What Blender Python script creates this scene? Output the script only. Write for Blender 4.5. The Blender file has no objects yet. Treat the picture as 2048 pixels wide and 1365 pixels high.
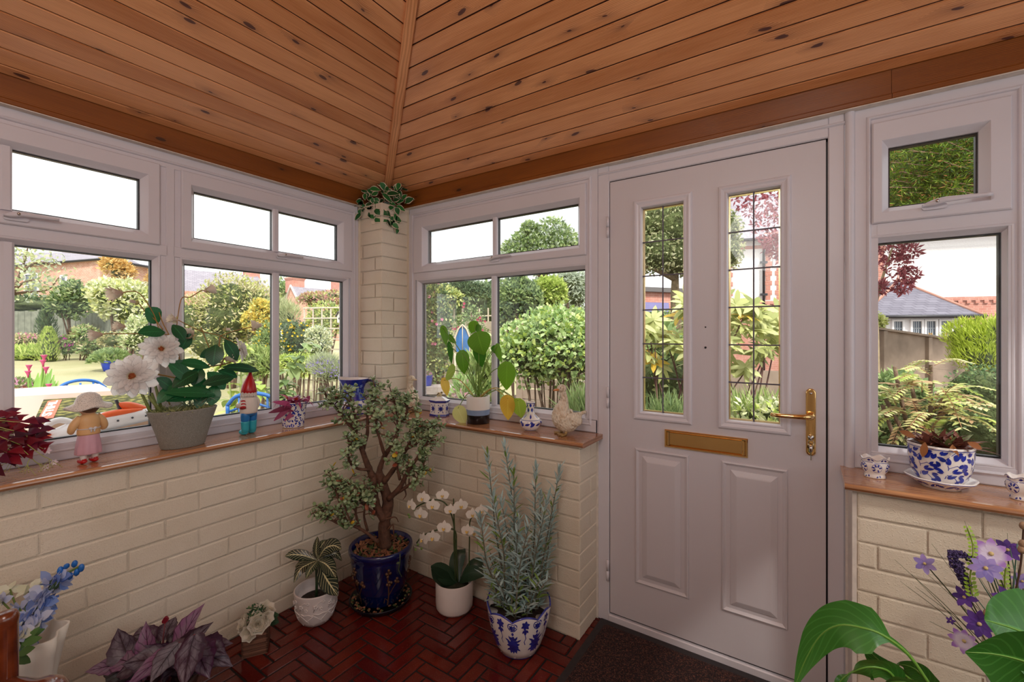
EXPO=0.42; SKY=1.25; SUN=3.0; FILL=24.0
import bpy, math, random
from mathutils import Vector as V, Matrix
PI=math.pi; sin=math.sin; cos=math.cos
RN=random.Random(11)
SC=bpy.context.scene; COL=SC.collection
def rd(a,b): return RN.uniform(a,b)
def srgb(h):
    o=[]
    for i in (0,2,4):
        c=int(h[i:i+2],16)/255.0
        o.append(c/12.92 if c<=.04045 else ((c+.055)/1.055)**2.4)
    return (o[0],o[1],o[2],1.0)
# ---------------------------------------------------------------- camera
FPX=881.0; HY=668.5; YAW=math.atan2(586,881)
CAM=V((2.26,-1.9257,1.317))
RGT=V((cos(YAW),sin(YAW),0)); FWD=V((-sin(YAW),cos(YAW),0))
def at(px,py,dist):
    "world point seen at a photo position, dist metres in front of the viewpoint"
    return CAM+FWD*dist+RGT*((px-1024)/FPX*dist)+V((0,0,(HY-py)/FPX*dist))
# ---------------------------------------------------------------- mesh builder
class MB:
    def __init__(s): s.v=[]; s.f=[]; s.m=[]; s.uv=[]; s.s=[]
    def add(s,verts):
        b=len(s.v); s.v.extend([tuple(p) for p in verts]); return b
    def face(s,ix,m=0,uv=None,sm=True):
        s.f.append(tuple(ix)); s.m.append(m); s.s.append(sm); s.uv.append(uv or [(0,0)]*len(ix))
    def poly(s,pts,m=0,uv=None,sm=False):
        b=s.add(pts); s.face(range(b,b+len(pts)),m,uv,sm)
    def box(s,x0,x1,y0,y1,z0,z1,m=0,M=None):
        p=[V((x,y,z)) for z in (z0,z1) for y in (y0,y1) for x in (x0,x1)]
        if M: p=[M(*q) if callable(M) else M@q for q in p]
        b=s.add(p)
        d=(x1-x0,y1-y0,z1-z0); k=max(range(3),key=lambda i:d[i])
        for q in ((0,2,3,1),(4,5,7,6),(0,1,5,4),(2,6,7,3),(0,4,6,2),(1,3,7,5)):
            uv=[]
            for i in q:
                c=((i&1)*d[0],(i>>1&1)*d[1],(i>>2&1)*d[2])
                o=[c[j] for j in range(3) if j!=k]
                uv.append((c[k],o[0]+o[1]))
            s.face([b+i for i in q],m,uv,False)
    def grid(s,rows,m=0,closed=False,uvs=None,sm=True):
        n=len(rows[0]); b=s.add([p for r in rows for p in r])
        for i in range(len(rows)-1):
            for j in range(n if closed else n-1):
                k=(j+1)%n
                q=(b+i*n+j,b+i*n+k,b+(i+1)*n+k,b+(i+1)*n+j)
                if uvs: uv=[uvs(i,j),uvs(i,j+1),uvs(i+1,j+1),uvs(i+1,j)]
                else: uv=[(j/n,i/(len(rows)-1)),((j+1)/n,i/(len(rows)-1)),((j+1)/n,(i+1)/(len(rows)-1)),(j/n,(i+1)/(len(rows)-1))]
                s.face(q,m,uv,sm)
        return b
    def tube(s,path,rad,n=6,m=0,cap=True):
        P=[V(p) for p in path]
        if not hasattr(rad,'__len__'): rad=[rad]*len(P)
        rows=[]; u=None; L=0
        for i,p in enumerate(P):
            t=(P[min(i+1,len(P)-1)]-P[max(i-1,0)])
            if t.length<1e-9: t=V((0,0,1))
            t.normalize()
            if u is None: u=t.orthogonal().normalized()
            u=(u-t*u.dot(t))
            if u.length<1e-6: u=t.orthogonal()
            u.normalize(); w=t.cross(u)
            rows.append([p+(u*cos(2*PI*j/n)+w*sin(2*PI*j/n))*rad[i] for j in range(n)])
        b=s.grid(rows,m,True)
        if cap:
            s.face([b+j for j in range(n)][::-1],m)
            e=b+(len(P)-1)*n; s.face([e+j for j in range(n)],m)
    def lathe(s,prof,n=32,m=0,c=(0,0,0),sx=1,sy=1,fn=None,mf=None):
        rows=[]
        for i,(r,z) in enumerate(prof):
            row=[]
            for j in range(n):
                a=2*PI*j/n; rr,zz=(fn(a,r,z,i) if fn else (r,z))
                row.append(V((c[0]+cos(a)*rr*sx,c[1]+sin(a)*rr*sy,c[2]+zz)))
            rows.append(row)
        k=len(s.f); b=s.grid(rows,m,True)
        if mf:
            for q in range(k,len(s.f)): s.m[q]=mf((q-k)//n)
        if prof[0][0]>1e-6: s.face([b+j for j in range(n)][::-1],s.m[k],None,False)
        if prof[-1][0]>1e-6:
            e=b+(len(prof)-1)*n; s.face([e+j for j in range(n)],s.m[-1],None,False)
    def ball(s,c,r,m=0,n=10,k=7,M=None,fn=None):
        if not hasattr(r,'__len__'): r=(r,r,r)
        rows=[]
        for i in range(k+1):
            t=-PI/2+PI*i/k; row=[]
            for j in range(n):
                a=2*PI*j/n; d=V((cos(t)*cos(a),cos(t)*sin(a),sin(t)))
                q=V((d.x*r[0],d.y*r[1],d.z*r[2]))
                if fn: q=q*fn(d)
                if M: q=M@q
                row.append(V(c)+q)
            rows.append(row)
        s.grid(rows,m,True)
    def leaf(s,base,d,up,L,W,m=0,n=4,droop=0.0,fold=.15,shape=0,tw=0.0):
        "leaf blade: UV u = along, v = across (0..1)"
        p=V(base); d=V(d).normalized(); up=V(up); rows=[]
        if shape==1: p=p-d*L*.13
        for i in range(n+1):
            t=i/n
            side=d.cross(up)
            if side.length<1e-4: side=d.orthogonal()
            side.normalize(); nn=side.cross(d).normalized()
            if shape==0: w=sin(PI*min(1,t*.96+.02))**.8
            elif shape==1: k_=t*8; h_=(.30,.80,.97,1.0,.94,.80,.60,.32,0); i_=min(7,int(k_)); w=h_[i_]*(1-(k_-i_))+h_[i_+1]*(k_-i_)   # heart
            elif shape==2: w=min(1,t*3+.1)**.7*(1-t**3)**.6                  # obovate
            elif shape==3: w=(1-t)**.5*min(1,t*5+.25)                      # strap
            elif shape==5: w=min(1,t*1.9+.18)**.9*(1-max(0,t-.55)**2*4.6)**.6 if t<1 else .12  # rounded petal
            else: w=max(0,sin(PI*t**.7))**.9
            w*=W*.5
            rows.append([p-side*w+nn*w*fold,p.copy(),p+side*w+nn*w*fold])
            p=p+d*(L/n); d=(d-nn*(droop/n)+side*(tw/n)).normalized()
        s.grid(rows,m,False,lambda i,j:(i/n,j/2))
    def quad(s,c,d,nrm,L,W,m=0):
        d=V(d).normalized(); sd=d.cross(V(nrm))
        if sd.length<1e-4: sd=d.orthogonal()
        sd.normalize(); c=V(c); nn=sd.cross(d)
        b=s.add([c,c+d*L*.45+sd*W*.5+nn*W*.12,c+d*L,c+d*L*.45-sd*W*.5+nn*W*.12])
        s.face((b,b+1,b+2),m,[(0,.5),(.45,1),(1,.5)],True); s.face((b,b+2,b+3),m,[(0,.5),(1,.5),(.45,0)],True)
    def ring(s,P,u0,u1,v0,v1,prof,m=0,sm=False):
        "mitred frame: prof = (inset, depth) points from the outer edge inwards; P(u,v,d)->world"
        rows=[]
        for ins,dp in prof:
            rows.append([P(u0+ins,v0+ins,dp),P(u1-ins,v0+ins,dp),P(u1-ins,v1-ins,dp),P(u0+ins,v1-ins,dp)])
        for i in range(len(rows)-1):
            for j in range(4):
                k=(j+1)%4; s.poly([rows[i][j],rows[i][k],rows[i+1][k],rows[i+1][j]],m,None,sm)
    def build(s,name,mats,parent=None,loc=None,auto=None):
        me=bpy.data.meshes.new(name); me.from_pydata(s.v,[],s.f)
        me.polygons.foreach_set('material_index',s.m); me.polygons.foreach_set('use_smooth',s.s)
        uv=me.uv_layers.new(name='UVMap'); fl=[c for f in s.uv for p in f for c in p]
        uv.data.foreach_set('uv',fl)
        for q in (mats if isinstance(mats,(list,tuple)) else [mats]): me.materials.append(q)
        me.validate(); me.update()
        o=bpy.data.objects.new(name,me); COL.objects.link(o)
        if loc is not None: o.location=loc
        if parent is not None: o.parent=parent
        return o
def thing(name,label,cat,loc=(0,0,0),group=None,rz=0):
    o=bpy.data.objects.new(name,None); COL.objects.link(o); o.location=loc; o.rotation_euler=(0,0,rz); o.empty_display_size=.05
    return tag(o,label,cat,group)
def tag(o,label,cat,group=None,kind=None):
    o['label']=label; o['category']=cat
    if group: o['group']=group
    if kind: o['kind']=kind
    return o
def struct(o): o['kind']='structure'; return o
def sempty(name):
    o=bpy.data.objects.new(name,None); COL.objects.link(o); o['kind']='structure'; return o
def dup(root,loc,rz=0,label=None,scale=None):
    r=root.copy(); COL.objects.link(r); r.location=loc; r.rotation_euler=(0,0,rz)
    if label: r['label']=label
    if scale: r.scale=(scale,)*3
    for ch in list(root.children):
        c=ch.copy(); COL.objects.link(c); c.parent=r
        for g in ch.children:
            d=g.copy(); COL.objects.link(d); d.parent=c
    return r
# ---------------------------------------------------------------- materials
def newmat(name):
    m=bpy.data.materials.new(name); m.use_nodes=True
    nt=m.node_tree; b=nt.nodes['Principled BSDF']; return m,nt,b
def N(nt,t,**kw):
    n=nt.nodes.new(t)
    for k,v in kw.items():
        if k in n.inputs.keys() if isinstance(k,str) else False: n.inputs[k].default_value=v
        else: setattr(n,k,v)
    return n
def setin(n,**kw):
    for k,v in kw.items(): n.inputs[k.replace('_',' ')].default_value=v
def ramp(nt,fac,stops):
    r=nt.nodes.new('ShaderNodeValToRGB'); e=r.color_ramp.elements
    while len(e)<len(stops): e.new(.5)
    for i,(p,c) in enumerate(stops): e[i].position=p; e[i].color=c
    nt.links.new(fac,r.inputs[0]); return r.outputs[0]
def mixc(nt,fac,a,b,mode='MIX'):
    n=nt.nodes.new('ShaderNodeMix'); n.data_type='RGBA'; n.blend_type=mode
    for i,x in ((0,fac),(6,a),(7,b)):
        if isinstance(x,(float,int)): n.inputs[i].default_value=x
        elif isinstance(x,tuple): n.inputs[i].default_value=x
        else: nt.links.new(x,n.inputs[i])
    return n.outputs[2]
def math_(nt,op,a,b=None,c=None):
    n=nt.nodes.new('ShaderNodeMath'); n.operation=op
    for i,x in enumerate((a,b,c)):
        if x is None: continue
        if isinstance(x,(float,int)): n.inputs[i].default_value=x
        else: nt.links.new(x,n.inputs[i])
    return n.outputs[0]
def noise(nt,scale,detail=3,vec=None,rough=.55):
    n=nt.nodes.new('ShaderNodeTexNoise'); setin(n,Scale=scale,Detail=detail,Roughness=rough)
    if vec is not None: nt.links.new(vec,n.inputs['Vector'])
    return n.outputs['Fac']
def objco(nt): return nt.nodes.new('ShaderNodeTexCoord').outputs['Object']
def scalev(nt,vec,sc,off=None):
    n=nt.nodes.new('ShaderNodeMapping'); n.inputs['Scale'].default_value=sc; nt.links.new(vec,n.inputs['Vector'])
    if off is not None: nt.links.new(off,n.inputs['Location'])
    return n.outputs[0]
def bump(nt,b,h,strength=.3,dist=.002):
    n=nt.nodes.new('ShaderNodeBump'); setin(n,Strength=strength,Distance=dist); nt.links.new(h,n.inputs['Height']); nt.links.new(n.outputs[0],b.inputs['Normal'])
MC={}
def mat(name,col,rough=.5,var=0.0,vs=6.0,bs=0,bst=.3,bd=.002,metal=0,spec=.5,coat=0):
    "plain procedural material: colour with a little noise variation and optional grain bump"
    if name in MC: return MC[name]
    m,nt,b=newmat(name); c=srgb(col) if isinstance(col,str) else col
    setin(b,Roughness=rough,Metallic=metal); b.inputs['Specular IOR Level'].default_value=spec
    if coat: b.inputs['Coat Weight'].default_value=coat; b.inputs['Coat Roughness'].default_value=.08
    if var:
        f=noise(nt,vs,4,objco(nt)); d=tuple(x*(1-var) for x in c[:3])+(1,); l=tuple(min(1,x*(1+var)) for x in c[:3])+(1,)
        nt.links.new(ramp(nt,f,[(.3,d),(.7,l)]),b.inputs['Base Color'])
    else: b.inputs['Base Color'].default_value=c
    if bs: bump(nt,b,noise(nt,bs,3,objco(nt)),bst,bd)
    MC[name]=m; return m
def leafmat(name,c1,c2,c3=None,rough=.45,trans=.3,vein=0,pattern=None,spec=.4):
    "leaf colours picked per leaf"
    if name in MC: return MC[name]
    m,nt,b=newmat(name); g=nt.nodes.new('ShaderNodeNewGeometry'); rnd=g.outputs['Random Per Island']
    st=[(0,srgb(c1)),(1,srgb(c2))] if not c3 else [(0,srgb(c1)),(.5,srgb(c2)),(1,srgb(c3))]
    col=ramp(nt,rnd,st); uvn=nt.nodes.new('ShaderNodeTexCoord'); 
    if pattern: col=pattern(nt,uvn.outputs['UV'],col)
    elif vein:
        sp=nt.nodes.new('ShaderNodeSeparateXYZ'); nt.links.new(uvn.outputs['UV'],sp.inputs[0])
        av=math_(nt,'ABSOLUTE',math_(nt,'SUBTRACT',sp.outputs[1],.5))
        w=math_(nt,'SINE',math_(nt,'MULTIPLY',math_(nt,'SUBTRACT',sp.outputs[0],math_(nt,'MULTIPLY',av,.6)),60.0))
        col=mixc(nt,math_(nt,'MULTIPLY',math_(nt,'GREATER_THAN',w,.8),vein),col,tuple(min(1,x*1.6+.02) for x in srgb(c2)[:3])+(1,))
        col=mixc(nt,math_(nt,'MULTIPLY',math_(nt,'LESS_THAN',av,.03),min(1,vein*1.6)),col,tuple(min(1,x*2+.03) for x in srgb(c2)[:3])+(1,))
    nt.links.new(col,b.inputs['Base Color']); setin(b,Roughness=rough); b.inputs['Specular IOR Level'].default_value=spec
    if trans:
        t=nt.nodes.new('ShaderNodeBsdfTranslucent'); nt.links.new(col,t.inputs[0])
        x=nt.nodes.new('ShaderNodeMixShader'); x.inputs[0].default_value=trans
        nt.links.new(b.outputs[0],x.inputs[1]); nt.links.new(t.outputs[0],x.inputs[2])
        nt.links.new(x.outputs[0],nt.nodes['Material Output'].inputs[0])
    MC[name]=m; return m
def woodmat(name,c_lo,c_hi,c_knot,rough=.35,knots=1.0,grain=55.0,coat=0.0,along=1.6):
    "stained pine: UV u runs along the board in metres, every board its own piece of timber"
    m,nt,b=newmat(name); uv=nt.nodes.new('ShaderNodeTexCoord').outputs['UV']
    g=nt.nodes.new('ShaderNodeNewGeometry'); rnd=g.outputs['Random Per Island']
    cb=nt.nodes.new('ShaderNodeCombineXYZ')
    nt.links.new(math_(nt,'MULTIPLY',rnd,37.0),cb.inputs[0]); nt.links.new(math_(nt,'MULTIPLY',rnd,11.0),cb.inputs[1])
    base=nt.nodes.new('ShaderNodeVectorMath'); base.operation='ADD'; nt.links.new(uv,base.inputs[0]); nt.links.new(cb.outputs[0],base.inputs[1]); P=base.outputs[0]
    kv=nt.nodes.new('ShaderNodeTexVoronoi'); kv.feature='F1'; kv.voronoi_dimensions='2D'; setin(kv,Scale=1.0); nt.links.new(scalev(nt,P,(6.0,16.0,1)),kv.inputs['Vector'])
    sp=nt.nodes.new('ShaderNodeSeparateColor'); nt.links.new(kv.outputs['Color'],sp.inputs[0])
    on=math_(nt,'LESS_THAN',sp.outputs[0],.13*knots)
    kd=math_(nt,'ADD',kv.outputs['Distance'],math_(nt,'MULTIPLY',math_(nt,'SUBTRACT',1.0,on),5.0))
    near=math_(nt,'DIVIDE',.02,math_(nt,'ADD',math_(nt,'MULTIPLY',kd,kd),.03))
    lo=noise(nt,1.0,2,scalev(nt,P,(along,9.0,1)))
    sep=nt.nodes.new('ShaderNodeSeparateXYZ'); nt.links.new(P,sep.inputs[0])
    ph=math_(nt,'ADD',math_(nt,'MULTIPLY',sep.outputs[1],grain*6.0),math_(nt,'ADD',math_(nt,'MULTIPLY',lo,30.0),math_(nt,'MULTIPLY',near,22.0)))
    s=math_(nt,'ADD',math_(nt,'MULTIPLY',math_(nt,'SINE',ph),.5),.5)
    fine=noise(nt,1.0,3,scalev(nt,P,(6.0,260.0,1)))
    tone=math_(nt,'ADD',math_(nt,'MULTIPLY',s,.26),math_(nt,'ADD',math_(nt,'MULTIPLY',fine,.36),math_(nt,'MULTIPLY',rnd,.38)))
    lo2=noise(nt,1.0,3,scalev(nt,P,(2.2,14.0,1)))
    tone=math_(nt,'ADD',tone,math_(nt,'MULTIPLY',math_(nt,'SUBTRACT',lo2,.5),.5))
    col=ramp(nt,tone,[(.22,srgb(c_lo)),(.78,srgb(c_hi))])
    stain=math_(nt,'MULTIPLY',math_(nt,'MULTIPLY',near,1.2),noise(nt,1.0,3,scalev(nt,P,(5.0,60.0,1))))
    st=nt.nodes.new('ShaderNodeMath'); st.operation='MINIMUM'; nt.links.new(stain,st.inputs[0]); st.inputs[1].default_value=.55
    col=mixc(nt,st.outputs[0],col,srgb(c_knot))
    kk=math_(nt,'LESS_THAN',kd,math_(nt,'ADD',.03,math_(nt,'MULTIPLY',sp.outputs[1],.10)))
    col=mixc(nt,math_(nt,'MULTIPLY',kk,.78),col,srgb(c_knot))
    nt.links.new(col,b.inputs['Base Color']); setin(b,Roughness=rough)
    if coat: b.inputs['Coat Weight'].default_value=coat; b.inputs['Coat Roughness'].default_value=.12
    bump(nt,b,s,.06,.0015)
    MC[name]=m; return m
def glassmat(name,tint=(1,1,1,1),gloss=.5):
    m,nt,b=newmat(name); nt.nodes.remove(b); out=nt.nodes['Material Output']
    t=nt.nodes.new('ShaderNodeBsdfTransparent'); t.inputs[0].default_value=tint
    g=nt.nodes.new('ShaderNodeBsdfGlossy'); g.inputs['Roughness'].default_value=.0
    fr=nt.nodes.new('ShaderNodeFresnel'); fr.inputs['IOR'].default_value=1.45
    x=nt.nodes.new('ShaderNodeMixShader'); nt.links.new(math_(nt,'MULTIPLY',fr.outputs[0],gloss),x.inputs[0])
    nt.links.new(t.outputs[0],x.inputs[1]); nt.links.new(g.outputs[0],x.inputs[2]); nt.links.new(x.outputs[0],out.inputs[0])
    MC[name]=m; return m
# ================================================================ SETTING
cd=bpy.data.cameras.new('camera'); cam=bpy.data.objects.new('camera',cd); COL.objects.link(cam); SC.camera=cam
cd.sensor_width=36; cd.lens=36*FPX/2048; cd.shift_y=(HY-682.5)/2048; cd.clip_start=.05; cd.clip_end=300
cam.location=CAM; cam.rotation_euler=(PI/2,0,YAW)
vs=SC.view_settings; vs.view_transform='Standard'; vs.look='None'; vs.gamma=1; vs.exposure=EXPO; vs.use_curve_mapping=False
w=bpy.data.worlds.new('overcast_sky'); SC.world=w; w.use_nodes=True; nt=w.node_tree; bg=nt.nodes['Background']
tc=nt.nodes.new('ShaderNodeTexCoord'); cl=noise(nt,2.2,4,scalev(nt,tc.outputs['Generated'],(1,1,2.5)))
nt.links.new(ramp(nt,cl,[(.3,(.93,.96,1,1)),(.65,(1,1,1,1))]),bg.inputs[0]); bg.inputs[1].default_value=SKY
def lamp(name,kind,e,loc,rot,size=1,col=(1,1,1),sy=None):
    l=bpy.data.lights.new(name,kind); l.energy=e; l.color=col
    if kind=='AREA':
        l.size=size
        if sy: l.shape='RECTANGLE'; l.size_y=sy
    if kind=='SUN': l.angle=size
    o=bpy.data.objects.new(name,l); COL.objects.link(o); o.location=loc; o.rotation_euler=rot; return o
sd=V((-.62,.55,-.95)).normalized()          # hazy sun from behind the viewer
lamp('sun','SUN',SUN,(4,-6,9),sd.to_track_quat('-Z','Y').to_euler(),.14,(1,.95,.86))
pl_=lamp('room_fill_light','POINT',FILL,(2.0,-2.3,2.15),(0,0,0),.5,(1,.96,.94)); pl_.data.shadow_soft_size=.3  # unseen point light added to brighten the interior
PF=lambda u,v,d:V((u,d,v))        # front wall: u = x, d = outwards
PL=lambda u,v,d:V((-d,u,v))       # left wall: u = y, d = outwards
# paint, plastic, metal
M_brick,nt,b=newmat('cream_masonry_paint'); oc=objco(nt)
nt.links.new(ramp(nt,noise(nt,3.0,4,oc),[(.3,srgb('d6c8b2')),(.7,srgb('e4d8c6'))]),b.inputs['Base Color']); setin(b,Roughness=.6)
pm=ramp(nt,noise(nt,210,2,oc),[(.52,(0,0,0,1)),(.74,(1,1,1,1))]); h=math_(nt,'ADD',math_(nt,'MULTIPLY',pm,.7),math_(nt,'MULTIPLY',noise(nt,26,3,oc),.9)); bump(nt,b,h,.42,.004)
M_upvc=mat('white_plastic_frame',(.655,.625,.675,1),.32,.03,3)
M_door,nt,b=newmat('white_door_skin'); oc=objco(nt)
b.inputs['Base Color'].default_value=(.605,.565,.60,1); setin(b,Roughness=.38)
bump(nt,b,noise(nt,1,3,scalev(nt,oc,(420,420,14))),.22,.0012)
M_gask=mat('black_gasket','14121a',.5)
M_brass=mat('polished_brass',(.80,.56,.24,1),.06,metal=1)
M_gold=mat('gold_spacer_bar',(.75,.58,.30,1),.25,metal=1)
M_lead=mat('dark_lead_strip','5a5560',.5)
M_steel=mat('bright_steel',(.6,.58,.55,1),.2,metal=1)
M_seal=mat('white_silicone_seal','d8cec4',.6,.1,40)
M_glass=glassmat('window_glass',(.99,1,.995,1),.45)
M_ceil=woodmat('stained_pine_boards','b66e3c','f2b07c','32182a',.30,1.7,230,.3)
M_fasc=woodmat('dark_pine_fascia','622e08','905218','240c06',.4,1.0,200,.2)
M_sill=woodmat('varnished_hardwood','8a5432','bd8a62','6a3c20',.16,.0,60,.6)
M_groove=mat('dark_board_groove','3c1806',.7)
# ---- floor: herringbone tiles
mb=MB(); W=.0565; n=3; g=.0040
mb.box(-.1,4.2,-4.2,.02,-.05,-.004,1)
def tile(x0,x1,y0,y1):
    if x1<.18 or x0>3.5 or y0>.01 or y1<-3.3: return
    x0=max(x0,.17);y1=min(y1,-.0)
    if x1-x0<.012 or y1-y0<.012: return
    e=.0022; z=rd(-.0008,.0006)
    o=[(x0+g,y0+g),(x1-g,y0+g),(x1-g,y1-g),(x0+g,y1-g)]; i=[(x0+g+e,y0+g+e),(x1-g-e,y0+g+e),(x1-g-e,y1-g-e),(x0+g+e,y1-g-e)]
    b=mb.add([(p[0],p[1],-.004) for p in o]+[(p[0],p[1],z+rd(-.0003,.0003)) for p in i])
    for k in range(4): mb.face((b+k,b+(k+1)%4,b+4+(k+1)%4,b+4+k),0,None,False)
    mb.face((b+4,b+5,b+6,b+7),0,None,False)
ox,oy=.20,-.19
for t in range(-90,90):
    for k in range(-30,30):
        c=t+2*n*k; tile(ox+c*W,ox+(c+n)*W,oy-(t+1)*W,oy-t*W)
        c=t+n+2*n*k; tile(ox+c*W,ox+(c+1)*W,oy-(t+1)*W,oy-(t+1)*W+n*W)
M_tile,nt,b=newmat('red_quarry_tile'); gi=nt.nodes.new('ShaderNodeNewGeometry').outputs['Random Per Island']; oc=objco(nt)
c=ramp(nt,gi,[(0,srgb('571410')),(.5,srgb('6b1c12')),(1,srgb('7c2a16'))])
c=mixc(nt,noise(nt,14,5,oc),c,srgb('4d0f0e'))
sp=nt.nodes.new('ShaderNodeTexVoronoi'); setin(sp,Scale=240.0); nt.links.new(oc,sp.inputs['Vector'])
c=mixc(nt,math_(nt,'LESS_THAN',sp.outputs['Distance'],.13),c,srgb('a06a5c'))
nt.links.new(c,b.inputs['Base Color']); setin(b,Roughness=.16); bump(nt,b,noise(nt,60,3,oc),.12,.001)
struct(mb.build('floor',[M_tile,mat('dark_floor_grout','17100f',.8,.3,40)]))
# ---- brick walls
def bricks(mb,P,u0,u1,v0,v1,pitch,off,full=.225,base=.0,depth=.0015,hd=()):
    jt=.0055; e=.0045; k=0; v=base
    while v<v1-.005:
        a=max(v,v0); c=min(v+pitch-jt,v1)
        x=u0-full+((off+(full/2 if k%2 else 0))%full); 
        while x<u1:
            L=full*(2 if RN.random()<.28 else 1)
            p,q=max(x,u0),min(x+L-jt,u1)
            if q-p>.012 and c-a>.01:
                jit=[rd(-.0014,.0014) for _ in range(8)]; r=rd(-.0010,.0005)
                ins=[(p,a),(q,a),(q,c),(p,c)]; o=[P(uu,vv,depth) for uu,vv in ins]
                i=[P(p+e+jit[0],a+e+jit[1],r),P(q-e+jit[2],a+e+jit[3],r),P(q-e+jit[4],c-e+jit[5],r),P(p+e+jit[6],c-e+jit[7],r)]
                b=mb.add(o+i)
                for t in range(4): mb.face((b+t,b+(t+1)%4,b+4+(t+1)%4,b+4+t),0,None,False)
                mb.face((b+4,b+5,b+6,b+7),0,None,False)
            x+=L
        v+=pitch; k+=1
PITCH=.0757; ST=.832
P=lambda u,v,d:V((.20-d,u,v))
mb=MB(); bricks(mb,P,-3.3,-.19,0,ST,PITCH,.142,base=-.006); mb.box(-.08,.196,-3.3,.08,-.1,ST,0); struct(mb.build('wall_left',M_brick))
P=lambda u,v,d:V((u,-.19+d,v))
mb=MB(); bricks(mb,P,.2,1.454,0,ST,PITCH,.137,base=-.006)
bricks(mb,lambda u,v,d:V((1.454-d,u,v)),-.19,-.003,0,ST,PITCH,.12,base=-.006,depth=.004); mb.box(.19,1.4505,-.186,.08,-.1,ST,0); mb.box(1.447,1.462,-.006,.01,.0,ST,1)
struct(mb.build('wall_front',[M_brick,M_seal]))
mb=MB(); bricks(mb,P,2.397,3.6,0,ST,PITCH,.05,base=-.006,depth=.0008); mb.box(2.3935,3.6,-.186,.08,-.1,ST,0)
mb.box(2.383,2.3945,-.188,-.001,.0,ST,1); mb.box(2.377,2.384,-.02,.0,.0,ST,1)
struct(mb.build('wall_right',[M_brick,M_seal]))
mb=MB(); pp=.0797
bricks(mb,lambda u,v,d:V((u,-.205+d,v)),.002,.2,.85,2.09,pp,.03,.225,base=.818)
bricks(mb,lambda u,v,d:V((.2-d,u,v)),-.205,-.002,.85,2.09,pp,.095,.225,base=.818)
mb.box(-.07,.194,-.199,.07,.858,2.07,0); mb.box(-.07,.006,-.215,-.19,.858,2.09,0); mb.box(.19,.212,-.006,.07,.858,2.09,0); mb.box(-.07,.0,-.22,.07,2.06,2.20,0); mb.box(-.0,.215,.0,.07,2.06,2.20,0); struct(mb.build('wall_corner',M_brick))
mb=MB(); mb.box(-.08,3.5,-3.46,-3.3,-.1,2.9,0); struct(mb.build('wall_back',M_brick))
P=lambda u,v,d:V((3.42+d,u,v))
mb=MB(); bricks(mb,P,-3.3,-.0,0,ST,PITCH,.06,base=-.006); mb.box(3.426,3.6,-3.3,.08,-.1,ST,0); struct(mb.build('wall_side',M_brick))
# ---- sills (trim)
def sill(mb,P,u0,u1,d0,d1,z0,z1):
    # rounded nose towards the room at d0
    pr=[(d1,z0),(d0+.012,z0),(d0+.004,z0+.004),(d0,z0+.011),(d0+.001,z1-.006),(d0+.006,z1-.001),(d0+.014,z1),(d1,z1)]
    a=[P(u0,z,d) for d,z in pr]; c=[P(u1,z,d) for d,z in pr]; k=0
    for i in range(len(pr)-1):
        l=math.hypot(pr[i+1][0]-pr[i][0],pr[i+1][1]-pr[i][1]); q=len(mb.f)
        mb.poly([a[i],c[i],c[i+1],a[i+1]],0,[(u0,k),(u1,k),(u1,k+l),(u0,k+l)],False); k+=l
    mb.poly(a,0,[(d,z) for d,z in pr]); mb.poly(c,0,[(d,z) for d,z in pr])
mb=MB(); sill(mb,PL,-3.3,-.2,-.228,.03,ST+.001,.855); 
mb2=mb
sill(mb2,PF,.0,1.482,-.22,.03,ST+.001,.855)
struct(mb2.build('trim_1',M_sill))
mb=MB(); sill(mb,PF,2.362,3.6,-.225,.03,ST+.001,.855)
struct(mb.build('trim_2',M_sill))
# ---- windows
def wframe(P,u0,u1,v0,v1,name):
    root=sempty(name); return root
PR_FR=[(0,.05),(0,.004),(.004,0),(.052,0),(.06,.006),(.068,.026),(.068,.065),(0,.065)]
def bar(mb,P,u0,u1,v0,v1,d0,d1,m=0,ch=.004,vert=True):
    # bar with chamfered room-side edges
    if vert: pr=[(u0,d1),(u0,d0+ch),(u0+ch,d0),(u1-ch,d0),(u1,d0+ch),(u1,d1)]; A=[P(u,v0,d) for u,d in pr]; B=[P(u,v1,d) for u,d in pr]
    else: pr=[(v0,d1),(v0,d0+ch),(v0+ch,d0),(v1-ch,d0),(v1,d0+ch),(v1,d1)]; A=[P(u0,v,d) for v,d in pr]; B=[P(u1,v,d) for v,d in pr]
    for i in range(5): mb.poly([A[i],B[i],B[i+1],A[i+1]],m)
    mb.poly(A,m); mb.poly(B[::-1],m); mb.poly([A[0],B[0],B[5],A[5]],m)
def pane(P,u0,u1,v0,v1,d,parent,name='pane'):
    mb=MB(); a=P(u0,v0,d);c=P(u1,v1,d+.004)
    mb.box(min(a.x,c.x),max(a.x,c.x),min(a.y,c.y),max(a.y,c.y),min(a.z,c.z),max(a.z,c.z)); o=mb.build(name,M_glass,parent)
    mb=MB(); w=.011; mb.ring(P,u0-.002,u1+.002,v0-.002,v1+.002,[(0,d+.005),(w,d+.005),(w,d+.024),(0,d+.024)],0); mb.build('gasket',M_gask,o); return o
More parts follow.
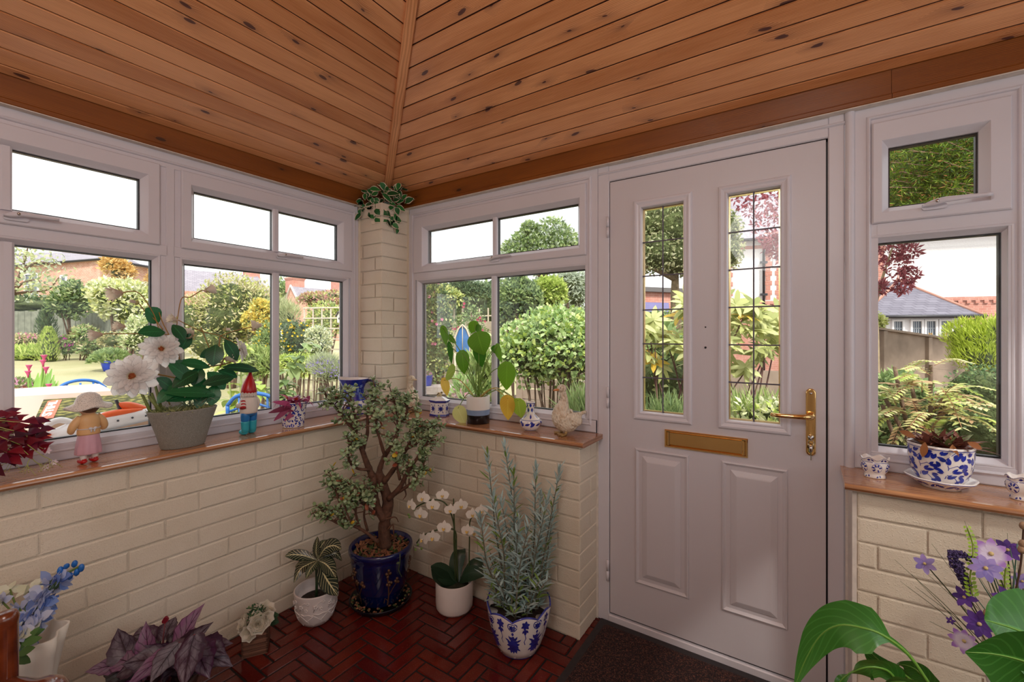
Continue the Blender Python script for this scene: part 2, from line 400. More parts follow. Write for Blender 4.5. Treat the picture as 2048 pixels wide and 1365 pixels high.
def sash(P,u0,u1,v0,v1,g,root,munt=None):
    "top-hung opener standing a little proud, g = (gu0,gu1,gv0,gv1) glass"
    mb=MB(); rc=[]; I=((g[0]-u0,u1-g[1]),(g[2]-v0,v1-g[3]))
    for k_,off,dp in ((0,0,.03),(0,0,-.008),(0,.004,-.012),(1,-.020,-.012),(1,-.018,-.010),(1,-.003,.012),(1,0,.016),(1,0,.05)):
        a,b_,c,d=[(I[i][j]*k_+off) for i in (0,1) for j in (0,1)]; rc.append([P(u0+a,v0+c,dp),P(u1-b_,v0+c,dp),P(u1-b_,v1-d,dp),P(u0+a,v1-d,dp)])
    for i in range(len(rc)-1):
        for j in range(4): mb.poly([rc[i][j],rc[i][(j+1)%4],rc[i+1][(j+1)%4],rc[i+1][j]],0)
    o=mb.build('sash',M_upvc,root)
    if munt is not None:
        m2=MB(); bar(m2,P,munt-.0145,munt+.0145,g[2]-.004,g[3]+.004,.002,.019,0,.006); m2.build('glazing_bar',M_upvc,o)
        m3=MB(); m3.poly([P(munt-.012,g[2],.024),P(munt+.012,g[2],.024),P(munt+.012,g[3],.024),P(munt-.012,g[3],.024)]); 
        m3.box(*sorted((P(munt-.013,0,.0205).x,P(munt+.013,0,.043).x)),*sorted((P(munt-.013,0,.0205).y,P(munt+.013,0,.043).y)),g[2],g[3]); m3.build('gasket',M_gask,o)
    pane(P,g[0]-.004,g[1]+.004,g[2]-.004,g[3]+.004,.0195,o); return o
def light_(P,g,root,munt=None,outer=None):
    "fixed lower light with sloping bead round glass g"
    o=pane(P,g[0]-.004,g[1]+.004,g[2]-.004,g[3]+.004,.0245,root)
    mb=MB(); q=.022; mb.ring(P,g[0]-q,g[1]+q,g[2]-q,g[3]+q,[(0,.03),(0,.0),(.003,-.002),(.007,-.001),(q-.003,.018),(q,.022),(q,.06)],0)
    mb.build('bead',M_upvc,o)
    if munt is not None:
        m2=MB(); bar(m2,P,munt-.0165,munt+.0165,g[2]-.004,g[3]+.004,.006,.0235,0,.007); m2.build('glazing_bar',M_upvc,o)
        m3=MB(); m3.box(*sorted((P(munt-.014,0,.029).x,P(munt+.014,0,.047).x)),*sorted((P(munt-.014,0,.029).y,P(munt+.014,0,.047).y)),g[2],g[3]); m3.build('gasket',M_gask,o)
    return o
def whandle(P,u,v,parent,L=.145,flip=1,d=-.012):
    mb=MB(); k=[]
    for i in range(20):
        a=2*PI*i/20; k.append((u+flip*.012+ (cos(a)*.008+ (.022 if cos(a)>0 else -.022)),v+sin(a)*.0085))
    b0=[P(x,y,d) for x,y in k]; b1=[P(x,y,d-.009) for x,y in k]; b=mb.add(b0+b1)
    for i in range(20): mb.face((b+i,b+(i+1)%20,b+20+(i+1)%20,b+20+i),0)
    mb.face([b+20+i for i in range(20)],0,None,False)
    base=mb.build('handle_base',M_upvc,parent)
    mb=MB(); pts=[];r=[]
    rows=[]
    for i in range(13):
        t=i/12; uu=u-flip*(.006)+flip*L*t-flip*.012; wv=.0105*(1-.45*t)*(min(1,t*5+.35)); dd=d-.014-.014*min(1,t*4)+.004*t; vv=v+.004+.010*min(1,t*3)
        rows.append([P(uu,vv+wv*cos(2*PI*j/10),dd+.0065*sin(2*PI*j/10)) for j in range(10)])
    b=mb.grid(rows,0,True); mb.face([b+j for j in range(10)],0); mb.face([b+120+j for j in range(10)],0)
    lv=mb.build('handle_lever',M_upvc,base)
    mb=MB(); c=P(u+flip*.014,v+.0115,d-.0335); ax=P(0,0,1)-P(0,0,0)
    mb.tube([c-ax*.002,c+ax*.006],.0045,12,0); mb.build('keyhole',M_steel,lv)
def frame(P,u0,u1,v0,v1,sashes,lights,root,mull=()):
    "outer frame, transom and mullions round the openings"
    tz=1.662
    mb=MB(); mb.ring(P,u0,u1,v0,v1,[(0,.07),(0,.0),(.03,.0),(.033,-.006),(.037,-.008),(.041,-.006),(.044,0),(.062,0)],0)
    w=.064
    us=sorted([u0+w]+[m for q in mull for m in q]+[u1-w])
    mb.ring(P,u0,u1,v0,v1,[(.062,0),(.062,.07),(0,.07)],0)
    for a,c in [(us[i],us[i+1]) for i in range(0,len(us),2)]:
        bar(mb,P,a-.004,c+.004,1.648,1.695,-.001,.07,0,.003,False)
    for a,c in mull: bar(mb,P,a-.030,c+.030,v0+.05,v1-.05,.004,.07,0,.003); bar(mb,P,a,c,v0+.06,v1-.06,-.001,.07,0,.003)
    return mb.build('frame',M_upvc,root)
V0,V1=.856,2.088
# front window
w2=sempty('window_2'); frame(PF,.205,1.457,V0,V1,None,None,w2)
s=sash(PF,.262,1.402,1.69,2.030,(.352,1.352,1.744,1.945),w2,.862); whandle(PF,.868,1.712,s)
light_(PF,(.298,1.385,.934,1.628),w2,.852)
m=MB(); m.box(.2,1.455,.0,.06,.8555,.915,0); bar(m,PF,.22,1.45,.856,.914,-.002,.05,0,.003,False); m.build('frame_rail',M_upvc,w2)
# left window, two double bays
w1=sempty('window_1'); frame(PL,-2.13,-.207,V0,V1,None,None,w1,[(-1.182,-1.150)])
for u0,mu in ((-1.131,-.707),(-2.051,-1.627)):
    s=sash(PL,u0+(.002 if u0>-2 else -.022),u0+(.866 if u0>-2 else .846),1.69,2.030,(u0+.057,u0+.787,1.744,1.955),w1,mu-.004)
    whandle(PL,mu+.004,1.712,s,.13)
    light_(PL,(u0+.022,u0+.828,.930,1.628),w1,mu)
m=MB(); bar(m,PL,-2.12,-.22,.856,.914,-.002,.06,0,.003,False); m.build('frame_rail',M_upvc,w1)
m=MB(); m.box(.0,.07,-3.3,-2.13,.855,2.09,0); m.build('frame_panel',M_upvc,w1)
# right hand side light
w3=sempty('window_3'); frame(PF,2.404,2.83,V0,V1,None,None,w3)
s=sash(PF,2.449,2.774,1.69,2.030,(2.494,2.709,1.743,1.946),w3); whandle(PF,2.59,1.722,s,.155)
light_(PF,(2.458,2.760,.934,1.628),w3)
m=MB(); bar(m,PF,2.41,2.82,.856,.914,-.002,.06,0,.003,False); m.build('frame_rail',M_upvc,w3)
m=MB(); m.box(2.83,3.6,.0,.07,.855,2.09,0); m.build('frame_panel',M_upvc,w3)
w4=sempty('window_4'); PR=lambda u,v,d:V((3.42+d,u,v)); frame(PR,-3.2,-.05,V0,V1,None,None,w4,[(-1.65,-1.60)])
for u0,u1 in ((-3.13,-1.69),(-1.56,-.12)): s=sash(PR,u0,u1,1.69,2.03,(u0+.06,u1-.06,1.744,1.955),w4); light_(PR,(u0+.02,u1-.02,.93,1.628),w4)
m=MB(); m.box(3.42,3.49,-.05,.0,.855,2.09); m.box(3.42,3.49,-3.3,-3.2,.855,2.09); m.build('frame_panel',M_upvc,w4)
# ---- front door
d1=sempty('door_1')
m=MB(); 
for a,c in ((1.457,1.513),(2.328,2.376)): bar(m,PF,a,c,.0,2.088,0,.07,0,.004)
bar(m,PF,1.513,2.328,2.016,2.088,0,.07,0,.004,False); bar(m,PF,1.46,2.376,2.050,2.062,-.006,.01,0,.005,False)
bar(m,PF,1.513,2.328,.0,.034,-.004,.07,0,.004,False)
rows=[[V((2.39+.014*cos(a),.002-.014*sin(a),z)) for a in [PI*i/10 for i in range(11)]] for z in (.0,2.09)]; m.grid(rows,0)
m.build('door_frame',M_upvc,d1)
m=MB(); m.box(1.5125,2.3285,.02,.03,.03,2.017); m.f=m.f[:0]; m=MB()
for a,c,e,g in ((1.512,1.522,.03,2.017),(2.319,2.330,.03,2.017)): m.box(a,c,.012,.03,e,g)
m.box(1.512,2.33,.012,.03,.03,.05); m.box(1.512,2.33,.012,.03,2.005,2.017); m.build('door_seal',M_gask,d1)
m=MB(); yy0,yy1=.003,.047
G1=(1.662,1.836,.976,1.870); G2=(2.006,2.182,.976,1.870); e=.006
xs=[1.517,G1[0]-e,G1[1]+e,G2[0]-e,G2[1]+e,2.322]
for i in (0,2,4): m.box(xs[i],xs[i+1],yy0,yy1,.043,2.011)
for i in (1,3): m.box(xs[i],xs[i+1],yy0,yy1,.043,.976-e); m.box(xs[i],xs[i+1],yy0,yy1,1.87+e,2.011)
PD=lambda u,v,d:V((u,yy0+d,v))
for x0,x1 in ((1.633,1.860),(1.982,2.208)):      # raised and fielded lower panels
    m.ring(PD,x0,x1,.216,.814,[(0,0),(.003,-.006),(.008,-.008),(.013,-.004),(.018,-.0012),(.033,-.001),(.034,-.004),(.052,-.011),(.056,-.012)],0)
    m.poly([PD(x0+.056,.216+.056,-.012),PD(x1-.056,.216+.056,-.012),PD(x1-.056,.814-.056,-.012),PD(x0+.056,.814-.056,-.012)],0)
leaf=m.build('door_leaf',M_door,d1)
for G in (G1,G2):
    m=MB(); q=.036; m.ring(PD,G[0]-q,G[1]+q,G[2]-q,G[3]+q,[(0,0),(.002,-.007),(.006,-.010),(.012,-.011),(.018,-.008),(.024,-.0065),(.029,-.008),(.033,-.006),(q,.004),(q,.02)],0); fr=m.build('glazing_frame',M_upvc,leaf)
    m=MB(); m.box(G[0]-.004,G[1]+.004,.020,.024,G[2]-.004,G[3]+.004); gl=m.build('glass',M_glass,leaf)
    m=MB(); m.ring(PF,G[0]-.004,G[1]+.004,G[2]-.004,G[3]+.004,[(0,.026),(.009,.026),(.009,.040),(0,.040)],0); m.build('spacer_bar',M_gold,leaf)
    m=MB(); cx=(G[0]+G[1])/2; bar(m,PF,cx-.0028,cx+.0028,G[2],G[3],.0175,.0198,0,.001)
    for k in range(1,6):
        z=G[2]+(G[3]-G[2])*k/6; bar(m,PF,G[0],G[1],z-.0028,z+.0028,.0172,.0198,0,.001,False)
    m.build('leading',M_lead,leaf)
m=MB()
for z in (1.345,1.262): m.tube([V((1.923,.0028,z)),V((1.923,.001,z))],.003 if z>1.3 else .0045,10,0)
m.build('screw_hole',M_gask,leaf)
for z in (1.807,1.027,.235):
    m=MB(); m.tube([(1.509,-.006,z-.047),(1.509,-.006,z-.002)],.0065,10,0); m.tube([(1.509,-.006,z+.0),(1.509,-.006,z+.047)],.0065,10,0); m.build('hinge',M_upvc,d1)
# letter plate
m=MB(); PB=lambda u,v,d:V((u,yy0+d,v))
m.ring(PB,1.762,2.076,.837,.911,[(0,0),(0,-.007),(.003,-.010),(.007,-.010),(.010,-.005),(.010,-.003)],0)
for a,c in ((1.770,1.782),(2.056,2.068)): bar(m,PB,a,c,.846,.902,-.012,-.002,0,.004)
lp=m.build('letter_plate',M_brass,leaf)
m=MB(); bar(m,PB,1.783,2.055,.847,.901,-.0055,-.001,0,.002,False); m.build('letter_flap',M_brass,lp)
# lever handle on back plate
m=MB(); k=[]
for i in range(28):
    a=2*PI*i/28; k.append((2.2775+.0155*cos(a),.998+.0155*sin(a)+(.106 if sin(a)>=0 else -.106)))
rows=[[PB(2.2775+(x-2.2775)*s_,.998+(z-.998)*(1-(1-s_)*.14),d) for x,z in k] for s_,d in ((1,0),(1,-.005),(.86,-.009),(.7,-.0085))]
b=m.grid(rows,0,True); m.face([b+84+i for i in range(28)],0); pl=m.build('handle_plate',M_brass,leaf)
m=MB(); pts=[(2.2775,-.006,1.020),(2.2775,-.032,1.021),(2.272,-.046,1.022),(2.255,-.052,1.022),(2.22,-.054,1.021),(2.18,-.053,1.020),(2.160,-.050,1.021)]
m.tube(pts,[.010,.009,.0095,.0095,.0085,.0080,.0075],12,0); m.ball((2.160,-.050,1.021),.0076,0,10,6); m.tube([(2.2775,.0,1.020),(2.2775,-.010,1.020)],.0135,16,0); m.build('lever',M_brass,pl)
m=MB(); m.tube([(2.2775,-.004,1.103),(2.2775,-.0075,1.103)],.0045,12,0); m.tube([(2.2775,-.004,.893),(2.2775,-.0075,.893)],.0045,12,0)
m.tube([(2.2775,-.003,.945),(2.2775,-.016,.945)],.009,16,0); m.build('lock_cylinder',M_steel,pl)
# keys hanging in the lock
kt=thing('key_ring','small steel key in the front door lock with spare key hanging below','key',(2.2775,-.017,.945))
m=MB(); m.box(-.0012,.0012,-.006,.004,-.004,.004); m.lathe([(.0,-.0012),(.010,-.0012),(.010,.0012),(.0,.0012)],16,0); 
m.v=[(x,y,z) for x,y,z in m.v]; R_=Matrix.Rotation(PI/2,4,'Y'); m.v=[tuple(R_@V(p)+V((0,-.012,0))) for p in m.v]; m.build('key_bow',M_steel,kt)
m=MB(); m.tube([(.009*cos(a),-.014,-.016+.010*sin(a)) for a in [2*PI*i/16 for i in range(17)]],.0008,5,0,False); m.build('split_ring',M_steel,kt)
m=MB(); m.tube([(0,-.014,-.026),(0,-.014,-.046)],.0055,10,0); m.box(-.0012,.0012,-.0148,-.0132,-.078,-.046); m.build('spare_key',M_steel,kt)
# ---- fascias (trim) and ceiling
def fasc(name,P,u0,u1,joint=None):
    mb=MB(); segs=[(u0,u1)] if joint is None else [(u0,joint-.0006),(joint+.0006,u1)]
    for a,c in segs:
        pr=[(.0,2.0905),(-.030,2.0905),(-.032,2.093),(-.032,2.106),(-.029,2.109),(-.021,2.1105),(-.020,2.114),(-.020,2.206),(.03,2.206)]
        k=0
        off=len(mb.v); A=mb.add([P(a,z,d) for d,z in pr]); B=mb.add([P(c,z,d) for d,z in pr])
        for i in range(len(pr)-1):
            l=math.hypot(pr[i+1][0]-pr[i][0],pr[i+1][1]-pr[i][1])
            mb.face((A+i,B+i,B+i+1,A+i+1),0,[(a,k),(c,k),(c,k+l),(a,k+l)],False); k+=l
        mb.face([A+i for i in range(len(pr))],0,None,False); mb.face([B+i for i in range(len(pr))],0,None,False)
    return struct(mb.build(name,M_fasc))
fasc('trim_3',PL,-3.4,-.0); fasc('trim_4',PF,.0,3.5,2.498)
m=MB(); m.box(.0,3.5,-.0305,.0,2.0875,2.0903); m.box(.0,.0305,-3.4,.0,2.0875,2.0903); m.box(.0,3.5,.001,.07,2.086,2.2); m.box(-.07,-.001,-3.4,.0,2.086,2.2); struct(m.build('trim_5',M_seal))
p1,p2=math.radians(20),math.radians(26.5); Z0=2.188; WB=.0675; K=math.tan(p2)/math.tan(p1); RX=1.70; RIGHT=3.42
def hipx(y): return .02+K*(-.02-y)
mb=MB()
def board(A,B,C,D,w,ul,up_d):
    # A-B lower edge, D-C upper edge; grooves at both edges, nrm pushes groove up
    nrm=(B-A).cross(D-A).normalized()
    if nrm.z<0: nrm=-nrm
    g=.0055; dep=.006; st=[(0,dep),(.0042,dep),(g+.001,0),(w-.002,0),(w-.0004,dep*.9),(w,dep)]
    rows=[]
    for t,h in st:
        f=t/w; rows.append((A.lerp(D,f)+nrm*h,B.lerp(C,f)+nrm*h,t))
    b=mb.add([q for r in rows for q in r[:2]]); L=(B-A).length
    for i in range(len(st)-1):
        m_=1 if i in (0,4) else 0
        mb.face((b+2*i,b+2*i+1,b+2*i+3,b+2*i+2),m_,[(0,rows[i][2]),(L,rows[i][2]),(L,rows[i+1][2]),(0,rows[i+1][2])],False)
WB=.073; S_=[0]+[.042+WB*i for i in range(40)]
for mirror in (0,1):
    for s0,s1 in zip(S_,S_[1:]):
        x0=.02+s0*cos(p1)
        if x0>=RX: break
        x1=min(RX,.02+s1*cos(p1)); z0=Z0+s0*sin(p1); z1=z0+(x1-x0)*math.tan(p1)
        y0=-.02-(x0-.02)/K; y1=-.02-(x1-.02)/K; X=(lambda q:RIGHT-q+.0) if mirror else (lambda q:q)
        board(V((X(x0),-3.4,z0)),V((X(x0),y0,z0)),V((X(x1),y1,z1)),V((X(x1),-3.4,z1)),s1-s0,0,0)
for s0,s1 in zip(S_,S_[1:]):
    y0=-.02-s0*cos(p2); y1=-.02-s1*cos(p2); z0=Z0+s0*sin(p2); z1=Z0+s1*sin(p2)
    if hipx(y1)>RX: break
    board(V((hipx(y0),y0,z0)),V((RIGHT-hipx(y0),y0,z0)),V((RIGHT-hipx(y1),y1,z1)),V((hipx(y1),y1,z1)),s1-s0,0,0)
struct(mb.build('ceiling',[M_ceil,M_groove]))
for nm,mir in (('trim_6',0),('trim_7',1)):
    mb=MB(); a=V((.02,-.02,Z0)); t=RX-.02; c=V((RX,-.02-t/K,Z0+t*math.tan(p1))); d=(c-a).normalized(); sd=d.cross(V((0,0,1))).normalized(); nn=sd.cross(d)
    if nn.z>0: nn=-nn
    pr=[(-.021,-.004),(-.021,.016),(-.017,.020),(.017,.020),(.021,.016),(.021,-.004)]
    A=[a+sd*u+nn*h for u,h in pr]; B=[c+sd*u+nn*h for u,h in pr]
    if mir: A=[V((RIGHT-q.x,q.y,q.z)) for q in A]; B=[V((RIGHT-q.x,q.y,q.z)) for q in B]
    b=mb.add(A+B); L=(c-a).length
    for i in range(5): mb.face((b+i,b+6+i,b+7+i,b+1+i),0,[(0,i*.012),(L,i*.012),(L,i*.012+.012),(0,i*.012+.012)],False)
    struct(mb.build(nm,M_ceil))
# ---- door mat
dm=thing('doormat','dark brown bristle doormat with a black rubber border at the front door','doormat',(0,0,0))
m=MB(); m.box(1.478,2.36,-.66,-.006,.0005,.007); m.build('rubber_border',mat('black_rubber','2b2527',.6,.2,80),dm)
M_coir,nt,b=newmat('brown_coir'); oc=objco(nt)
v=nt.nodes.new('ShaderNodeTexVoronoi'); setin(v,Scale=330.0); nt.links.new(oc,v.inputs['Vector']); sp=nt.nodes.new('ShaderNodeSeparateColor'); nt.links.new(v.outputs['Color'],sp.inputs[0])
nt.links.new(ramp(nt,sp.outputs[0],[(0,srgb('1c1012')),(.72,srgb('3a2120')),(1,srgb('8a5240'))]),b.inputs['Base Color']); setin(b,Roughness=.95); bump(nt,b,v.outputs['Distance'],1,.006)
m=MB(); rows=[]
x0,x1,y0,y1=1.505,2.333,-.632,-.034; nx,ny=60,44
rows=[[V((x0+(x1-x0)*i/nx,y0+(y1-y0)*j/ny,.0065 if i in(0,nx) or j in (0,ny) else .011+rd(-.0018,.0018))) for i in range(nx+1)] for j in range(ny+1)]
m.grid(rows,0,False,None,False); m.build('bristle_pile',M_coir,dm)
# ================================================================ THINGS INDOORS
def ray_(px,py): return FWD+RGT*((px-1024)/FPX)+V((0,0,(HY-py)/FPX))
def atx(px,py,x): r=ray_(px,py); return CAM+r*((x-CAM.x)/r.x)
def aty(px,py,y): r=ray_(px,py); return CAM+r*((y-CAM.y)/r.y)
def atz(px,py,z): r=ray_(px,py); return CAM+r*((z-CAM.z)/r.z)
SILL=.8555
def loc_(t): L=V(t.location); return lambda p:V(p)-L
def bez(pts,n=8):
    "smooth path through points"
    P=[V(p) for p in pts]; P=[P[0]*2-P[1]]+P+[P[-1]*2-P[-2]]; o=[]
    for i in range(1,len(P)-2):
        for k in range(n):
            t=k/n; a,b,c,d=P[i-1:i+3]
            o.append(.5*((2*b)+(c-a)*t+(2*a-5*b+4*c-d)*t*t+(3*b-a-3*c+d)*t**3))
    o.append(P[-2]); return o
def lerps(a,b,n): return [a+(b-a)*i/(n-1) for i in range(n)]
def blade(mb,path,ws,side,m=0,fold=.2,nn=8,cup=0):
    "leaf blade along a given midrib; side = across direction(s)"
    P=bez(path,nn); k=len(P); rows=[]
    sides=side if isinstance(side,list) else [side]
    def lerp_list(L,t):
        x=t*(len(L)-1); i=min(int(x),len(L)-2) if len(L)>1 else 0
        return L[0] if len(L)==1 else L[i]*(1-(x-i))+L[i+1]*(x-i)
    for i,p in enumerate(P):
        t=i/(k-1); d=(P[min(i+1,k-1)]-P[max(i-1,0)]).normalized()
        s=V(lerp_list([V(q) for q in sides],t)); s=(s-d*s.dot(d)).normalized(); n=s.cross(d)
        w=lerp_list(ws,t)
        rows.append([p-s*w+n*w*fold*1.2,p-s*w*.5+n*w*fold*.4,p,p+s*w*.5+n*w*fold*.4,p+s*w+n*w*fold*1.2])
    mb.grid(rows,m,False,lambda i,j:(i/(k-1),j/4))
# --- surface decals for painted pottery
class Surf:
    def __init__(s,prof,sx=1,sy=1,off=.0006,fn=None): s.p=prof; s.sx=sx; s.sy=sy; s.off=off; s.fn=fn
    def r(s,z):
        p=s.p
        for i in range(len(p)-1):
            if p[i][1]<=z<=p[i+1][1] and p[i+1][1]>p[i][1]:
                f=(z-p[i][1])/(p[i+1][1]-p[i][1]); return p[i][0]+(p[i+1][0]-p[i][0])*f
        return p[-1][0]
    def pt(s,a,z,k=1):
        r=s.r(z)+s.off*k
        if s.fn: r,z=s.fn(a,r,z,0)
        return V((cos(a)*r*s.sx,sin(a)*r*s.sy,z))
    def petal(s,mb,a,z,ang,L,W,m,k=1):
        n=5; c=[]; r=max(s.r(z),.005)
        def q(u,v): return s.pt(a+(u*cos(ang)-v*sin(ang))/r,z+u*sin(ang)+v*cos(ang),k)
        rows=[[q(L*i/n,-W*.5*sin(PI*(i+.15)/(n+.3))),q(L*i/n,0),q(L*i/n,W*.5*sin(PI*(i+.15)/(n+.3)))] for i in range(n+1)]
        mb.grid(rows,m)
    def stroke(s,mb,pts,w,m,k=.8):
        rows=[]
        for i,(a,z) in enumerate(pts):
            a0,z0=pts[max(0,i-1)]; a1,z1=pts[min(len(pts)-1,i+1)]; r=max(s.r(z),.004)
            dx,dz=(a1-a0)*r,z1-z0; l=math.hypot(dx,dz) or 1; nx,nz=-dz/l*w/2,dx/l*w/2
            rows.append([s.pt(a-nx/r,z-nz,k),s.pt(a+nx/r,z+nz,k)])
        mb.grid(rows,m)
    def band(s,mb,z,w,m,n=48,k=.9): s.stroke(mb,[(2*PI*i/n,z) for i in range(n+1)],w,m,k)
    def flower(s,mb,a,z,R,m,n=6,rot=0):
        for i in range(n): s.petal(mb,a,z,rot+2*PI*i/n,R,R*.62,m)
M_glaze=mat('white_glazed_pottery','e9e2de',.14,.03,8,coat=.5)
M_cobalt=mat('cobalt_blue_glaze','1b2f9a',.14,.25,30,coat=.5)
M_navy=mat('navy_glaze','10164e',.12,.2,14,coat=.6)
M_soil=mat('dark_potting_soil','2a1c14',.95,.4,60,90,.9,.01)
M_stem=mat('green_stem','5f7a35',.5,.2,20)
M_red=mat('red_gloss_paint','b0121a',.28,.06,20)
M_orange=mat('orange_beak','c9793a',.45,.1,40)
M_white=mat('matt_white_ceramic','e2d9d6',.4,.03,12)
# ---------------- jade plant
D=2.17
jt=thing('jade_plant','tall woody jade plant with small rounded leaves in glossy blue pot in the corner','plant',(.52,-.475,0)); L_=loc_(jt)
jp=[(.0,.024),(.098,.024),(.104,.030),(.120,.10),(.136,.18),(.143,.235),(.145,.252),(.150,.258),(.153,.270),(.151,.283),(.146,.288),(.138,.285),(.134,.262),(.130,.245),(0,.245)]
mb=MB(); mb.lathe(jp,48,0,mf=lambda i:1 if 5<=i<=12 else 0)
S=Surf([(.104,.03),(.120,.10),(.136,.18),(.143,.235)],off=.0012); fa=-PI/2+.25
for a0 in (fa-1.15,fa-.35,fa+.9,fa+2,fa+3.2):                     # raised bronze blossom sprig
    S.stroke(mb,[(a0,.035),(a0+.02,.08),(a0+.0,.12),(a0-.05,.17),(a0-.03,.215)],.006,2,1.2); S.stroke(mb,[(a0+.02,.085),(a0+.18,.12),(a0+.30,.14)],.005,2,1.2); S.stroke(mb,[(a0,.06),(a0-.12,.075),(a0-.16,.05)],.005,2,1.2)
    for (da,zz) in ((-.03,.215),(-.10,.2),(.02,.2),(-.06,.185),(.30,.145),(.24,.15),(.36,.14),(.30,.16),(.02,.14),(-.06,.145),(.08,.15),(0,.155)):
        p=S.pt(a0+da,zz,1); mb.ball(p,.007,2,8,5)
mb.build('pot',[mat('deep_blue_glaze','081444',.1,.35,9,coat=.7),M_navy,mat('bronze_relief','5a3a22',.35,.2,30)],jt)
mb=MB(); mb.lathe([(0,0),(.120,0),(.135,.006),(.150,.030),(.148,.033),(.142,.03),(.130,.014),(0,.012)],44,0)
for i in range(110):
    a=rd(0,2*PI); r=rd(.108,.138); mb.ball((r*cos(a),r*sin(a),.02+rd(0,.012)),(rd(.005,.009),rd(.004,.007),rd(.003,.005)),RN.choice((1,2,2)),6,4,Matrix.Rotation(rd(0,6),4,'Z'))
M_bark=mat('bark_chips','8a5a3e',.8,.45,50); M_chip2=mat('green_fallen_leaves','48552a',.6,.3,30)
mb.build('saucer',[mat('black_glaze_saucer','12121c',.2),M_chip2,M_bark],jt)
mb=MB(); mb.lathe([(.131,.243),(.1,.255),(.05,.262),(0,.264)],28,0)
for i in range(230):
    a=rd(0,2*PI); r=.128*math.sqrt(rd(0,1)); M=Matrix.Rotation(rd(0,6),4,V((rd(-1,1),rd(-1,1),1)).normalized()); c=V((r*cos(a),r*sin(a),.262+rd(0,.012)))
    s=rd(.006,.014); mb.box(-s,s,-s*.55,s*.55,-.002,.002,RN.choice((1,1,1,2)),lambda x,y,z:c+M@V((x,y,z)))
for pth in ([(836-36,1108),(800,1125),(797,1140),(801,1150)],):
    mb.tube([L_(at(x,y,D-.15)) for x,y in pth],.0022,5,2)
    for x,y in pth[1:]: mb.leaf(L_(at(x,y,D-.15)),(rd(-1,1),-.3,rd(-1,0)),(0,-1,0),.018,.01,2)
mb.build('bark_mulch',[M_soil,M_bark,M_chip2],jt)
tr=MB(); tw=[]
def br(pts,r0,r1,dz=0,dz1=None,m=0):
    dz1=dz if dz1 is None else dz1; n=len(pts)
    P=bez([L_(at(x,y,D+dz+(dz1-dz)*i/(n-1))) for i,(x,y) in enumerate(pts)],5)
    rr=[.82*(r0+(r1-r0)*i/(len(P)-1))*(1+rd(-.12,.12)) for i in range(len(P))]; tr.tube(P,rr,8,m); return P
br([(772,1095),(768,1062),(772,1030),(776,1002),(766,972),(756,945)],.036,.026)
br([(768,1040),(752,1010),(748,975),(745,950)],.024,.022,-.02)
ends=[]
def b2(pts,r0,r1,dz=0,dz1=None): ends.append(br(pts,r0,r1,dz,dz1))
b2([(745,955),(733,925),(722,895),(706,862),(690,838),(668,812),(657,800)],.020,.005,-.02,-.10)
b2([(712,872),(712,845),(705,815),(700,790)],.010,.004,-.05,-.08)
b2([(726,900),(735,865),(735,830),(742,800),(750,782)],.012,.004,-.02,0)
b2([(740,940),(716,938),(700,925),(697,905),(703,880)],.010,.004,-.04,-.12)
b2([(756,950),(768,915),(790,880),(796,850),(792,815),(785,795)],.017,.005,.0,.03)
b2([(770,915),(760,880),(752,850),(758,830)],.010,.004,-.05,-.10)
b2([(796,850),(812,835),(815,815),(812,795)],.008,.004,.03,.05)
b2([(768,965),(790,935),(812,900),(830,868),(836,850)],.017,.005,-.02,-.05)
b2([(812,900),(836,885),(855,865),(862,850)],.009,.004,-.05,-.08)
b2([(776,1000),(800,975),(818,940),(838,912),(850,890),(868,868)],.016,.005,-.03,-.10)
b2([(784,992),(812,975),(838,955),(848,940)],.012,.005,-.03,-.06)
b2([(800,960),(792,920),(800,890)],.009,.004,-.08,-.14)
b2([(756,1085),(730,1064),(705,1052),(676,1048),(655,1033),(642,1018)],.011,.004,-.06,-.1)
b2([(720,1060),(712,1030),(708,1000),(700,985)],.008,.004,-.06,-.12)
b2([(690,1050),(682,1015),(672,985),(667,955)],.007,.003,-.08,-.08)
b2([(705,1055),(692,1020),(686,990),(690,970)],.006,.003,-.1,-.1)
b2([(735,1062),(728,1030),(735,1000),(727,985)],.008,.003,-.05,-.1)
b2([(752,1030),(738,1018),(722,1005),(718,990)],.009,.004,-.03,-.08)
for p in ([(768,1040),(790,1035),(797,1045)],[(775,1060),(786,1050),(788,1072),(796,1085)],[(808,975),(812,990),(806,1000)],[(742,945),(735,955),(728,950)]): br(p,.006,.002,-.03)
tr.build('trunk',[mat('jade_bark','5b3c2c',.8,.4,30,60,.8,.006)],jt)
fo=MB()
def rosette(p,ax,n,s):
    ax=V(ax).normalized(); u=ax.orthogonal().normalized(); w=ax.cross(u); a0=rd(0,6)
    for k in range(n):
        for h in (0,PI):
            a=a0+k*PI/2+h; d=(u*cos(a)+w*sin(a))*(1-.14*k)+ax*(.35+.22*k)
            l=s*rd(.8,1.15)*(1-.08*k); q=p+ax*(k*s*.35-s*.5); mi=1 if RN.random()<.012 else (2 if RN.random()<.02 else 0)
            d.normalize(); sd_=d.cross(ax).normalized(); nn_=sd_.cross(d); M=Matrix((d,sd_,nn_)).transposed()
            fo.ball(q+d*l*.5,(l*.5,l*.34,l*.085),mi,7,5,M)
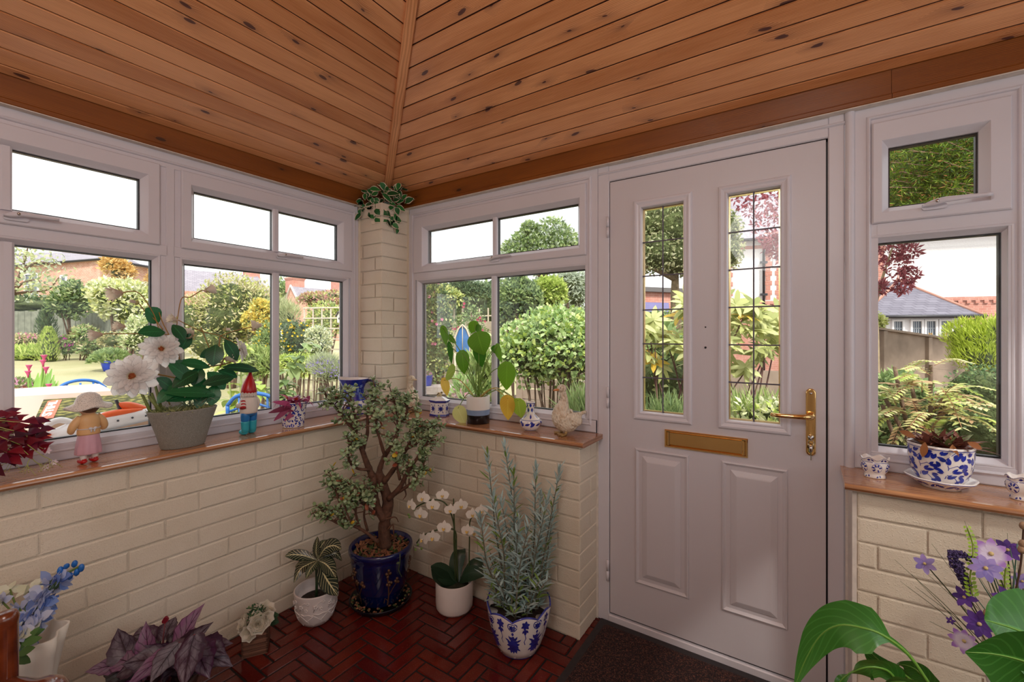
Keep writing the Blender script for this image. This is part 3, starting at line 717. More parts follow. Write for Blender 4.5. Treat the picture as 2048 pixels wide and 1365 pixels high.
for P in ends:
    n=len(P)
    for i in range(n):
        t=i/(n-1)
        if t<.30: continue
        for rep in range(2 if t>.6 else 1):
            d=V((rd(-1,1),rd(-1,1),rd(-.2,1.1))).normalized(); q=P[i]+d*rd(.018,.075)
            if q.x+jt.location.x<.225 or q.y+jt.location.y>-.215: q=P[i]+V((.01,-.01,.01))
            tr2=(q-P[i]); fo.tube([P[i],P[i]+tr2*.6+V((0,0,.004)),q],.0028,5,3)
            rosette(q,tr2+V((0,0,.02)),RN.choice((2,2,3)),rd(.024,.033))
    rosette(P[-1],V((0,0,1)),3,.034)
M_jade=leafmat('jade_leaf','4f6a3a','a3b488','7a9464',.22,.05,spec=.7)
fo.build('foliage',[M_jade,leafmat('jade_leaf_yellow','c9a01c','d8b53a',None,.4,.1),leafmat('jade_leaf_red','9a4a34','b06a4c',None,.4,.1),mat('jade_twig','6b4a36',.8)],jt)
# ---------------- zebra plant
zt=thing('zebra_plant','zebra plant with cream veined dark leaves in white embossed pot on floor','plant',(.385,-.735,0)); L_=loc_(zt)
zp=[(0,0),(.045,.0),(.062,.006),(.078,.03),(.088,.07),(.092,.11),(.094,.145),(.0945,.150),(.092,.153),(.088,.150),(.085,.12),(.083,.10),(0,.10)]
mb=MB(); mb.lathe(zp,44,0,mf=lambda i:0); S=Surf(zp[2:7],off=.0012)
def relief(pts,r=.0022): mb.tube([S.pt(a_,z_,.6) for a_,z_ in pts],r,5,0)
for i in range(9):
    a=2*PI*i/9; relief([(a,.014),(a+.35,.042),(a+.7,.070)]); relief([(a+.7,.014),(a+.35,.042),(a,.070)]); relief([(a+.7*k/6,.073+.003*sin(k*2.1)) for k in range(7)],.0026)
    relief([(a,.088),(a+.12,.118),(a+.3,.130),(a+.5,.118)],.0018)
    for da,z,R in ((.1,.108,.011),(.35,.096,.009),(.45,.126,.008)):
        for k in range(5): g=2*PI*k/5; mb.ball(S.pt(a+da+R*.6*cos(g)/.09,z+R*.6*sin(g),.8),R*.42,0,6,4)
mb.build('pot',[mat('white_embossed_ceramic','dcd2cf',.32,.04,20)],zt)
mb=MB(); mb.lathe([(.084,.098),(.04,.106),(0,.108)],20,0); mb.build('soil',[M_soil],zt)
mb=MB(); mb.tube([(0,0,.10),(.003,0,.16),(.0,.0,.235)],[.006,.006,.005],8,0); mb.build('stem',[mat('dark_green_stem','2c4326',.5)],zt)
def zeb(nt,uv,col):
    sp=nt.nodes.new('ShaderNodeSeparateXYZ'); nt.links.new(uv,sp.inputs[0])
    av=math_(nt,'ABSOLUTE',math_(nt,'SUBTRACT',sp.outputs[1],.5))
    ph=math_(nt,'SUBTRACT',sp.outputs[0],math_(nt,'MULTIPLY',math_(nt,'POWER',av,.8),.42))
    s=math_(nt,'SINE',math_(nt,'MULTIPLY',ph,58.0)); cr=srgb('ddd8a8')
    c=mixc(nt,math_(nt,'MULTIPLY',math_(nt,'GREATER_THAN',s,.93),math_(nt,'LESS_THAN',av,.44)),col,cr)
    return mixc(nt,math_(nt,'LESS_THAN',av,.035),c,cr)
mb=MB(); Dz=(V(zt.location)-CAM).dot(FWD)
def zl(pts,w,dz,side=None):
    P=[L_(at(x,y,Dz+dz*(i/(len(pts)-1)))) for i,(x,y) in enumerate(pts)]
    d=(P[-1]-P[0]); s=side or d.cross(V((.55,-.83,.5)))
    blade(mb,P,[.003,w*.6,w*.95,w,w*.86,w*.55,.002],s,0,-.18,8)
zl([(632,1120),(608,1112),(585,1110),(570,1113)],.024,-.02)
zl([(633,1122),(615,1130),(600,1140),(588,1166)],.026,-.09)
zl([(635,1122),(628,1130),(620,1140),(612,1158)],.024,-.12)
zl([(634,1115),(632,1105),(633,1090),(635,1074)],.018,.0)
zl([(637,1118),(650,1098),(668,1092),(683,1100)],.034,-.04)
zl([(638,1120),(655,1110),(672,1108),(684,1122)],.022,.05)
zl([(637,1122),(650,1128),(660,1138),(672,1156)],.034,-.08)
zl([(636,1122),(648,1150),(660,1170),(675,1192)],.044,-.13)
zl([(636,1122),(625,1118),(604,1124),(590,1135)],.022,.06)
zl([(635,1120),(640,1098),(648,1085),(655,1080)],.022,.05)
mb.build('foliage',[leafmat('zebra_leaf','0e1c14','18301e',None,.3,.05,pattern=zeb,spec=.6)],zt)
# ---------------- white orchid
ot=thing('orchid','artificial white moth orchid in plain white cylinder pot below the front window','plant',(.856,-.315,0)); L_=loc_(ot); Do=(V(ot.location)-CAM).dot(FWD)
mb=MB(); mb.lathe([(0,0),(.066,0),(.080,.004),(.087,.016),(.0885,.04),(.0895,.138),(.088,.141),(.085,.138),(.084,.115),(0,.115)],44,0); mb.build('pot',[mat('white_stoneware','dfd5d0',.5,.03,14)],ot)
mb=MB(); mb.lathe([(.084,.112),(.04,.12),(0,.121)],20,0); mb.build('moss',[mat('dark_moss','2c3322',.95,.4,60,80,.8,.008)],ot)
mb=MB()
def olf(pts,w,dz):
    P=[L_(at(x,y,Do+dz*i/(len(pts)-1))) for i,(x,y) in enumerate(pts)]; d=P[-1]-P[0]
    blade(mb,P,[.006,w*.7,w,w,w*.9,w*.6,.003],d.cross(V((.55,-.83,.8))),0,-.22,7)
olf([(914,1165),(895,1150),(878,1140),(862,1133)],.036,-.06); olf([(912,1167),(893,1160),(876,1150),(863,1138)],.032,-.12)
olf([(916,1165),(912,1130),(920,1105),(930,1098)],.036,.10); olf([(918,1166),(930,1150),(950,1146),(968,1152)],.034,-.08); olf([(920,1165),(945,1135),(965,1130),(972,1148)],.034,.04); olf([(914,1168),(900,1166),(888,1164),(876,1158)],.012,-.1)
mb.build('leaves',[leafmat('orchid_leaf','1d3322','2b4630',None,.32,.05,vein=.12,spec=.6)],ot)
mb=MB()
for pth in ([(911,1165),(908,1090),(907,1046),(893,1010),(870,1000),(845,1008),(828,1018)],[(916,1165),(913,1100),(911,1064),(895,1058),(870,1062),(846,1072),(833,1087)],[(938,1160),(939,1080),(941,1040),(960,1025),(975,1030)],[(915,1165),(909,1060),(907,998)]):
    mb.tube(bez([L_(at(x,y,Do)) for x,y in pth],5),.0032,6,0)
for x,y in ((829,1020),(817,1030),(819,1035),(836,1090),(831,1100),(843,1098)): mb.ball(L_(at(x,y,Do-.02)),(.006,.005,.006),1,8,6)
mb.build('flower_stems',[mat('orchid_stem','3f4e2a',.5,.3,30),mat('orchid_bud','6b8a3a',.5)],ot)
M_petal=leafmat('orchid_petal','ece6dc','f6f1e8',None,.5,.25); M_lip=mat('orchid_lip','d8b45a',.5,.3,60)
def oflower(px,py,dz,fx,fz,s):
    c=L_(at(px,py,Do+dz)); n=(V((.45+fx,-.85,.12+fz))).normalized(); u=V((0,0,1)); u=(u-n*u.dot(n)).normalized(); w=u.cross(n)
    mb=MB()
    for a,l,wd in ((PI/2,.034,.024),(PI/2+2.15,.032,.022),(PI/2-2.15,.032,.022)): mb.leaf(c-n*.002,w*cos(a)+u*sin(a),n,l*s,wd*s,0,4,.25,.1,4)
    for a in (.15,PI-.15): mb.leaf(c,w*cos(a)+u*sin(a),n,.036*s,.042*s,0,4,.3,.08,2)
    for a in (-.6,PI+.6): mb.leaf(c+n*.003,(w*cos(a)*.6+u*sin(a)*.5+n*.5),n,.012*s,.009*s,1,3)
    mb.leaf(c+n*.004,-u+n*.7,n,.016*s,.011*s,1,3,-.4); mb.ball(c+n*.006,.0035*s,2,6,4); mb.build('flower',[M_petal,M_lip,M_glaze],ot)
for X,Y,fx,fz in ((130,470,-.5,0),(205,425,-.2,.1),(190,525,-.1,-.2),(265,472,0,0),(325,408,.2,.2),(375,500,.1,.1),(440,472,.4,0),(512,527,.3,.1),(568,505,.5,.2),(335,610,.0,.1),(480,628,-.1,.1),(205,680,-.6,-.1),(265,668,0,-.1),(520,640,.4,0)):
    oflower(780+X/3.102,860+Y/3.102,rd(-.05,-.01),fx,fz,rd(.9,1.05))
# ---------------- silver leaved shrub in tulip pot
st=thing('silver_shrub','silvery narrow leaved shrub in scalloped blue and white pot beside the brick pier','plant',(1.255,-.366,0)); L_=loc_(st); Ds=(V(st.location)-CAM).dot(FWD)
sp_=[(0,0),(.070,0),(.082,.006),(.098,.04),(.115,.09),(.127,.14),(.132,.17),(.134,.190),(.133,.197),(.128,.194),(.122,.16),(0,.155)]
sf=lambda a,r,z,i:(r*(1+.018*abs(sin(4*a))*min(1,z/.05)),z+.020*(max(0,z-.12)/.077)*(abs(cos(4*a))**.8-.5))
mb=MB(); mb.lathe(sp_,96,0,fn=sf,mf=lambda i:1 if i in(7,8) else 0); S=Surf(sp_[2:8],off=.0012,fn=sf)
for i in range(8):
    a=2*PI*i/8+PI/8; o=a-PI/8
    S.stroke(mb,[(a,.012),(a-.30,.055),(a-.36,.1),(a-.2,.15)],.005,0); S.stroke(mb,[(a,.012),(a+.30,.055),(a+.36,.1),(a+.2,.15)],.005,0)
    S.stroke(mb,[(a+.14*cos(t),.168+.017*sin(t)) for t in [k*.5 for k in range(13)]],.0035,1); S.flower(mb,a,.166,.015,1,7); S.petal(mb,a,.148,-PI/2,.018,.010,1)
    S.flower(mb,o,.166,.018,1,6,.3); S.petal(mb,o,.154,-PI/2,.026,.012,1); S.petal(mb,o+.04,.150,-1.1,.014,.007,1); S.petal(mb,o-.04,.15,-2.,.014,.007,1); S.stroke(mb,[(o,.13),(o+.03,.115),(o-.02,.1),(o+.02,.085)],.003,1)
    c=.086; S.flower(mb,a,c,.026,1,8,rd(0,1)); S.flower(mb,a+.07,c-.02,.014,1,6); S.flower(mb,a-.06,c-.026,.013,1,6); S.flower(mb,a,c+.03,.012,1,5); S.petal(mb,a,c+.014,PI/2,.028,.011,1); S.petal(mb,a,c-.012,-PI/2,.032,.011,1)
    for g in (.6,2.5,-.7,-2.4,1.1,2.0,-1.2,-1.9): S.petal(mb,a+.1*cos(g),c+.020*sin(g),g,.026,.008,1)
S.band(mb,.008,.004,1,96)
mb.build('pot',[M_glaze,mat('delft_blue','2a2f8e',.16,.35,40,coat=.5)],st)
mb=MB(); mb.lathe([(.123,.158),(.06,.168),(0,.170)],24,0); mb.build('soil',[M_soil],st)
sm=MB(); fo=MB()
def sstem(tip,base,dz,den=1.0,top=0.0):
    b=V((base[0],base[1],.165)); t=L_(at(tip[0],tip[1],Ds+dz)); mid=b.lerp(t,.5)+V((rd(-.02,.02),rd(-.02,.02),0)); P=bez([b,b.lerp(mid,.5)+V((0,0,.01)),mid,mid.lerp(t,.5),t],6); sm.tube(P,[.0042-.003*i/(len(P)-1) for i in range(len(P))],6,0)
    n=len(P); a=rd(0,6); Lh=(t-b).length; k=int(Lh/.0055*den)
    for j in range(k):
        f=(j+.5)/k; q=P[min(n-1,int(f*(n-1)))].lerp(P[min(n-1,int(f*(n-1))+1)],f*(n-1)%1); a+=2.39+rd(-.4,.4)
        ax=(t-b).normalized(); d=V((cos(a),sin(a),0))*(.95 if f<.88 else .35)+ax*(.38+f*.35)
        l=rd(.042,.066)*(1 if f<.85 else .8)
        fo.leaf(q,d,ax,l,rd(.0085,.0115),1 if RN.random()<.1 else 0,3,rd(-.2,.4),.25,0)
o=lambda X,Y:(780+X/3.102,860+Y/3.102)
for X,Y,bx,by,dz in ((605,150,-.06,.0,-.02),(710,95,-.02,.05,.05),(768,255,.0,.02,.02),(905,245,.03,.04,.03),(1055,240,.07,.02,.0),(800,560,.0,-.06,-.10),(975,430,.06,-.03,-.06),(935,410,.04,.06,.06),(560,540,-.07,-.03,-.06),(640,420,-.04,-.04,-.08),(690,440,-.03,.0,.0),(860,600,.03,-.07,-.12),(1010,520,.07,.03,.02)):
    sstem(o(X,Y),(bx,by),dz,.95)
for k in range(30):
    a=rd(0,2*PI); b=V((.05*cos(a),.05*sin(a),.165)); t=b+V((cos(a)*rd(.05,.12),sin(a)*rd(.04,.1)-.02,rd(.05,.24)))
    sm.tube([b,b.lerp(t,.5)+V((0,0,.02)),t],.002,5,0)
    for j in range(14):
        f=j/13; q=b.lerp(t,f); g=rd(0,6); fo.leaf(q,V((cos(g),sin(g),.5)),V((0,0,1)),rd(.04,.06),.0095,1 if RN.random()<.25 else 0,3,rd(0,.5),.25,0)
sm.build('stems',[mat('grey_woody_stem','6f6a58',.8,.3,40)],st)
fo.build('foliage',[leafmat('silver_leaf','7c9a98','c2d6d2','9cb4b0',.42,.1),leafmat('fresh_green_leaf','6e8a3c','8aa650',None,.5,.2)],st)
# ---------------- rose box
rt=thing('rose_box','cream artificial roses in small ribbed wooden cube box by the left wall','flower arrangement',(.350,-.985,0),None,math.atan2(.08,.051))
mb=MB(); h=.047
mb.box(-h+.002,h-.002,-h+.002,h-.002,0,.088,0)
for i in range(9):
    z=.004+i*.0093
    for (x0,x1,y0,y1) in ((-h,h,-h,-h+.006),(-h,h,h-.006,h),(-h,-h+.006,-h,h),(h-.006,h,-h,h)): mb.box(x0,x1,y0,y1,z,z+.0078,0)
mb.build('box',[woodmat('brown_washed_wood','4a2c20','8a604c','2a1812',.6,.2,60)],rt)
M_rose=leafmat('cream_rose_petal','e4dcc8','f2ece0',None,.6,.25)
def rose(parent,c,ax,s,name='rose',mt=None):
    ax=V(ax).normalized(); u=ax.orthogonal().normalized(); w=ax.cross(u); mb=MB(); c=V(c)
    for ring_,(n,r,tilt,l) in enumerate(((3,.10,1.9,.55),(4,.22,1.4,.62),(5,.38,.95,.72),(6,.55,.55,.8),(7,.68,.2,.85))):
        for k in range(n):
            a=2*PI*k/n+ring_*.7; d=u*cos(a)+w*sin(a); p=c+d*r*s*.35-ax*s*.25*(ring_*.12)
            mb.leaf(p,d*(1-.45*tilt/1.9)+ax*tilt,-d+ax*.1,l*s,.95*s*(.6+.1*ring_),0,4,-.9 if ring_>2 else -.35,.35,2)
    return mb.build(name,[mt or M_rose],parent)
for c,ax,s in ((V(c_),a_,s_*1.22) for c_,a_,s_ in (((.012,-.040,.125),(.2,-.9,.5),.037),((-.018,-.048,.092+.01),(-.3,-.9,.3),.030),((-.040,.0,.118),(-.9,-.3,.4),.034),((.034,.008,.150),(.5,-.4,.8),.034),((.040,-.028,.135),(.6,-.7,.3),.028),((.0,-.02,.148),(-.2,-.4,.9),.022))): rose(rt,c,ax,s)
mb=MB()
for i in range(240):
    c=V((rd(-.03,.03),rd(-.03,.03),.115+rd(-.01,.055))); mb.ball(c,.0035,0,5,4) if i<110 else mb.leaf(c,(rd(-1,1),rd(-1,1),rd(0,1)),(0,0,1),.016,.010,1,2)
for d,l in (((.9,-.2,-.15),.06),((1,.3,.2),.055),((.2,-.3,1),.06),((-.2,.2,1),.055),((.1,.3,1),.06)): mb.leaf((.03*d[0],.02,.10),d,(0,-.6,1),l,.042,1,5,.5,.15)
mb.build('greenery',[mat('moss_green_sprig','5f7a48',.6,.3,40),leafmat('rose_leaf','23402a','3d6340',None,.5,.15,vein=.2)],rt)
# ---------------- rex begonia
bt=thing('rex_begonia','purple and silver rex begonia spreading over a low pot at the left wall','plant',(.47,-1.355,0)); L_=loc_(bt)
mb=MB(); mb.lathe([(0,0),(.08,0),(.085,.01),(.108,.15),(.113,.155),(.113,.17),(.106,.17),(.102,.14),(0,.14)],36,0); mb.build('pot',[mat('brown_plastic_pot','3c2620',.5)],bt)
def beg(nt,uv,col):
    sp=nt.nodes.new('ShaderNodeSeparateXYZ'); nt.links.new(uv,sp.inputs[0]); av=math_(nt,'ABSOLUTE',math_(nt,'SUBTRACT',sp.outputs[1],.5))
    ph=math_(nt,'SUBTRACT',sp.outputs[0],math_(nt,'MULTIPLY',av,.55)); s=math_(nt,'SINE',math_(nt,'MULTIPLY',ph,36.0))
    nz=noise(nt,5,3,uv); mid=math_(nt,'SUBTRACT',1.0,math_(nt,'MULTIPLY',math_(nt,'ABSOLUTE',math_(nt,'SUBTRACT',av,.2)),4.0))
    sil=ramp(nt,math_(nt,'ADD',math_(nt,'MULTIPLY',mid,.35),nz),[(.55,(0,0,0,1)),(.85,(1,1,1,1))])
    c=mixc(nt,math_(nt,'MULTIPLY',sil,.5),col,srgb('8c8690')); c=mixc(nt,math_(nt,'MULTIPLY',math_(nt,'GREATER_THAN',s,.86),.55),c,srgb('2a1622')); c=mixc(nt,math_(nt,'MULTIPLY',math_(nt,'GREATER_THAN',av,.46),.6),c,srgb('3a1828')); return mixc(nt,math_(nt,'LESS_THAN',av,.02),c,srgb('24121c'))
M_beg=leafmat('begonia_leaf','1e0e18','4c2444','3a2a3a',.38,.05,pattern=beg,spec=.35); M_beg2=leafmat('begonia_pink_leaf','6a3460','96608c','4a5250',.36,.1,pattern=beg,spec=.35)
fo=MB(); stm=MB()
def bleaf(c,d,up,l,w,m):
    # asymmetric pointed, toothed blade
    c=V(c);d=V(d).normalized();up=V(up);rows=[];n=9
    for i in range(n+1):
        t=i/n; s=d.cross(up).normalized(); nn=s.cross(d).normalized(); ww=w*.5*(sin(PI*min(1,t*.92+.1))**.75)*(1 if t<.4 else (1-(t-.4)*.95)); 
        if i==n: ww=0
        j=1+(.1 if i%2 else -.04); rows.append([c-s*ww*j*1.15+nn*ww*.2,c-s*ww*.5+nn*ww*.02,c.copy(),c+s*ww*.5+nn*ww*.02,c+s*ww*j*.85+nn*ww*.2]); c=c+d*(l/n); d=(d-nn*(.55/n)).normalized()
    fo.grid(rows,m,False,lambda i,j:(i/n,j/4))
spec=[(388,1218,1.44,.3,.2,1.0),(232,1262,1.44,-.6,.2,.8),(285,1255,1.44,-.3,.1,.9),(405,1250,1.40,.5,.2,.8),(455,1282,1.44,1,.2,.3),(460,1325,1.36,1,.0,-.3),(440,1300,1.36,.9,-.4,.2),(340,1320,1.25,.5,-.6,.2),(250,1320,1.32,-.6,-.3,.2),(215,1310,1.42,-.9,.2,.1),(310,1290,1.38,-.1,-.3,.5),(375,1300,1.34,.2,-.5,.3),(345,1280,1.46,.1,.2,.9),(300,1350,1.22,-.1,-.8,-.2),(360,1360,1.2,.3,-.8,-.3),(410,1345,1.28,.7,-.6,-.3),(255,1355,1.24,-.5,-.7,-.1),(270,1300,1.46,-.4,.3,.5),(330,1340,1.3,0,-.5,.3),(390,1330,1.34,.4,-.4,.2),(225,1345,1.36,-.8,-.1,-.2),(430,1320,1.42,.8,.2,.1),(200,1335,1.4,-1,0,0),(320,1310,1.32,.2,-.4,.4),(290,1325,1.34,-.3,-.5,.3),(365,1265,1.47,.2,.1,.9),(420,1270,1.46,.6,.2,.6)]
for i,(x,y,dd,rx,ry,rz) in enumerate(spec):
    tip=L_(at(x,y,dd)); d=RGT*rx+FWD*ry+V((0,0,rz)); d.normalize(); l=rd(.105,.145); b=tip-d*l*.9
    if b.x+bt.location.x<.24: b.x=.24-bt.location.x
    if tip.x+bt.location.x<.23: d.x=abs(d.x)+.3
    bleaf(b,d,V((.3,-.5,1)),l,rd(.062,.085),RN.choice((0,1)))
    stm.tube(bez([(rd(-.04,.04),rd(-.04,.04),.14),b*.6+V((0,0,.08)),b],4),.003,5,0)
for i in range(22):
    a=rd(0,2*PI); b=V((cos(a)*rd(.02,.09),sin(a)*rd(.02,.09),rd(.17,.27))); d=V((cos(a),sin(a),rd(-.1,.6)))
    if b.x+d.x*.13+bt.location.x<.23: continue
    bleaf(b,d,V((.2,-.2,1)),rd(.09,.13),rd(.055,.08),RN.choice((0,0,0,1))); stm.tube([(0,0,.14),b],.003,5,0)
fo.build('foliage',[M_beg,M_beg2],bt); stm.build('stems',[mat('begonia_stalk','6a3038',.5)],bt)
mb=MB(); q=L_(at(330,1248,1.45))
for k in range(3): mb.leaf(q,(rd(-.5,.5),rd(-.5,.5),1),(1,0,0),.022,.018,0,3)
mb.tube([(0,0,.2),q],.002,5,1); mb.build('flower',[mat('crimson_petal','7a0f22',.5),mat('begonia_stalk','6a3038',.5)],bt)
# ---------------- blue delphinium spray in tall white vase
vt=thing('delphinium_vase','artificial blue delphinium spray in tall white ruffled vase behind the wooden chair','flower arrangement',(.41,-1.655,0)); L_=loc_(vt); Dv=(V(vt.location)-CAM).dot(FWD)
vf=lambda a,r,z,i:(r*(1+.10*sin(7*a+z*9)*min(1,z/.2)),z)
mb=MB(); mb.lathe([(0,0),(.07,0),(.074,.01),(.066,.12),(.06,.22),(.066,.32),(.078,.40),(.088,.455),(.082,.455),(.07,.40),(0,.38)],63,0,fn=vf); mb.build('vase',[mat('white_ruffled_ceramic','e6dfd2',.4,.05,12)],vt)
stm=MB(); fl=MB()
M_blue=leafmat('delphinium_petal','8ea4dc','e0e4f4','b8c6ea',.6,.3); M_bud=mat('deep_blue_bud','2468b8',.4,.25,40)
def spray(pts,dz,buds=0):
    P=bez([L_(at(x,y,Dv+dz*i/(len(pts)-1))) for i,(x,y) in enumerate(pts)],8); stm.tube(P,.003,6,0); return P
P=spray([(45,1290),(70,1225),(95,1180),(130,1150),(165,1131)],.06)
n=len(P)
for i in range(n):
    t=i/(n-1)
    if t>.68:
        if i%3==0: 
            for s in (-1,1): fl.ball(P[i]+V((0,0,.004))+(V((.4,.6,-.7))*s*rd(.010,.017)),(.0075,.0075,.0125),1,8,6,Matrix.Rotation(rd(0,1),4,'Y'))
    elif t>.55:
        fl.ball(P[i]+V((rd(-.012,.012),0,rd(-.012,.012))),(.008,.008,.012),2,8,6)
    if t<.66:
        for k in range(6):
            d=V((rd(-1,1),rd(-1,1),rd(-1,1))); fl.leaf(P[i]+d*.012,d,V((rd(-1,1),-1,.4)),rd(.026,.040),rd(.022,.034),0 if RN.random()<.85 else 4,3,.5,.12,2)
for (x,y,dz,m) in ((5,1205,.05,0),(20,1180,.08,3),(12,1240,0,0),(40,1215,.02,0),(60,1180,.05,3),(20,1270,-.04,0),(45,1265,-.05,0),(65,1255,-.02,0),(35,1300,-.06,0),(78,1240,.0,0),(50,1245,.0,0),(90,1215,.03,0)):
    c=L_(at(x,y,Dv+dz)); 
    if c.x+vt.location.x<.25: c.x=.25-vt.location.x
    for k in range(7):
        d=V((rd(-1,1),rd(-1,1),rd(-.6,1))).normalized(); fl.leaf(c,d,V((.4,-.8,.4)),rd(.026,.038),rd(.022,.03),m if RN.random()<.8 else 3,3,.5,.12,2)
    stm.tube([(0,0,.39),c*.5+V((0,0,.25)),c],.0025,5,0)
fl.build('blossom',[M_blue,M_bud,mat('green_bud','3f5a3c',.5),leafmat('pale_green_white_petal','d9dcc0','eef0e0',None,.6,.3),leafmat('mid_blue_petal','5f80c8','87a2de',None,.6,.3)],vt)
lf=MB()
for x,y,x2,y2,dz in ((45,1290,75,1278,-.07),(40,1300,68,1262,-.06),(35,1310,62,1298,-.09),(50,1280,80,1262,-.03),(30,1312,55,1325,-.09)):
    a=L_(at(x,y,Dv+dz)); b=L_(at(x2,y2,Dv+dz)); lf.leaf(a,b-a,V((.5,-.7,.6)),(b-a).length*1.15,.022,0,5,.3)
stm.build('stems',[M_stem],vt); lf.build('leaves',[leafmat('delphinium_leaf','2c4a24','5f8a4a','416a34',.5,.2)],vt)
# ---------------- wooden chair, mostly out of frame
ct=thing('wooden_chair','dark polished wooden armchair with rounded back post at the left edge','chair',(.62,-1.9,0)); L_=loc_(ct)
M_chair=woodmat('polished_dark_wood','4a1c0c','7c3a1c','240c06',.18,.1,50,.6)
pt=L_(at(11,1300,1.02)); ztop=L_(at(15,1224,1.02)).z
def post(x,y,z1,name,zb=0):
    mb=MB(); mb.lathe([(0,zb),(.019,zb),(.021,.02+zb),(.021,z1-.03),(.023,z1-.015),(.019,z1-.004),(.010,z1),(0,z1)],18,0,(x,y,0)); mb.build(name,[M_chair],ct)
post(pt.x,pt.y,ztop,'back_post'); post(pt.x-.30,pt.y-.30,ztop,'back_post')
mb=MB(); a=V((pt.x,pt.y,ztop-.10)); b=V((pt.x-.30,pt.y-.30,ztop-.10))
mb.tube(bez([a,(a+b)/2+V((-.03,.03,.02)),b],6),[.02]*13,10,0); mb.tube(bez([a-V((0,0,.14)),(a+b)/2+V((-.03,.03,-.14)),b-V((0,0,.14))],6),[.013]*13,10,0); mb.build('backrest',[M_chair],ct)
am=L_(at(108,1362,.93)); mb=MB(); mb.tube(bez([(pt.x,pt.y,ztop-.17),((pt.x+am.x)/2,(pt.y+am.y)/2,am.z-.055),(am.x-.01,am.y,am.z-.026),(am.x+.03,am.y-.02,am.z-.035)],6),[.018,.018,.019,.020,.021,.021,.021,.021,.022,.024,.026,.027,.026,.026,.025,.024,.023,.021,.016],12,0); mb.build('armrest',[M_chair],ct)
sx,sy=pt.x+.0,pt.y; d=(V((am.x,am.y,0))-V((pt.x,pt.y,0))).normalized(); e=V((-.7071,-.7071,0)); A=V((sx,sy,0))
mb=MB(); c=[A,A+d*.36,A+d*.36+e*.42,A+e*.42]; b=mb.add([V((p.x,p.y,.36)) for p in c]+[V((p.x,p.y,.40)) for p in c])
for i in range(4): mb.face((b+i,b+(i+1)%4,b+4+(i+1)%4,b+4+i),0,None,False)
mb.face((b+4,b+5,b+6,b+7),0,None,False); mb.face((b+3,b+2,b+1,b),0,None,False); mb.build('seat',[M_chair],ct)
for p in (A+d*.34,A+d*.34+e*.40): post(p.x,p.y,.37 if p is not None else 0,'leg')
# ---------------- peace lily in the foreground
lt=thing('peace_lily','peace lily with broad arching green leaves in the foreground by the doormat','plant',(2.62,-.80,0)); L_=loc_(lt)
mb=MB(); mb.lathe([(0,0),(.095,0),(.10,.01),(.125,.22),(.13,.235),(.122,.235),(.115,.2),(0,.2)],36,0); mb.build('pot',[mat('terracotta_pot','a05a3c',.7,.15,20)],lt)
M_lily=leafmat('lily_leaf','2f6a28','4a8a34',None,.25,.32,vein=.26,spec=.7)
fo=MB(); stm=MB()
def lil(pts,w,side,stem):
    P=[L_(at(*p)) for p in pts]; blade(fo,P,w,side,0,.14,8); stm.tube(bez([(rd(-.04,.04),rd(-.04,.04),.2),P[0]*.6+V((0,0,.12)),P[0]],5),.005,6,0)
    stm.tube(bez(P,4),[.0035*(1-i/(len(P)*4)) for i in range((len(P)-1)*4+1)],5,0)
o=lambda X,Y,d:(1560+X/3.74,1000+Y/3.74,d)
lil([o(1130,1400,.86),o(960,1160,.86),o(770,1015,.86),o(620,960,.87),o(440,940,.89),o(300,1020,.91),o(190,1200,.92),o(110,1400,.92)],[.004,.004,.006,.040,.046,.034,.026,.014,.002],[V((0,0,1))+FWD*.4,V((0,0,1))+FWD*.4,V((0,0,1))+FWD*.4,V((0,0,1))-RGT*.25+FWD*.5,V((0,0,.7))-RGT*.8+FWD*.5,V((0,0,.2))-RGT+FWD*.6],0)
lil([o(1060,1420,.92),o(960,1330,.92),o(860,1265,.92),o(760,1215,.93),o(680,1140,.94),o(655,1075,.95)],[.003,.004,.012,.024,.026,.018,.002],V((0,0,1))+RGT*-.3-FWD*.5,0)
lil([o(900,1420,.84),o(820,1290,.84),o(700,1250,.84),o(580,1270,.85),o(470,1340,.86),o(400,1440,.87)],[.004,.022,.034,.036,.026,.012,.002],V((0,0,1))-FWD*.6+RGT*.4,0)
lil([o(1150,1420,.95),o(1080,1330,.95),o(1000,1260,.96),o(900,1235,.97),o(840,1290,.98)],[.004,.026,.036,.034,.02,.002],V((0,0,1))-FWD*.7,0)
lil([o(1100,1430,.82),o(960,1370,.82),o(860,1360,.83),o(780,1375,.84)],[.003,.02,.026,.02,.002],V((0,0,1))-FWD*.7,0)
lil([o(2150,1330,.80),o(1980,1270,.80),o(1800,1200,.81),o(1600,1155,.82),o(1385,1140,.83)],[.03,.085,.09,.06,.002],[V((0,0,1))-FWD*.5,V((0,0,1))-FWD*.3,V((0,0,1))-FWD*.2],0)
lil([o(2150,1150,.84),o(1960,1060,.84),o(1760,970,.85),o(1600,920,.86),o(1530,900,.86)],[.03,.075,.075,.045,.004],[V((0,0,1))+FWD*.5,V((0,0,1))+FWD*.6],0)
fo.build('leaves',[M_lily],lt); stm.build('stalks',[mat('lily_stalk','6c9a3c',.35)],lt)
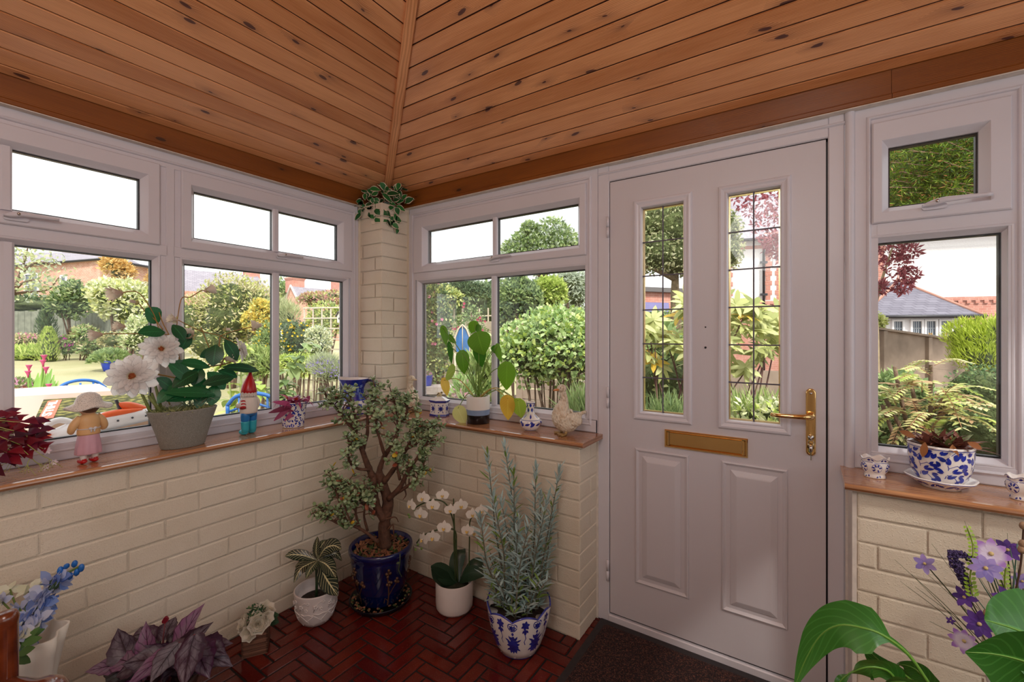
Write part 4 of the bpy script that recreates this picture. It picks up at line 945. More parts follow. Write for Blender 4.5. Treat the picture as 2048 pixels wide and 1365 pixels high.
# ---------------- purple flower arrangement
at_=thing('purple_flower_vase','artificial purple cosmos and grasses in grey vase against the right brick wall','flower arrangement',(2.70,-.375,0)); L_=loc_(at_); Da=(V(at_.location)-CAM).dot(FWD)
mb=MB(); mb.lathe([(0,0),(.06,0),(.07,.01),(.085,.15),(.085,.3),(.065,.41),(.062,.45),(.068,.462),(.060,.462),(.055,.44),(0,.43)],36,0); mb.build('vase',[mat('grey_white_ceramic','b9b4b0',.3,.08,20)],at_)
stm=MB(); o=lambda X,Y:(1560+X/3.74,1000+Y/3.74)
def gr(X,Y,dz=0,r=.0012,m=0):
    t=L_(at(*o(X,Y),Da+dz)); b=V((rd(-.035,.035),rd(-.03,.03),.43))
    if t.y+at_.location.y>-.205: t.y=-.205-at_.location.y
    P=bez([b,b.lerp(t,.5)+V((0,0,.03)),t],7); stm.tube(P,[r*(1.6-1.2*i/(len(P)-1)) for i in range(len(P))],4,m); return P
for X,Y in ((1380,160),(1135,330),(900,610),(985,560),(1085,540),(1120,910),(1260,690),(1480,560),(1700,250),(1780,310),(1290,1080),(1650,500),(1300,620),(1730,690),(860,450),(1010,650)): gr(X,Y,rd(-.05,.06),.0010)
for X,Y in ((1470,560),(1600,560),(1720,360),(1775,330),(1440,700),(1560,480)): gr(X,Y,rd(-.05,.02),.0026,1)
stm.build('grass_stems',[mat('olive_grass','47502e',.6,.3,20),mat('blue_green_grass','5f7f6c',.5,.2,20)],at_)
M_pp=leafmat('lilac_petal','8a7ac8','b0a0dc','9a6cc0',.6,.3); M_dp=leafmat('deep_purple_petal','4a2a7a','6a3c9c',None,.6,.25)
def cosmos(X,Y,s,mt,dz,fx=0,n=8,cen=None):
    c=L_(at(*o(X,Y),Da+dz)); nn=(V((-.1+fx,-.9,.35))).normalized(); u=V((0,0,1)); u=(u-nn*u.dot(nn)).normalized(); w=u.cross(nn); mb=MB(); a0=rd(0,6)
    for k in range(n):
        a=a0+2*PI*k/n; d=w*cos(a)+u*sin(a)+nn*.25; mb.leaf(c,d,nn,s*rd(.9,1.05),s*.56,0,5,.45,.12,2)
    mb.ball(c+nn*.003,s*.14,1,8,5); b=V((rd(-.03,.03),rd(-.02,.02),.43)); mb.tube(bez([b,b.lerp(c,.55)+V((0,0,.02)),c-nn*.002],5),.0014,5,2)
    mb.build('flower',[mt,mat('pollen','c9b07a',.7),mat('olive_grass','47502e',.6,.3,20)],at_)
M_2t=leafmat('two_tone_petal','a06cc8','c49ae0',None,.6,.3,pattern=lambda nt,uv,col:mixc(nt,ramp(nt,(lambda s:(nt.links.new(uv,s.inputs[0]),s.outputs[0])[1])(nt.nodes.new('ShaderNodeSeparateXYZ')),[(.45,(0,0,0,1)),(.75,(1,1,1,1))]),srgb('e4d8ee'),col))
cosmos(1578,405,.034,M_2t,-.05); cosmos(1538,512,.030,M_pp,-.06); cosmos(1085,480,.024,M_pp,.02,-.3,6); cosmos(1700,375,.026,M_dp,-.02); cosmos(1730,765,.032,M_dp,-.09,.1); cosmos(1378,1058,.026,M_2t,-.08,-.2); cosmos(1380,730,.024,M_dp,-.03,-.3,6); cosmos(1490,930,.03,M_dp,-.06); cosmos(1810,610,.02,M_pp,.02); cosmos(1275,905,.010,M_dp,.02,0,5)
mb=MB()
for pth in ([(1380,620),(1350,560),(1310,500),(1295,430),(1290,405)],[(1400,640),(1380,600),(1350,520),(1330,470)],[(1470,460),(1420,440),(1370,415),(1320,405)]):
    P=bez([L_(at(*o(x,y),Da-.03)) for x,y in pth],7)
    for q in P:
        for k in range(9): mb.ball(q+V((rd(-.008,.008),rd(-.006,.006),rd(-.006,.006))),rd(.0016,.0032),0,5,4)
P=bez([(0,0,.43),L_(at(*o(1400,700),Da-.02)),L_(at(*o(1380,620),Da-.03))],6); mb.tube(P,.0015,5,1); mb.build('lavender_spike',[mat('dark_lavender','3c2c58',.8,.3,60),mat('olive_grass','47502e',.6)],at_)
mb=MB()
for pth in ([(1440,720),(1420,600),(1440,450),(1440,330),(1400,210)],[(1700,760),(1680,620),(1690,500)]):
    P=bez([L_(at(*o(x,y),Da-.04)) for x,y in pth],8); mb.tube(P,.0015,5,0)
    for i,q in enumerate(P):
        if i%2==0:
            for s in (-1,1): mb.leaf(q+RGT*s*.003,RGT*s+V((0,0,.5)),(0,-1,.3),.012*(1.2-i/len(P)*.7),.007,0,3,.2)
mb.build('leaf_sprig',[leafmat('lime_leaf','8aa630','aac848',None,.5,.3)],at_)
mb=MB(); 
for X,Y in ((1550,850),(1600,835),(1820,195),(1815,330),(1808,375)): mb.ball(L_(at(*o(X,Y),Da-.07)),(.007,.007,.009),0,8,6)
mb.tube(bez([L_(at(*o(x,y),Da-.05)) for x,y in ((1760,700),(1800,480),(1825,180))],6),.002,5,1); mb.build('seed_heads',[mat('tan_catkin','9a7c62',.9,.2,80,120,.6,.004),mat('brown_twig','4a3024',.8)],at_)
# ================================================================ THINGS ON THE SILLS
def zrot(t,ang): t.rotation_euler=(0,0,ang)
M_skin=mat('figurine_skin','e2b89a',.5,.05,30)
# ---------------- oxalis (burgundy shamrock)
xt=thing('oxalis_plant','burgundy leaved shamrock plant at the far left end of the sill','plant',(.115,-1.75,SILL)); L_=loc_(xt)
mb=MB(); mb.lathe([(0,0),(.05,0),(.054,.006),(.068,.10),(.072,.105),(.072,.115),(.066,.115),(.062,.09),(0,.09)],36,0); mb.build('pot',[mat('plain_white_pot','ded6d2',.3)],xt)
stm=MB(); fo=MB()
def oxi(px,py,x,s,rot):
    c=L_(atx(px,py,x)); b=V((rd(-.02,.02),rd(-.02,.02),.09)); stm.tube(bez([b,b.lerp(c,.5)+V((0,0,.05)),c],5),.0013,4,0)
    up=V((.7,-.3,.9)).normalized(); u=up.orthogonal().normalized(); w=up.cross(u)
    for k in range(3):
        a=rot+2*PI*k/3; d=(u*cos(a)+w*sin(a)); sd_=d.cross(up); tip=c+d*s
        b_=fo.add([c,tip+sd_*s*.62-up*s*.35,tip*1.0-up*s*.05,tip-sd_*s*.62-up*s*.35]); fo.face((b_,b_+1,b_+2),0,[(0,.5),(1,0),(1,.5)]); fo.face((b_,b_+2,b_+3),0,[(0,.5),(1,.5),(1,1)])
for px,py,x in ((12,838,.12),(40,845,.14),(62,850,.10),(28,862,.17),(55,872,.16),(78,866,.12),(15,880,.19),(40,890,.17),(66,888,.13),(12,905,.2),(35,908,.18),(5,850,.1),(-10,870,.15),(0,925,.2),(48,858,.09),(22,830,.08),(70,878,.15),(-20,840,.12),(20,895,.14)):
    oxi(px,py,x,rd(.034,.044),rd(0,2))
fo.build('leaves',[leafmat('oxalis_leaf','3a0e22','8a1226','5a1838',.45,.35)],xt)
fl=MB()
for pts in ([(40,895),(62,915),(72,925),(92,935)],[(55,890),(85,912),(98,918),(108,925)],[(15,900),(10,915),(20,920),(28,922)],[(62,915),(55,928),(58,938)]):
    P=bez([L_(atx(x,y,.19)) for x,y in pts],5); stm.tube(P,.0013,4,0)
    for q in P[-6:]:
        e=q+V((rd(0,.015),rd(-.02,.02),rd(-.03,.0))); stm.tube([q,e],.0007,4,0); fl.ball(e,.0022,1,5,4)
    if pts[0][0]<60:
        for k in range(6): a=2*PI*k/6; fl.leaf(P[-1],V((.3,cos(a),sin(a))),V((1,0,0)),.011,.006,0,3)
c=L_(atx(94,902,.15)); stm.tube([L_(atx(70,890,.15)),c],.001,4,0)
for k in range(6): a=2*PI*k/6; fl.leaf(c,V((.3,cos(a),sin(a))),V((1,0,0)),.013,.007,0,3)
stm.build('stalks',[mat('pale_green_stalk','a9ad5c',.5)],xt); fl.build('blossom',[leafmat('pale_pink_petal','e0c8cf','efe4e4',None,.5,.3),mat('dry_bud','9a8a5a',.6)],xt)
# ---------------- girl figurine, seen from behind
gt=thing('girl_figurine','ceramic girl figurine in speckled sun hat, peach cardigan and pink skirt','figurine',(.125,-1.452,SILL),None,.2)
def el(name,parts,mats,par): 
    mb=MB()
    for p in parts: mb.ball(*p)
    return mb.build(name,mats,par)
for s in (-1,1):
    mb=MB(); mb.ball((-.006,s*.021,.010),(.027,.0155,.010),0,14,8); mb.ball((.002,s*.021,.017),(.016,.012,.008),0,10,6); sh=mb.build('shoe',[M_red],gt)
    mb=MB(); mb.lathe([(.011,.012),(.0125,.03),(.013,.05)],14,0,(.004,s*.021,0)); mb.build('sock',[M_white],gt)
sk=lambda a,r,z,i:(r*(1+.05*sin(9*a)*(1-min(1,max(0,(z-.035)/.085)))),z)
mb=MB(); mb.lathe([(0,.040),(.046,.036),(.0475,.040),(.046,.06),(.041,.09),(.036,.118),(.033,.125),(0,.125)],54,0,sx=.8,fn=sk); mb.build('skirt',[mat('dusty_pink_paint','cf9fae',.4,.05,20)],gt)
mb=MB(); mb.lathe([(0,.108),(.0405,.108),(.042,.113),(.041,.125),(.039,.135),(.042,.150),(.041,.165),(.034,.178),(.02,.186),(0,.188)],32,0,sx=.78); cg=mb.build('cardigan',[mat('peach_paint','e0b27c',.45,.06,20)],gt)
for s in (-1,1):
    mb=MB(); mb.tube(bez([(.0,s*.030,.172),(.0,s*.050,.152),(-.004,s*.060,.132),(-.016,s*.054,.122)],5),[.0145,.015,.0155,.0155,.016,.016,.016,.0155,.015,.0145,.014,.0135,.013,.012,.011,.009],12,0); mb.build('sleeve',[MC['peach_paint']],cg)
mb=MB(); mb.lathe([(.0425,.1295),(.0432,.131),(.0425,.1325)],32,0,sx=.785)
for s in (-1,1): mb.ball((.0345,s*.008,.132),(.004,.008,.0055),0,10,6,Matrix.Rotation(s*.25,4,'X')); mb.ball((.0345,s*.006,.124),(.003,.004,.006),0,8,5)
mb.ball((.036,0,.131),.0035,0,8,5); mb.build('ribbon_bow',[mat('silver_white_ribbon','d8d4d8',.25)],cg)
mb=MB(); mb.ball((-.004,0,.212),(.035,.037,.034),0,18,12); mb.lathe([(.014,.182),(.013,.195)],12,0); hd=mb.build('head',[M_skin],gt)
mb=MB(); mb.ball((.003,0,.216),(.036,.039,.032),0,16,10); mb.build('hair',[mat('brown_hair_paint','6a4a3a',.5)],hd)
mb=MB()
for s in (-1,1): mb.ball((-.036,s*.012,.213),(.003,.003,.004),0,8,5)
mb.build('eyes',[mat('dark_eye','1a1414',.2)],hd)
hb=lambda a,r,z,i:(r*(1+(.05*cos(2*a+PI) if r>.045 else 0)),z+(.006*cos(4*a)*max(0,(r-.042)/.03) if r>.042 else 0))
mb=MB(); mb.lathe([(.070,.206),(.0715,.209),(.069,.212),(.055,.219),(.044,.226),(.0405,.238),(.034,.252),(.022,.262),(.008,.266),(0,.2665)],48,0,sx=.9,sy=1.16,fn=hb); mb.lathe([(.036,.215),(.052,.213),(.070,.206)],48,0,sx=.9,sy=1.16,fn=hb)
M_spk,nt,b=newmat('speckled_white_glaze'); v=nt.nodes.new('ShaderNodeTexVoronoi'); setin(v,Scale=230.0); nt.links.new(objco(nt),v.inputs['Vector']); nt.links.new(ramp(nt,v.outputs['Distance'],[(.18,srgb('4a4542')),(.3,srgb('e0d8cf'))]),b.inputs['Base Color']); setin(b,Roughness=.4)
mb.build('sun_hat',[M_spk],gt); gt.scale=(.78,.78,.955)
# ---------------- dahlia planter
pt_=thing('dahlia_planter','artificial white dahlias in grey stone oval planter between girl figurine and gnome','flower arrangement',(.128,-1.165,SILL)); L_=loc_(pt_)
op=[(r*.87,z*.93) for r,z in [(0,0),(.083,0),(.088,.004),(.104,.06),(.126,.125),(.139,.162),(.140,.166),(.137,.168),(.133,.165),(.12,.13),(0,.125)]]
mb=MB(); mb.lathe(op,64,0,sx=.66,sy=1); 
M_stone,nt,b=newmat('grey_speckled_stone'); oc=objco(nt); n1=noise(nt,800,2,oc); nt.links.new(ramp(nt,n1,[(.35,srgb('6b6860')),(.52,srgb('8e8b82')),(.68,srgb('b3b0a6'))]),b.inputs['Base Color']); setin(b,Roughness=.85); bump(nt,b,n1,.5,.003)
mb.build('planter',[M_stone],pt_)
mb=MB(); mb.lathe([(.111,.139),(.07,.150),(0,.156)],40,1,sx=.66)
for i in range(420):
    a=rd(0,2*PI); r=.108*math.sqrt(rd(0,1)); p=V((r*cos(a)*.66,r*sin(a),.147)); d=V((rd(-1,1),rd(-1,1),rd(-.1,.8))); mb.tube(bez([p,p+d*.014,p+d*.022+V((rd(-.012,.012),rd(-.012,.012),rd(-.006,.01)))],3),.0011,3,0,False)
mb.build('moss',[mat('pale_moss','a3a46c',.9,.4,60),mat('moss_bed','5f5f3c',.95)],pt_)
stm=MB()
for pts in ([(372,800),(368,770),(362,735),(355,700)],[(340,810),(325,775),(320,760)],[(385,800),(380,775),(362,760),(345,755),(310,748)],[(365,760),(380,750),(410,735),(432,718)],[(355,700),(338,670),(325,645),(318,625)],[(430,725),(437,700),(440,675)],[(432,718),(418,695),(408,670),(402,655)],[(318,660),(308,630),(290,600),(275,585),(258,583),(246,586)],[(326,660),(310,640),(292,625),(280,610),(276,607)],[(345,670),(300,668),(245,668),(215,668),(204,669)],[(350,690),(352,665),(362,600),(380,595),(402,582),(409,582)],[(355,640),(400,662),(440,672),(475,690)],[(440,672),(470,662),(505,655),(508,660)],[(410,735),(460,725),(478,700)],[(440,735),(448,718),(450,718)]):
    stm.tube(bez([L_(atx(x,y,.115)) for x,y in pts],5),.0030 if pts[0][1]>720 else .0020,6,0)
for k in range(5): b=V((rd(-.02,.02),-.09+rd(-.02,.02),.155)); t=b+V((rd(-.02,.02),rd(-.05,.0),rd(.06,.12))); stm.tube([b,t],[.007,.005],6,1)
for k in range(46):
    a=rd(0,2*PI); b=V((rd(-.03,.03),.03+rd(-.03,.05),.155)); d=V((cos(a)*.6+.25,sin(a),rd(.5,1.4))); stm.leaf(b,d,(0,0,1),rd(.08,.15),.007,2,6,rd(.6,1.6),.1,3)
stm.build('stems',[mat('tan_flower_stem','9a7238',.5,.2,30),mat('thick_green_stalk','7f8a4c',.5,.2,20),leafmat('grey_green_blade','7f9474','a9b59a',None,.5,.2)],pt_)
fo=MB()
for px,py,tx,ty,w,x in ((318,645,306,628,.075,.10),(330,665,300,662,.06,.12),(345,650,362,668,.05,.13),(432,690,428,715,.07,.13),(450,680,468,705,.055,.14),(395,745,365,760,.06,.15),(400,735,392,755,.06,.13),(420,735,385,725,.05,.12),(405,770,445,758,.055,.16),(410,775,400,800,.05,.15),(420,780,370,788,.065,.17),(430,770,425,795,.06,.15),(430,790,375,782,.05,.18),(345,780,330,765,.05,.15),(445,735,495,735,.05,.13),(436,742,462,748,.05,.09),(372,745,360,730,.05,.12),(362,700,372,680,.05,.11),(400,715,420,705,.05,.1),(355,770,330,790,.05,.16),(375,740,400,765,.06,.11),(310,665,322,690,.05,.1),(415,745,440,765,.07,.12),(385,765,360,740,.06,.14)):
    a=L_(atx(px,py,x)); t=L_(atx(tx,ty,x+.02)); fo.leaf(a,t-a,V((.8,-.25,.6)),max((t-a).length*1.6,.075),w,0,6,.5,.12,0)
fo.build('leaves',[leafmat('dahlia_leaf','123b22','1f6a3a','1a3a2a',.35,.25,vein=.25,spec=.5)],pt_)
def petal_edge(nt,uv,col):
    sp=nt.nodes.new('ShaderNodeSeparateXYZ'); nt.links.new(uv,sp.inputs[0]); av=math_(nt,'ABSOLUTE',math_(nt,'SUBTRACT',sp.outputs[1],.5)); st=math_(nt,'SINE',math_(nt,'MULTIPLY',sp.outputs[1],38.0))
    c=mixc(nt,math_(nt,'MULTIPLY',math_(nt,'GREATER_THAN',av,.44),.45),col,srgb('a8a0a4')); c=mixc(nt,math_(nt,'MULTIPLY',math_(nt,'GREATER_THAN',st,.6),.12),c,srgb('b0a8a8')); return mixc(nt,math_(nt,'MULTIPLY',math_(nt,'LESS_THAN',sp.outputs[0],.28),.5),c,srgb('dcd4a0'))
M_dah=leafmat('white_dahlia_petal','f0ecea','fbf9f7',None,.6,.55,pattern=petal_edge); M_dc=mat('russet_flower_centre','8a4418',.8,.4,90)
def dahlia(px,py,x,R,n,rings=4,name='dahlia'):
    c=L_(atx(px,py,x)); n=V(n).normalized(); u=V((0,0,1)); u=(u-n*u.dot(n)).normalized(); w=u.cross(n); mb=MB()
    for r_ in range(rings):
        k=13-r_; l=R*(1-.17*r_)
        for i in range(k):
            a=2*PI*(i+.5*r_)/k+rd(-.08,.08); d=w*cos(a)+u*sin(a)+n*(.10+.26*r_); p=c+n*(.003*r_)+(w*cos(a)+u*sin(a))*R*.08
            mb.leaf(p,d,n,l*rd(.86,1.05),l*.46,0,6,.5-.15*r_,rd(.2,.55),5,rd(-.5,.5))
    for i in range(26): a=rd(0,6.28); q=R*.13*math.sqrt(rd(0,1)); mb.ball(c+n*(R*.14+rd(-.003,.004))+(w*cos(a)+u*sin(a))*q,R*.04,1,6,4)
    mb.ball(c+n*R*.07,R*.15,1,10,6); return mb.build(name,[M_dah,M_dc],pt_)
dahlia(265,753,.165,.084,(.9,-.45,.15)); dahlia(322,700,.135,.071,(.9,-.2,.3)); dahlia(480,700,.115,.054,(.3,.9,.2),4)
def bud(px,py,x,s,d,open_=.4):
    c=L_(atx(px,py,x)); d=V(d).normalized(); u=d.orthogonal().normalized(); w=d.cross(u); mb=MB()
    for r_ in range(2):
        for i in range(8):
            a=2*PI*(i+.5*r_)/8; e=u*cos(a)+w*sin(a); mb.leaf(c+e*s*.2,d+e*(open_-.15*r_),e*-1,s*1.3,s*.55,0,4,.3,.2,0)
    for i in range(6): a=2*PI*i/6; e=u*cos(a)+w*sin(a); mb.leaf(c,e+d*.15,d,s*.8,s*.3,1,3,-.5)
    mb.ball(c+d*s*.1,s*(.42 if open_<.1 else .26),1 if open_<.1 else 2,8,6); mb.build('bud',[leafmat('dahlia_bud_petal','ece2d0','f4ecde','dccabc',.6,.3),leafmat('bud_sepal','b6b070','d2cc90',None,.6,.3),mat('bud_pink_heart','c8a89c',.7)],pt_)
for X,Y,s,d,op_ in ((240,100,.026,(.2,-1,-.2),.5),(360,175,.015,(.2,-.8,.2),0),(260,355,.019,(.1,-1,.1),.4),(85,415,.022,(0,-1,-.1),.45),(660,310,.020,(.1,-.9,.3),.4),(875,85,.024,(.2,.8,.3),.4),(765,440,.026,(.6,-.6,.5),.45),(1030,600,.026,(.6,.6,.1),.4),(1015,378,.014,(.1,1,.1),0),(1240,380,.026,(.1,.4,.9),.5)):
    bud(180+X/3.792,560+Y/3.792,.115,s*1.35,d,op_)
# ---------------- garden gnome, seen from behind
nt_=thing('garden_gnome','small garden gnome in tall red hat, white shirt and turquoise boots','figurine',(.120,-.905,SILL),None,.25)
for s in (-1,1):
    mb=MB(); mb.ball((-.010,s*.023,.012),(.030,.018,.013),0,14,8); mb.lathe([(.0175,.012),(.019,.03),(.0205,.055),(.0215,.062),(.018,.064)],18,0,(.002,s*.023,0)); mb.build('boot',[mat('turquoise_paint','2fa3b4',.35,.08,30)],nt_)
mb=MB()
for s in (-1,1): mb.lathe([(.018,.058),(.0215,.07),(.023,.09),(.022,.108)],18,0,(.002,s*.022,0))
mb.lathe([(0,.088),(.036,.088),(.043,.10),(.044,.112),(0,.114)],28,0,sx=.8); mb.build('trousers',[mat('blue_paint','1c6fb4',.4,.1,30)],nt_)
mb=MB(); mb.lathe([(0,.100),(.042,.100),(.046,.106),(.047,.125),(.045,.150),(.041,.168),(.032,.180),(0,.184)],32,0,sx=.86); sh=mb.build('shirt',[mat('white_shirt_paint','ded2c8',.5,.06,30)],nt_)
mb=MB(); mb.tube(bez([(.004,.036,.168),(.004,.052,.148),(-.004,.050,.124),(-.02,.036,.118)],5),.013,12,0); mb.build('sleeve',[MC['white_shirt_paint']],sh)
mb=MB(); P=bez([(.004,-.034,.168),(.008,-.046,.156),(.006,-.056,.142),(-.010,-.058,.140)],5); mb.tube(P,.012,12,0); mb.build('sleeve',[MC['white_shirt_paint']],sh)
mb=MB()
for i in range(6): t=i/6; a=V((.022,-.052,.128)).lerp(V((.004,-.040,.166)),t); c=V((.022,-.052,.128)).lerp(V((.004,-.040,.166)),t+1/6); mb.tube([a,c],[.0145,.0145],12,i%2)
mb.build('striped_bag',[M_red,M_white],nt_)
mb=MB(); mb.ball((-.004,0,.196),(.030,.032,.028),0,16,10); mb.ball((-.035,0,.194),(.007,.006,.006),0,8,6); hd=mb.build('head',[M_skin],nt_)
mb=MB()
for i in range(60): a=2*PI*i/30; r=.034+(i%2)*.002; mb.ball((r*cos(a)*.95,r*sin(a),.186+(i//30)*.009+rd(-.002,.002)),(.0055,.0055,.008),0,6,5)
for i in range(40): mb.ball((-.028-rd(0,.012),rd(-.022,.022),.178-rd(0,.028)),(.006,.006,.009),0,6,5)
mb.build('hair_and_beard',[mat('white_beard','d8cec6',.7,.1,60)],hd)
mb=MB(); hp=[(.0,.196),(.037,.196),(.039,.200),(.038,.212),(.033,.232),(.024,.253),(.015,.271),(.010,.283),(.0075,.292),(.003,.297),(0,.298)]
mb.lathe(hp,28,0,fn=lambda a,r,z,i:(r,z)); mb.v=[(x-.0,y+.022*max(0,(z-.215)/.08)**1.4*.5,z) for x,y,z in mb.v]; mb.build('pointed_hat',[M_red],nt_); nt_.scale=(.84,.84,.97)
# ---------------- pink leaved plant in scroll pot
kt2=thing('pink_cactus_plant','magenta drooping leaved plant in blue and white scroll pot beside the gnome','plant',(.135,-.700,SILL)); L_=loc_(kt2)
kp=[(r*.92,z*.95) for r,z in [(0,0),(.050,0),(.053,.004),(.058,.05),(.064,.10),(.0685,.125),(.0695,.130),(.066,.132),(.062,.125),(.058,.105),(0,.105)]]
mb=MB(); mb.lathe(kp,48,0,mf=lambda i:0); S=Surf(kp[1:7],off=.0005)
for i in range(11):
    for j in range(5):
        a=2*PI*(i+.5*(j%2))/11; z=.014+j*.0245; t0=rd(0,6)
        S.stroke(mb,[(a+.011/.06*(1-.14*k)*cos(t0+k*.9),z+.0105*(1-.14*k)*sin(t0+k*.9)) for k in range(7)],.0045,1); S.petal(mb,a+.2,z+rd(-.006,.006),rd(0,6),.014,.008,1); S.petal(mb,a-.1,z+.010,rd(0,6),.012,.007,1)
S.band(mb,.119,.003,1); mb.build('pot',[M_glaze,M_cobalt],kt2)
mb=MB(); mb.lathe([(.06,.106),(0,.110)],20,0); mb.build('soil',[M_soil],kt2)
fo=MB()
for i in range(40):
    a=rd(0,2*PI); p=V((rd(-.02,.02),rd(-.02,.02),.11)); d=V((cos(a)*.8+.1,sin(a),rd(.5,1.3))); fo.leaf(p,d,(0,0,1),rd(.075,.125),rd(.014,.022),0 if RN.random()<.8 else 1,7,rd(1.0,2.4),.12,4)
for px,py,tx,ty in ((590,812,548,835),(592,812,552,815),(600,812,580,845),(605,810,625,800),(585,808,560,845),(598,812,582,832)): a=L_(atx(px,py,.18)); t=L_(atx(tx,ty,.185)); fo.leaf(a,(t-a)+V((0,0,.03)),(1,0,.4),(t-a).length*1.1,.026,0,5,.5)
fo.build('foliage',[leafmat('magenta_leaf','6a1638','b04a78','8a2a50',.4,.2),leafmat('red_leaf','b01c1c','c83a2a',None,.4,.25)],kt2)
# ---------------- jug behind the jade plant
ut=thing('water_jug','blue and white flared pottery jug with dark handle beside the corner pier','jug',(.105,-.325,SILL),None,.55)
up=[(0,0),(.060,0),(.064,.005),(.080,.035),(.083,.055),(.074,.085),(.060,.115),(.056,.135),(.060,.160),(.074,.190),(.083,.203),(.085,.206),(.081,.206),(.070,.188),(.055,.16),(0,.15)]
uf=lambda a,r,z,i:(r*(1+.022*cos(8*a)),z+(.010*max(0,cos(a-PI))**6 if z>.19 else 0))
mb=MB(); mb.lathe(up,64,0,fn=uf,mf=lambda i:1 if 5<=i<=11 else 0); S=Surf(up[1:10],off=.0007,fn=uf)
for i in range(8):
    a=2*PI*i/8; S.flower(mb,a,.055,.018,1,6,rd(0,1)); S.petal(mb,a+.35,.035,1.2,.03,.012,1); S.petal(mb,a+.4,.07,2.2,.02,.01,1); S.flower(mb,a+.3,.165,.012,2,5); S.petal(mb,a,.13,PI/2,.03,.01,2); S.stroke(mb,[(a+.2,.09),(a+.3,.12),(a+.2,.15)],.003,2)
S.band(mb,.010,.008,1); mb.build('body',[M_glaze,M_cobalt,mat('pale_blue_glaze','7c97d8',.2,.2,30)],ut)
mb=MB(); mb.tube(bez([(.066,0,.185),(.095,0,.195),(.122,0,.180),(.124,0,.145),(.100,0,.115),(.066,0,.100)],6),[.009]*12+[.0085]*19,10,0); mb.build('handle',[M_navy],ut)
# ---------------- two goose ornaments
M_goose,nt,b=newmat('cream_textured_ceramic'); oc=objco(nt); v=nt.nodes.new('ShaderNodeTexVoronoi'); setin(v,Scale=110.0); nt.links.new(scalev(nt,oc,(1,1,.6)),v.inputs['Vector']); nz=noise(nt,30,3,oc)
nt.links.new(ramp(nt,math_(nt,'ADD',math_(nt,'MULTIPLY',v.outputs['Distance'],.5),nz),[(.4,srgb('b89a78')),(.75,srgb('e2d4be'))]),b.inputs['Base Color']); setin(b,Roughness=.6); bump(nt,b,v.outputs['Distance'],1,.006)
def goose(name,label,loc,rz,h,lean,beakm,group='goose ornaments'):
    t=thing(name,label,'ornament',loc,group,rz); s=h/.22; mb=MB()
    # +x is the way it faces
    pth=[(-.075,0,.085),(-.062,0,.080),(-.045,0,.068),(-.020,0,.058),(.002,0,.060),(.018,0,.078),(.020,0,.102),(.014,0,.125),(.010,0,.145),(.012,0,.165),(.016,0,.180)]
    rr=[.004,.012,.028,.046,.052,.047,.036,.025,.0175,.0145,.0145]
    P=bez([(x*s*lean,y*s,z*s) for x,y,z in pth],4); R=[]
    for i in range(len(P)): f=i/4; k=min(int(f),len(rr)-2); R.append((rr[k]*(1-(f-k))+rr[k+1]*(f-k))*s)
    mb.tube(P,R,18,0); bd=mb.build('body',[M_goose],t)
    for k in range(4): pass
    mb=MB(); mb.ball((.020*s,0,.194*s),(.022*s,.0165*s,.0175*s),0,14,9); hd=mb.build('head',[M_goose],t)
    mb=MB(); mb.lathe([(.009*s,0),(.007*s,.010*s),(.004*s,.020*s),(0,.023*s)],12,0,sy=1.2,sx=.7); mb.v=[(.036*s+z,y,.190*s+x-z*.15) for x,y,z in mb.v]; mb.build('beak',[beakm],hd)
    for q in (-1,1): mb=MB(); mb.ball((.030*s,q*.0135*s,.198*s),.0022*s,0,8,6); mb.build('eye',[mat('dark_eye','1a1414',.2)],hd)
    for q in (-1,1):
        mb=MB(); mb.tube([(.008*s,q*.02*s,.016*s),(.012*s,q*.022*s,.004*s)],.006*s,8,0)
        for g in (-.5,0,.5): mb.tube([(.010*s,q*.022*s,.005*s),(.044*s*cos(g),q*.022*s+.04*s*sin(g),.0035*s)],[.0055*s,.0035*s],7,0)
        mb.build('foot',[mat('webbed_foot_brown','9a7a48',.5,.3,60)],t)
        mb=MB(); mb.ball((-.016*s,q*.044*s,.068*s),(.040*s,.010*s,.026*s),0,12,8,Matrix.Rotation(-.35,4,'Y')); mb.build('wing',[M_goose],bd)
    mb=MB()
    for k in (-1,0,1): mb.ball((-.078*s*lean,k*.006*s,.088*s),(.014*s,.003*s,.006*s),0,8,5,Matrix.Rotation(.4,4,'Y'))
    mb.build('tail',[M_goose],bd); return t
goose('goose_ornament','cream goose ornament facing right between the pier and the small jar',(.300,-.085,SILL),.1,.225,1,mat('pale_beak','d8c0a0',.5))
goose('goose_ornament','cream goose ornament with orange beak facing left beside the front door',(1.345,-.100,SILL),PI+.85,.240,1,M_orange)
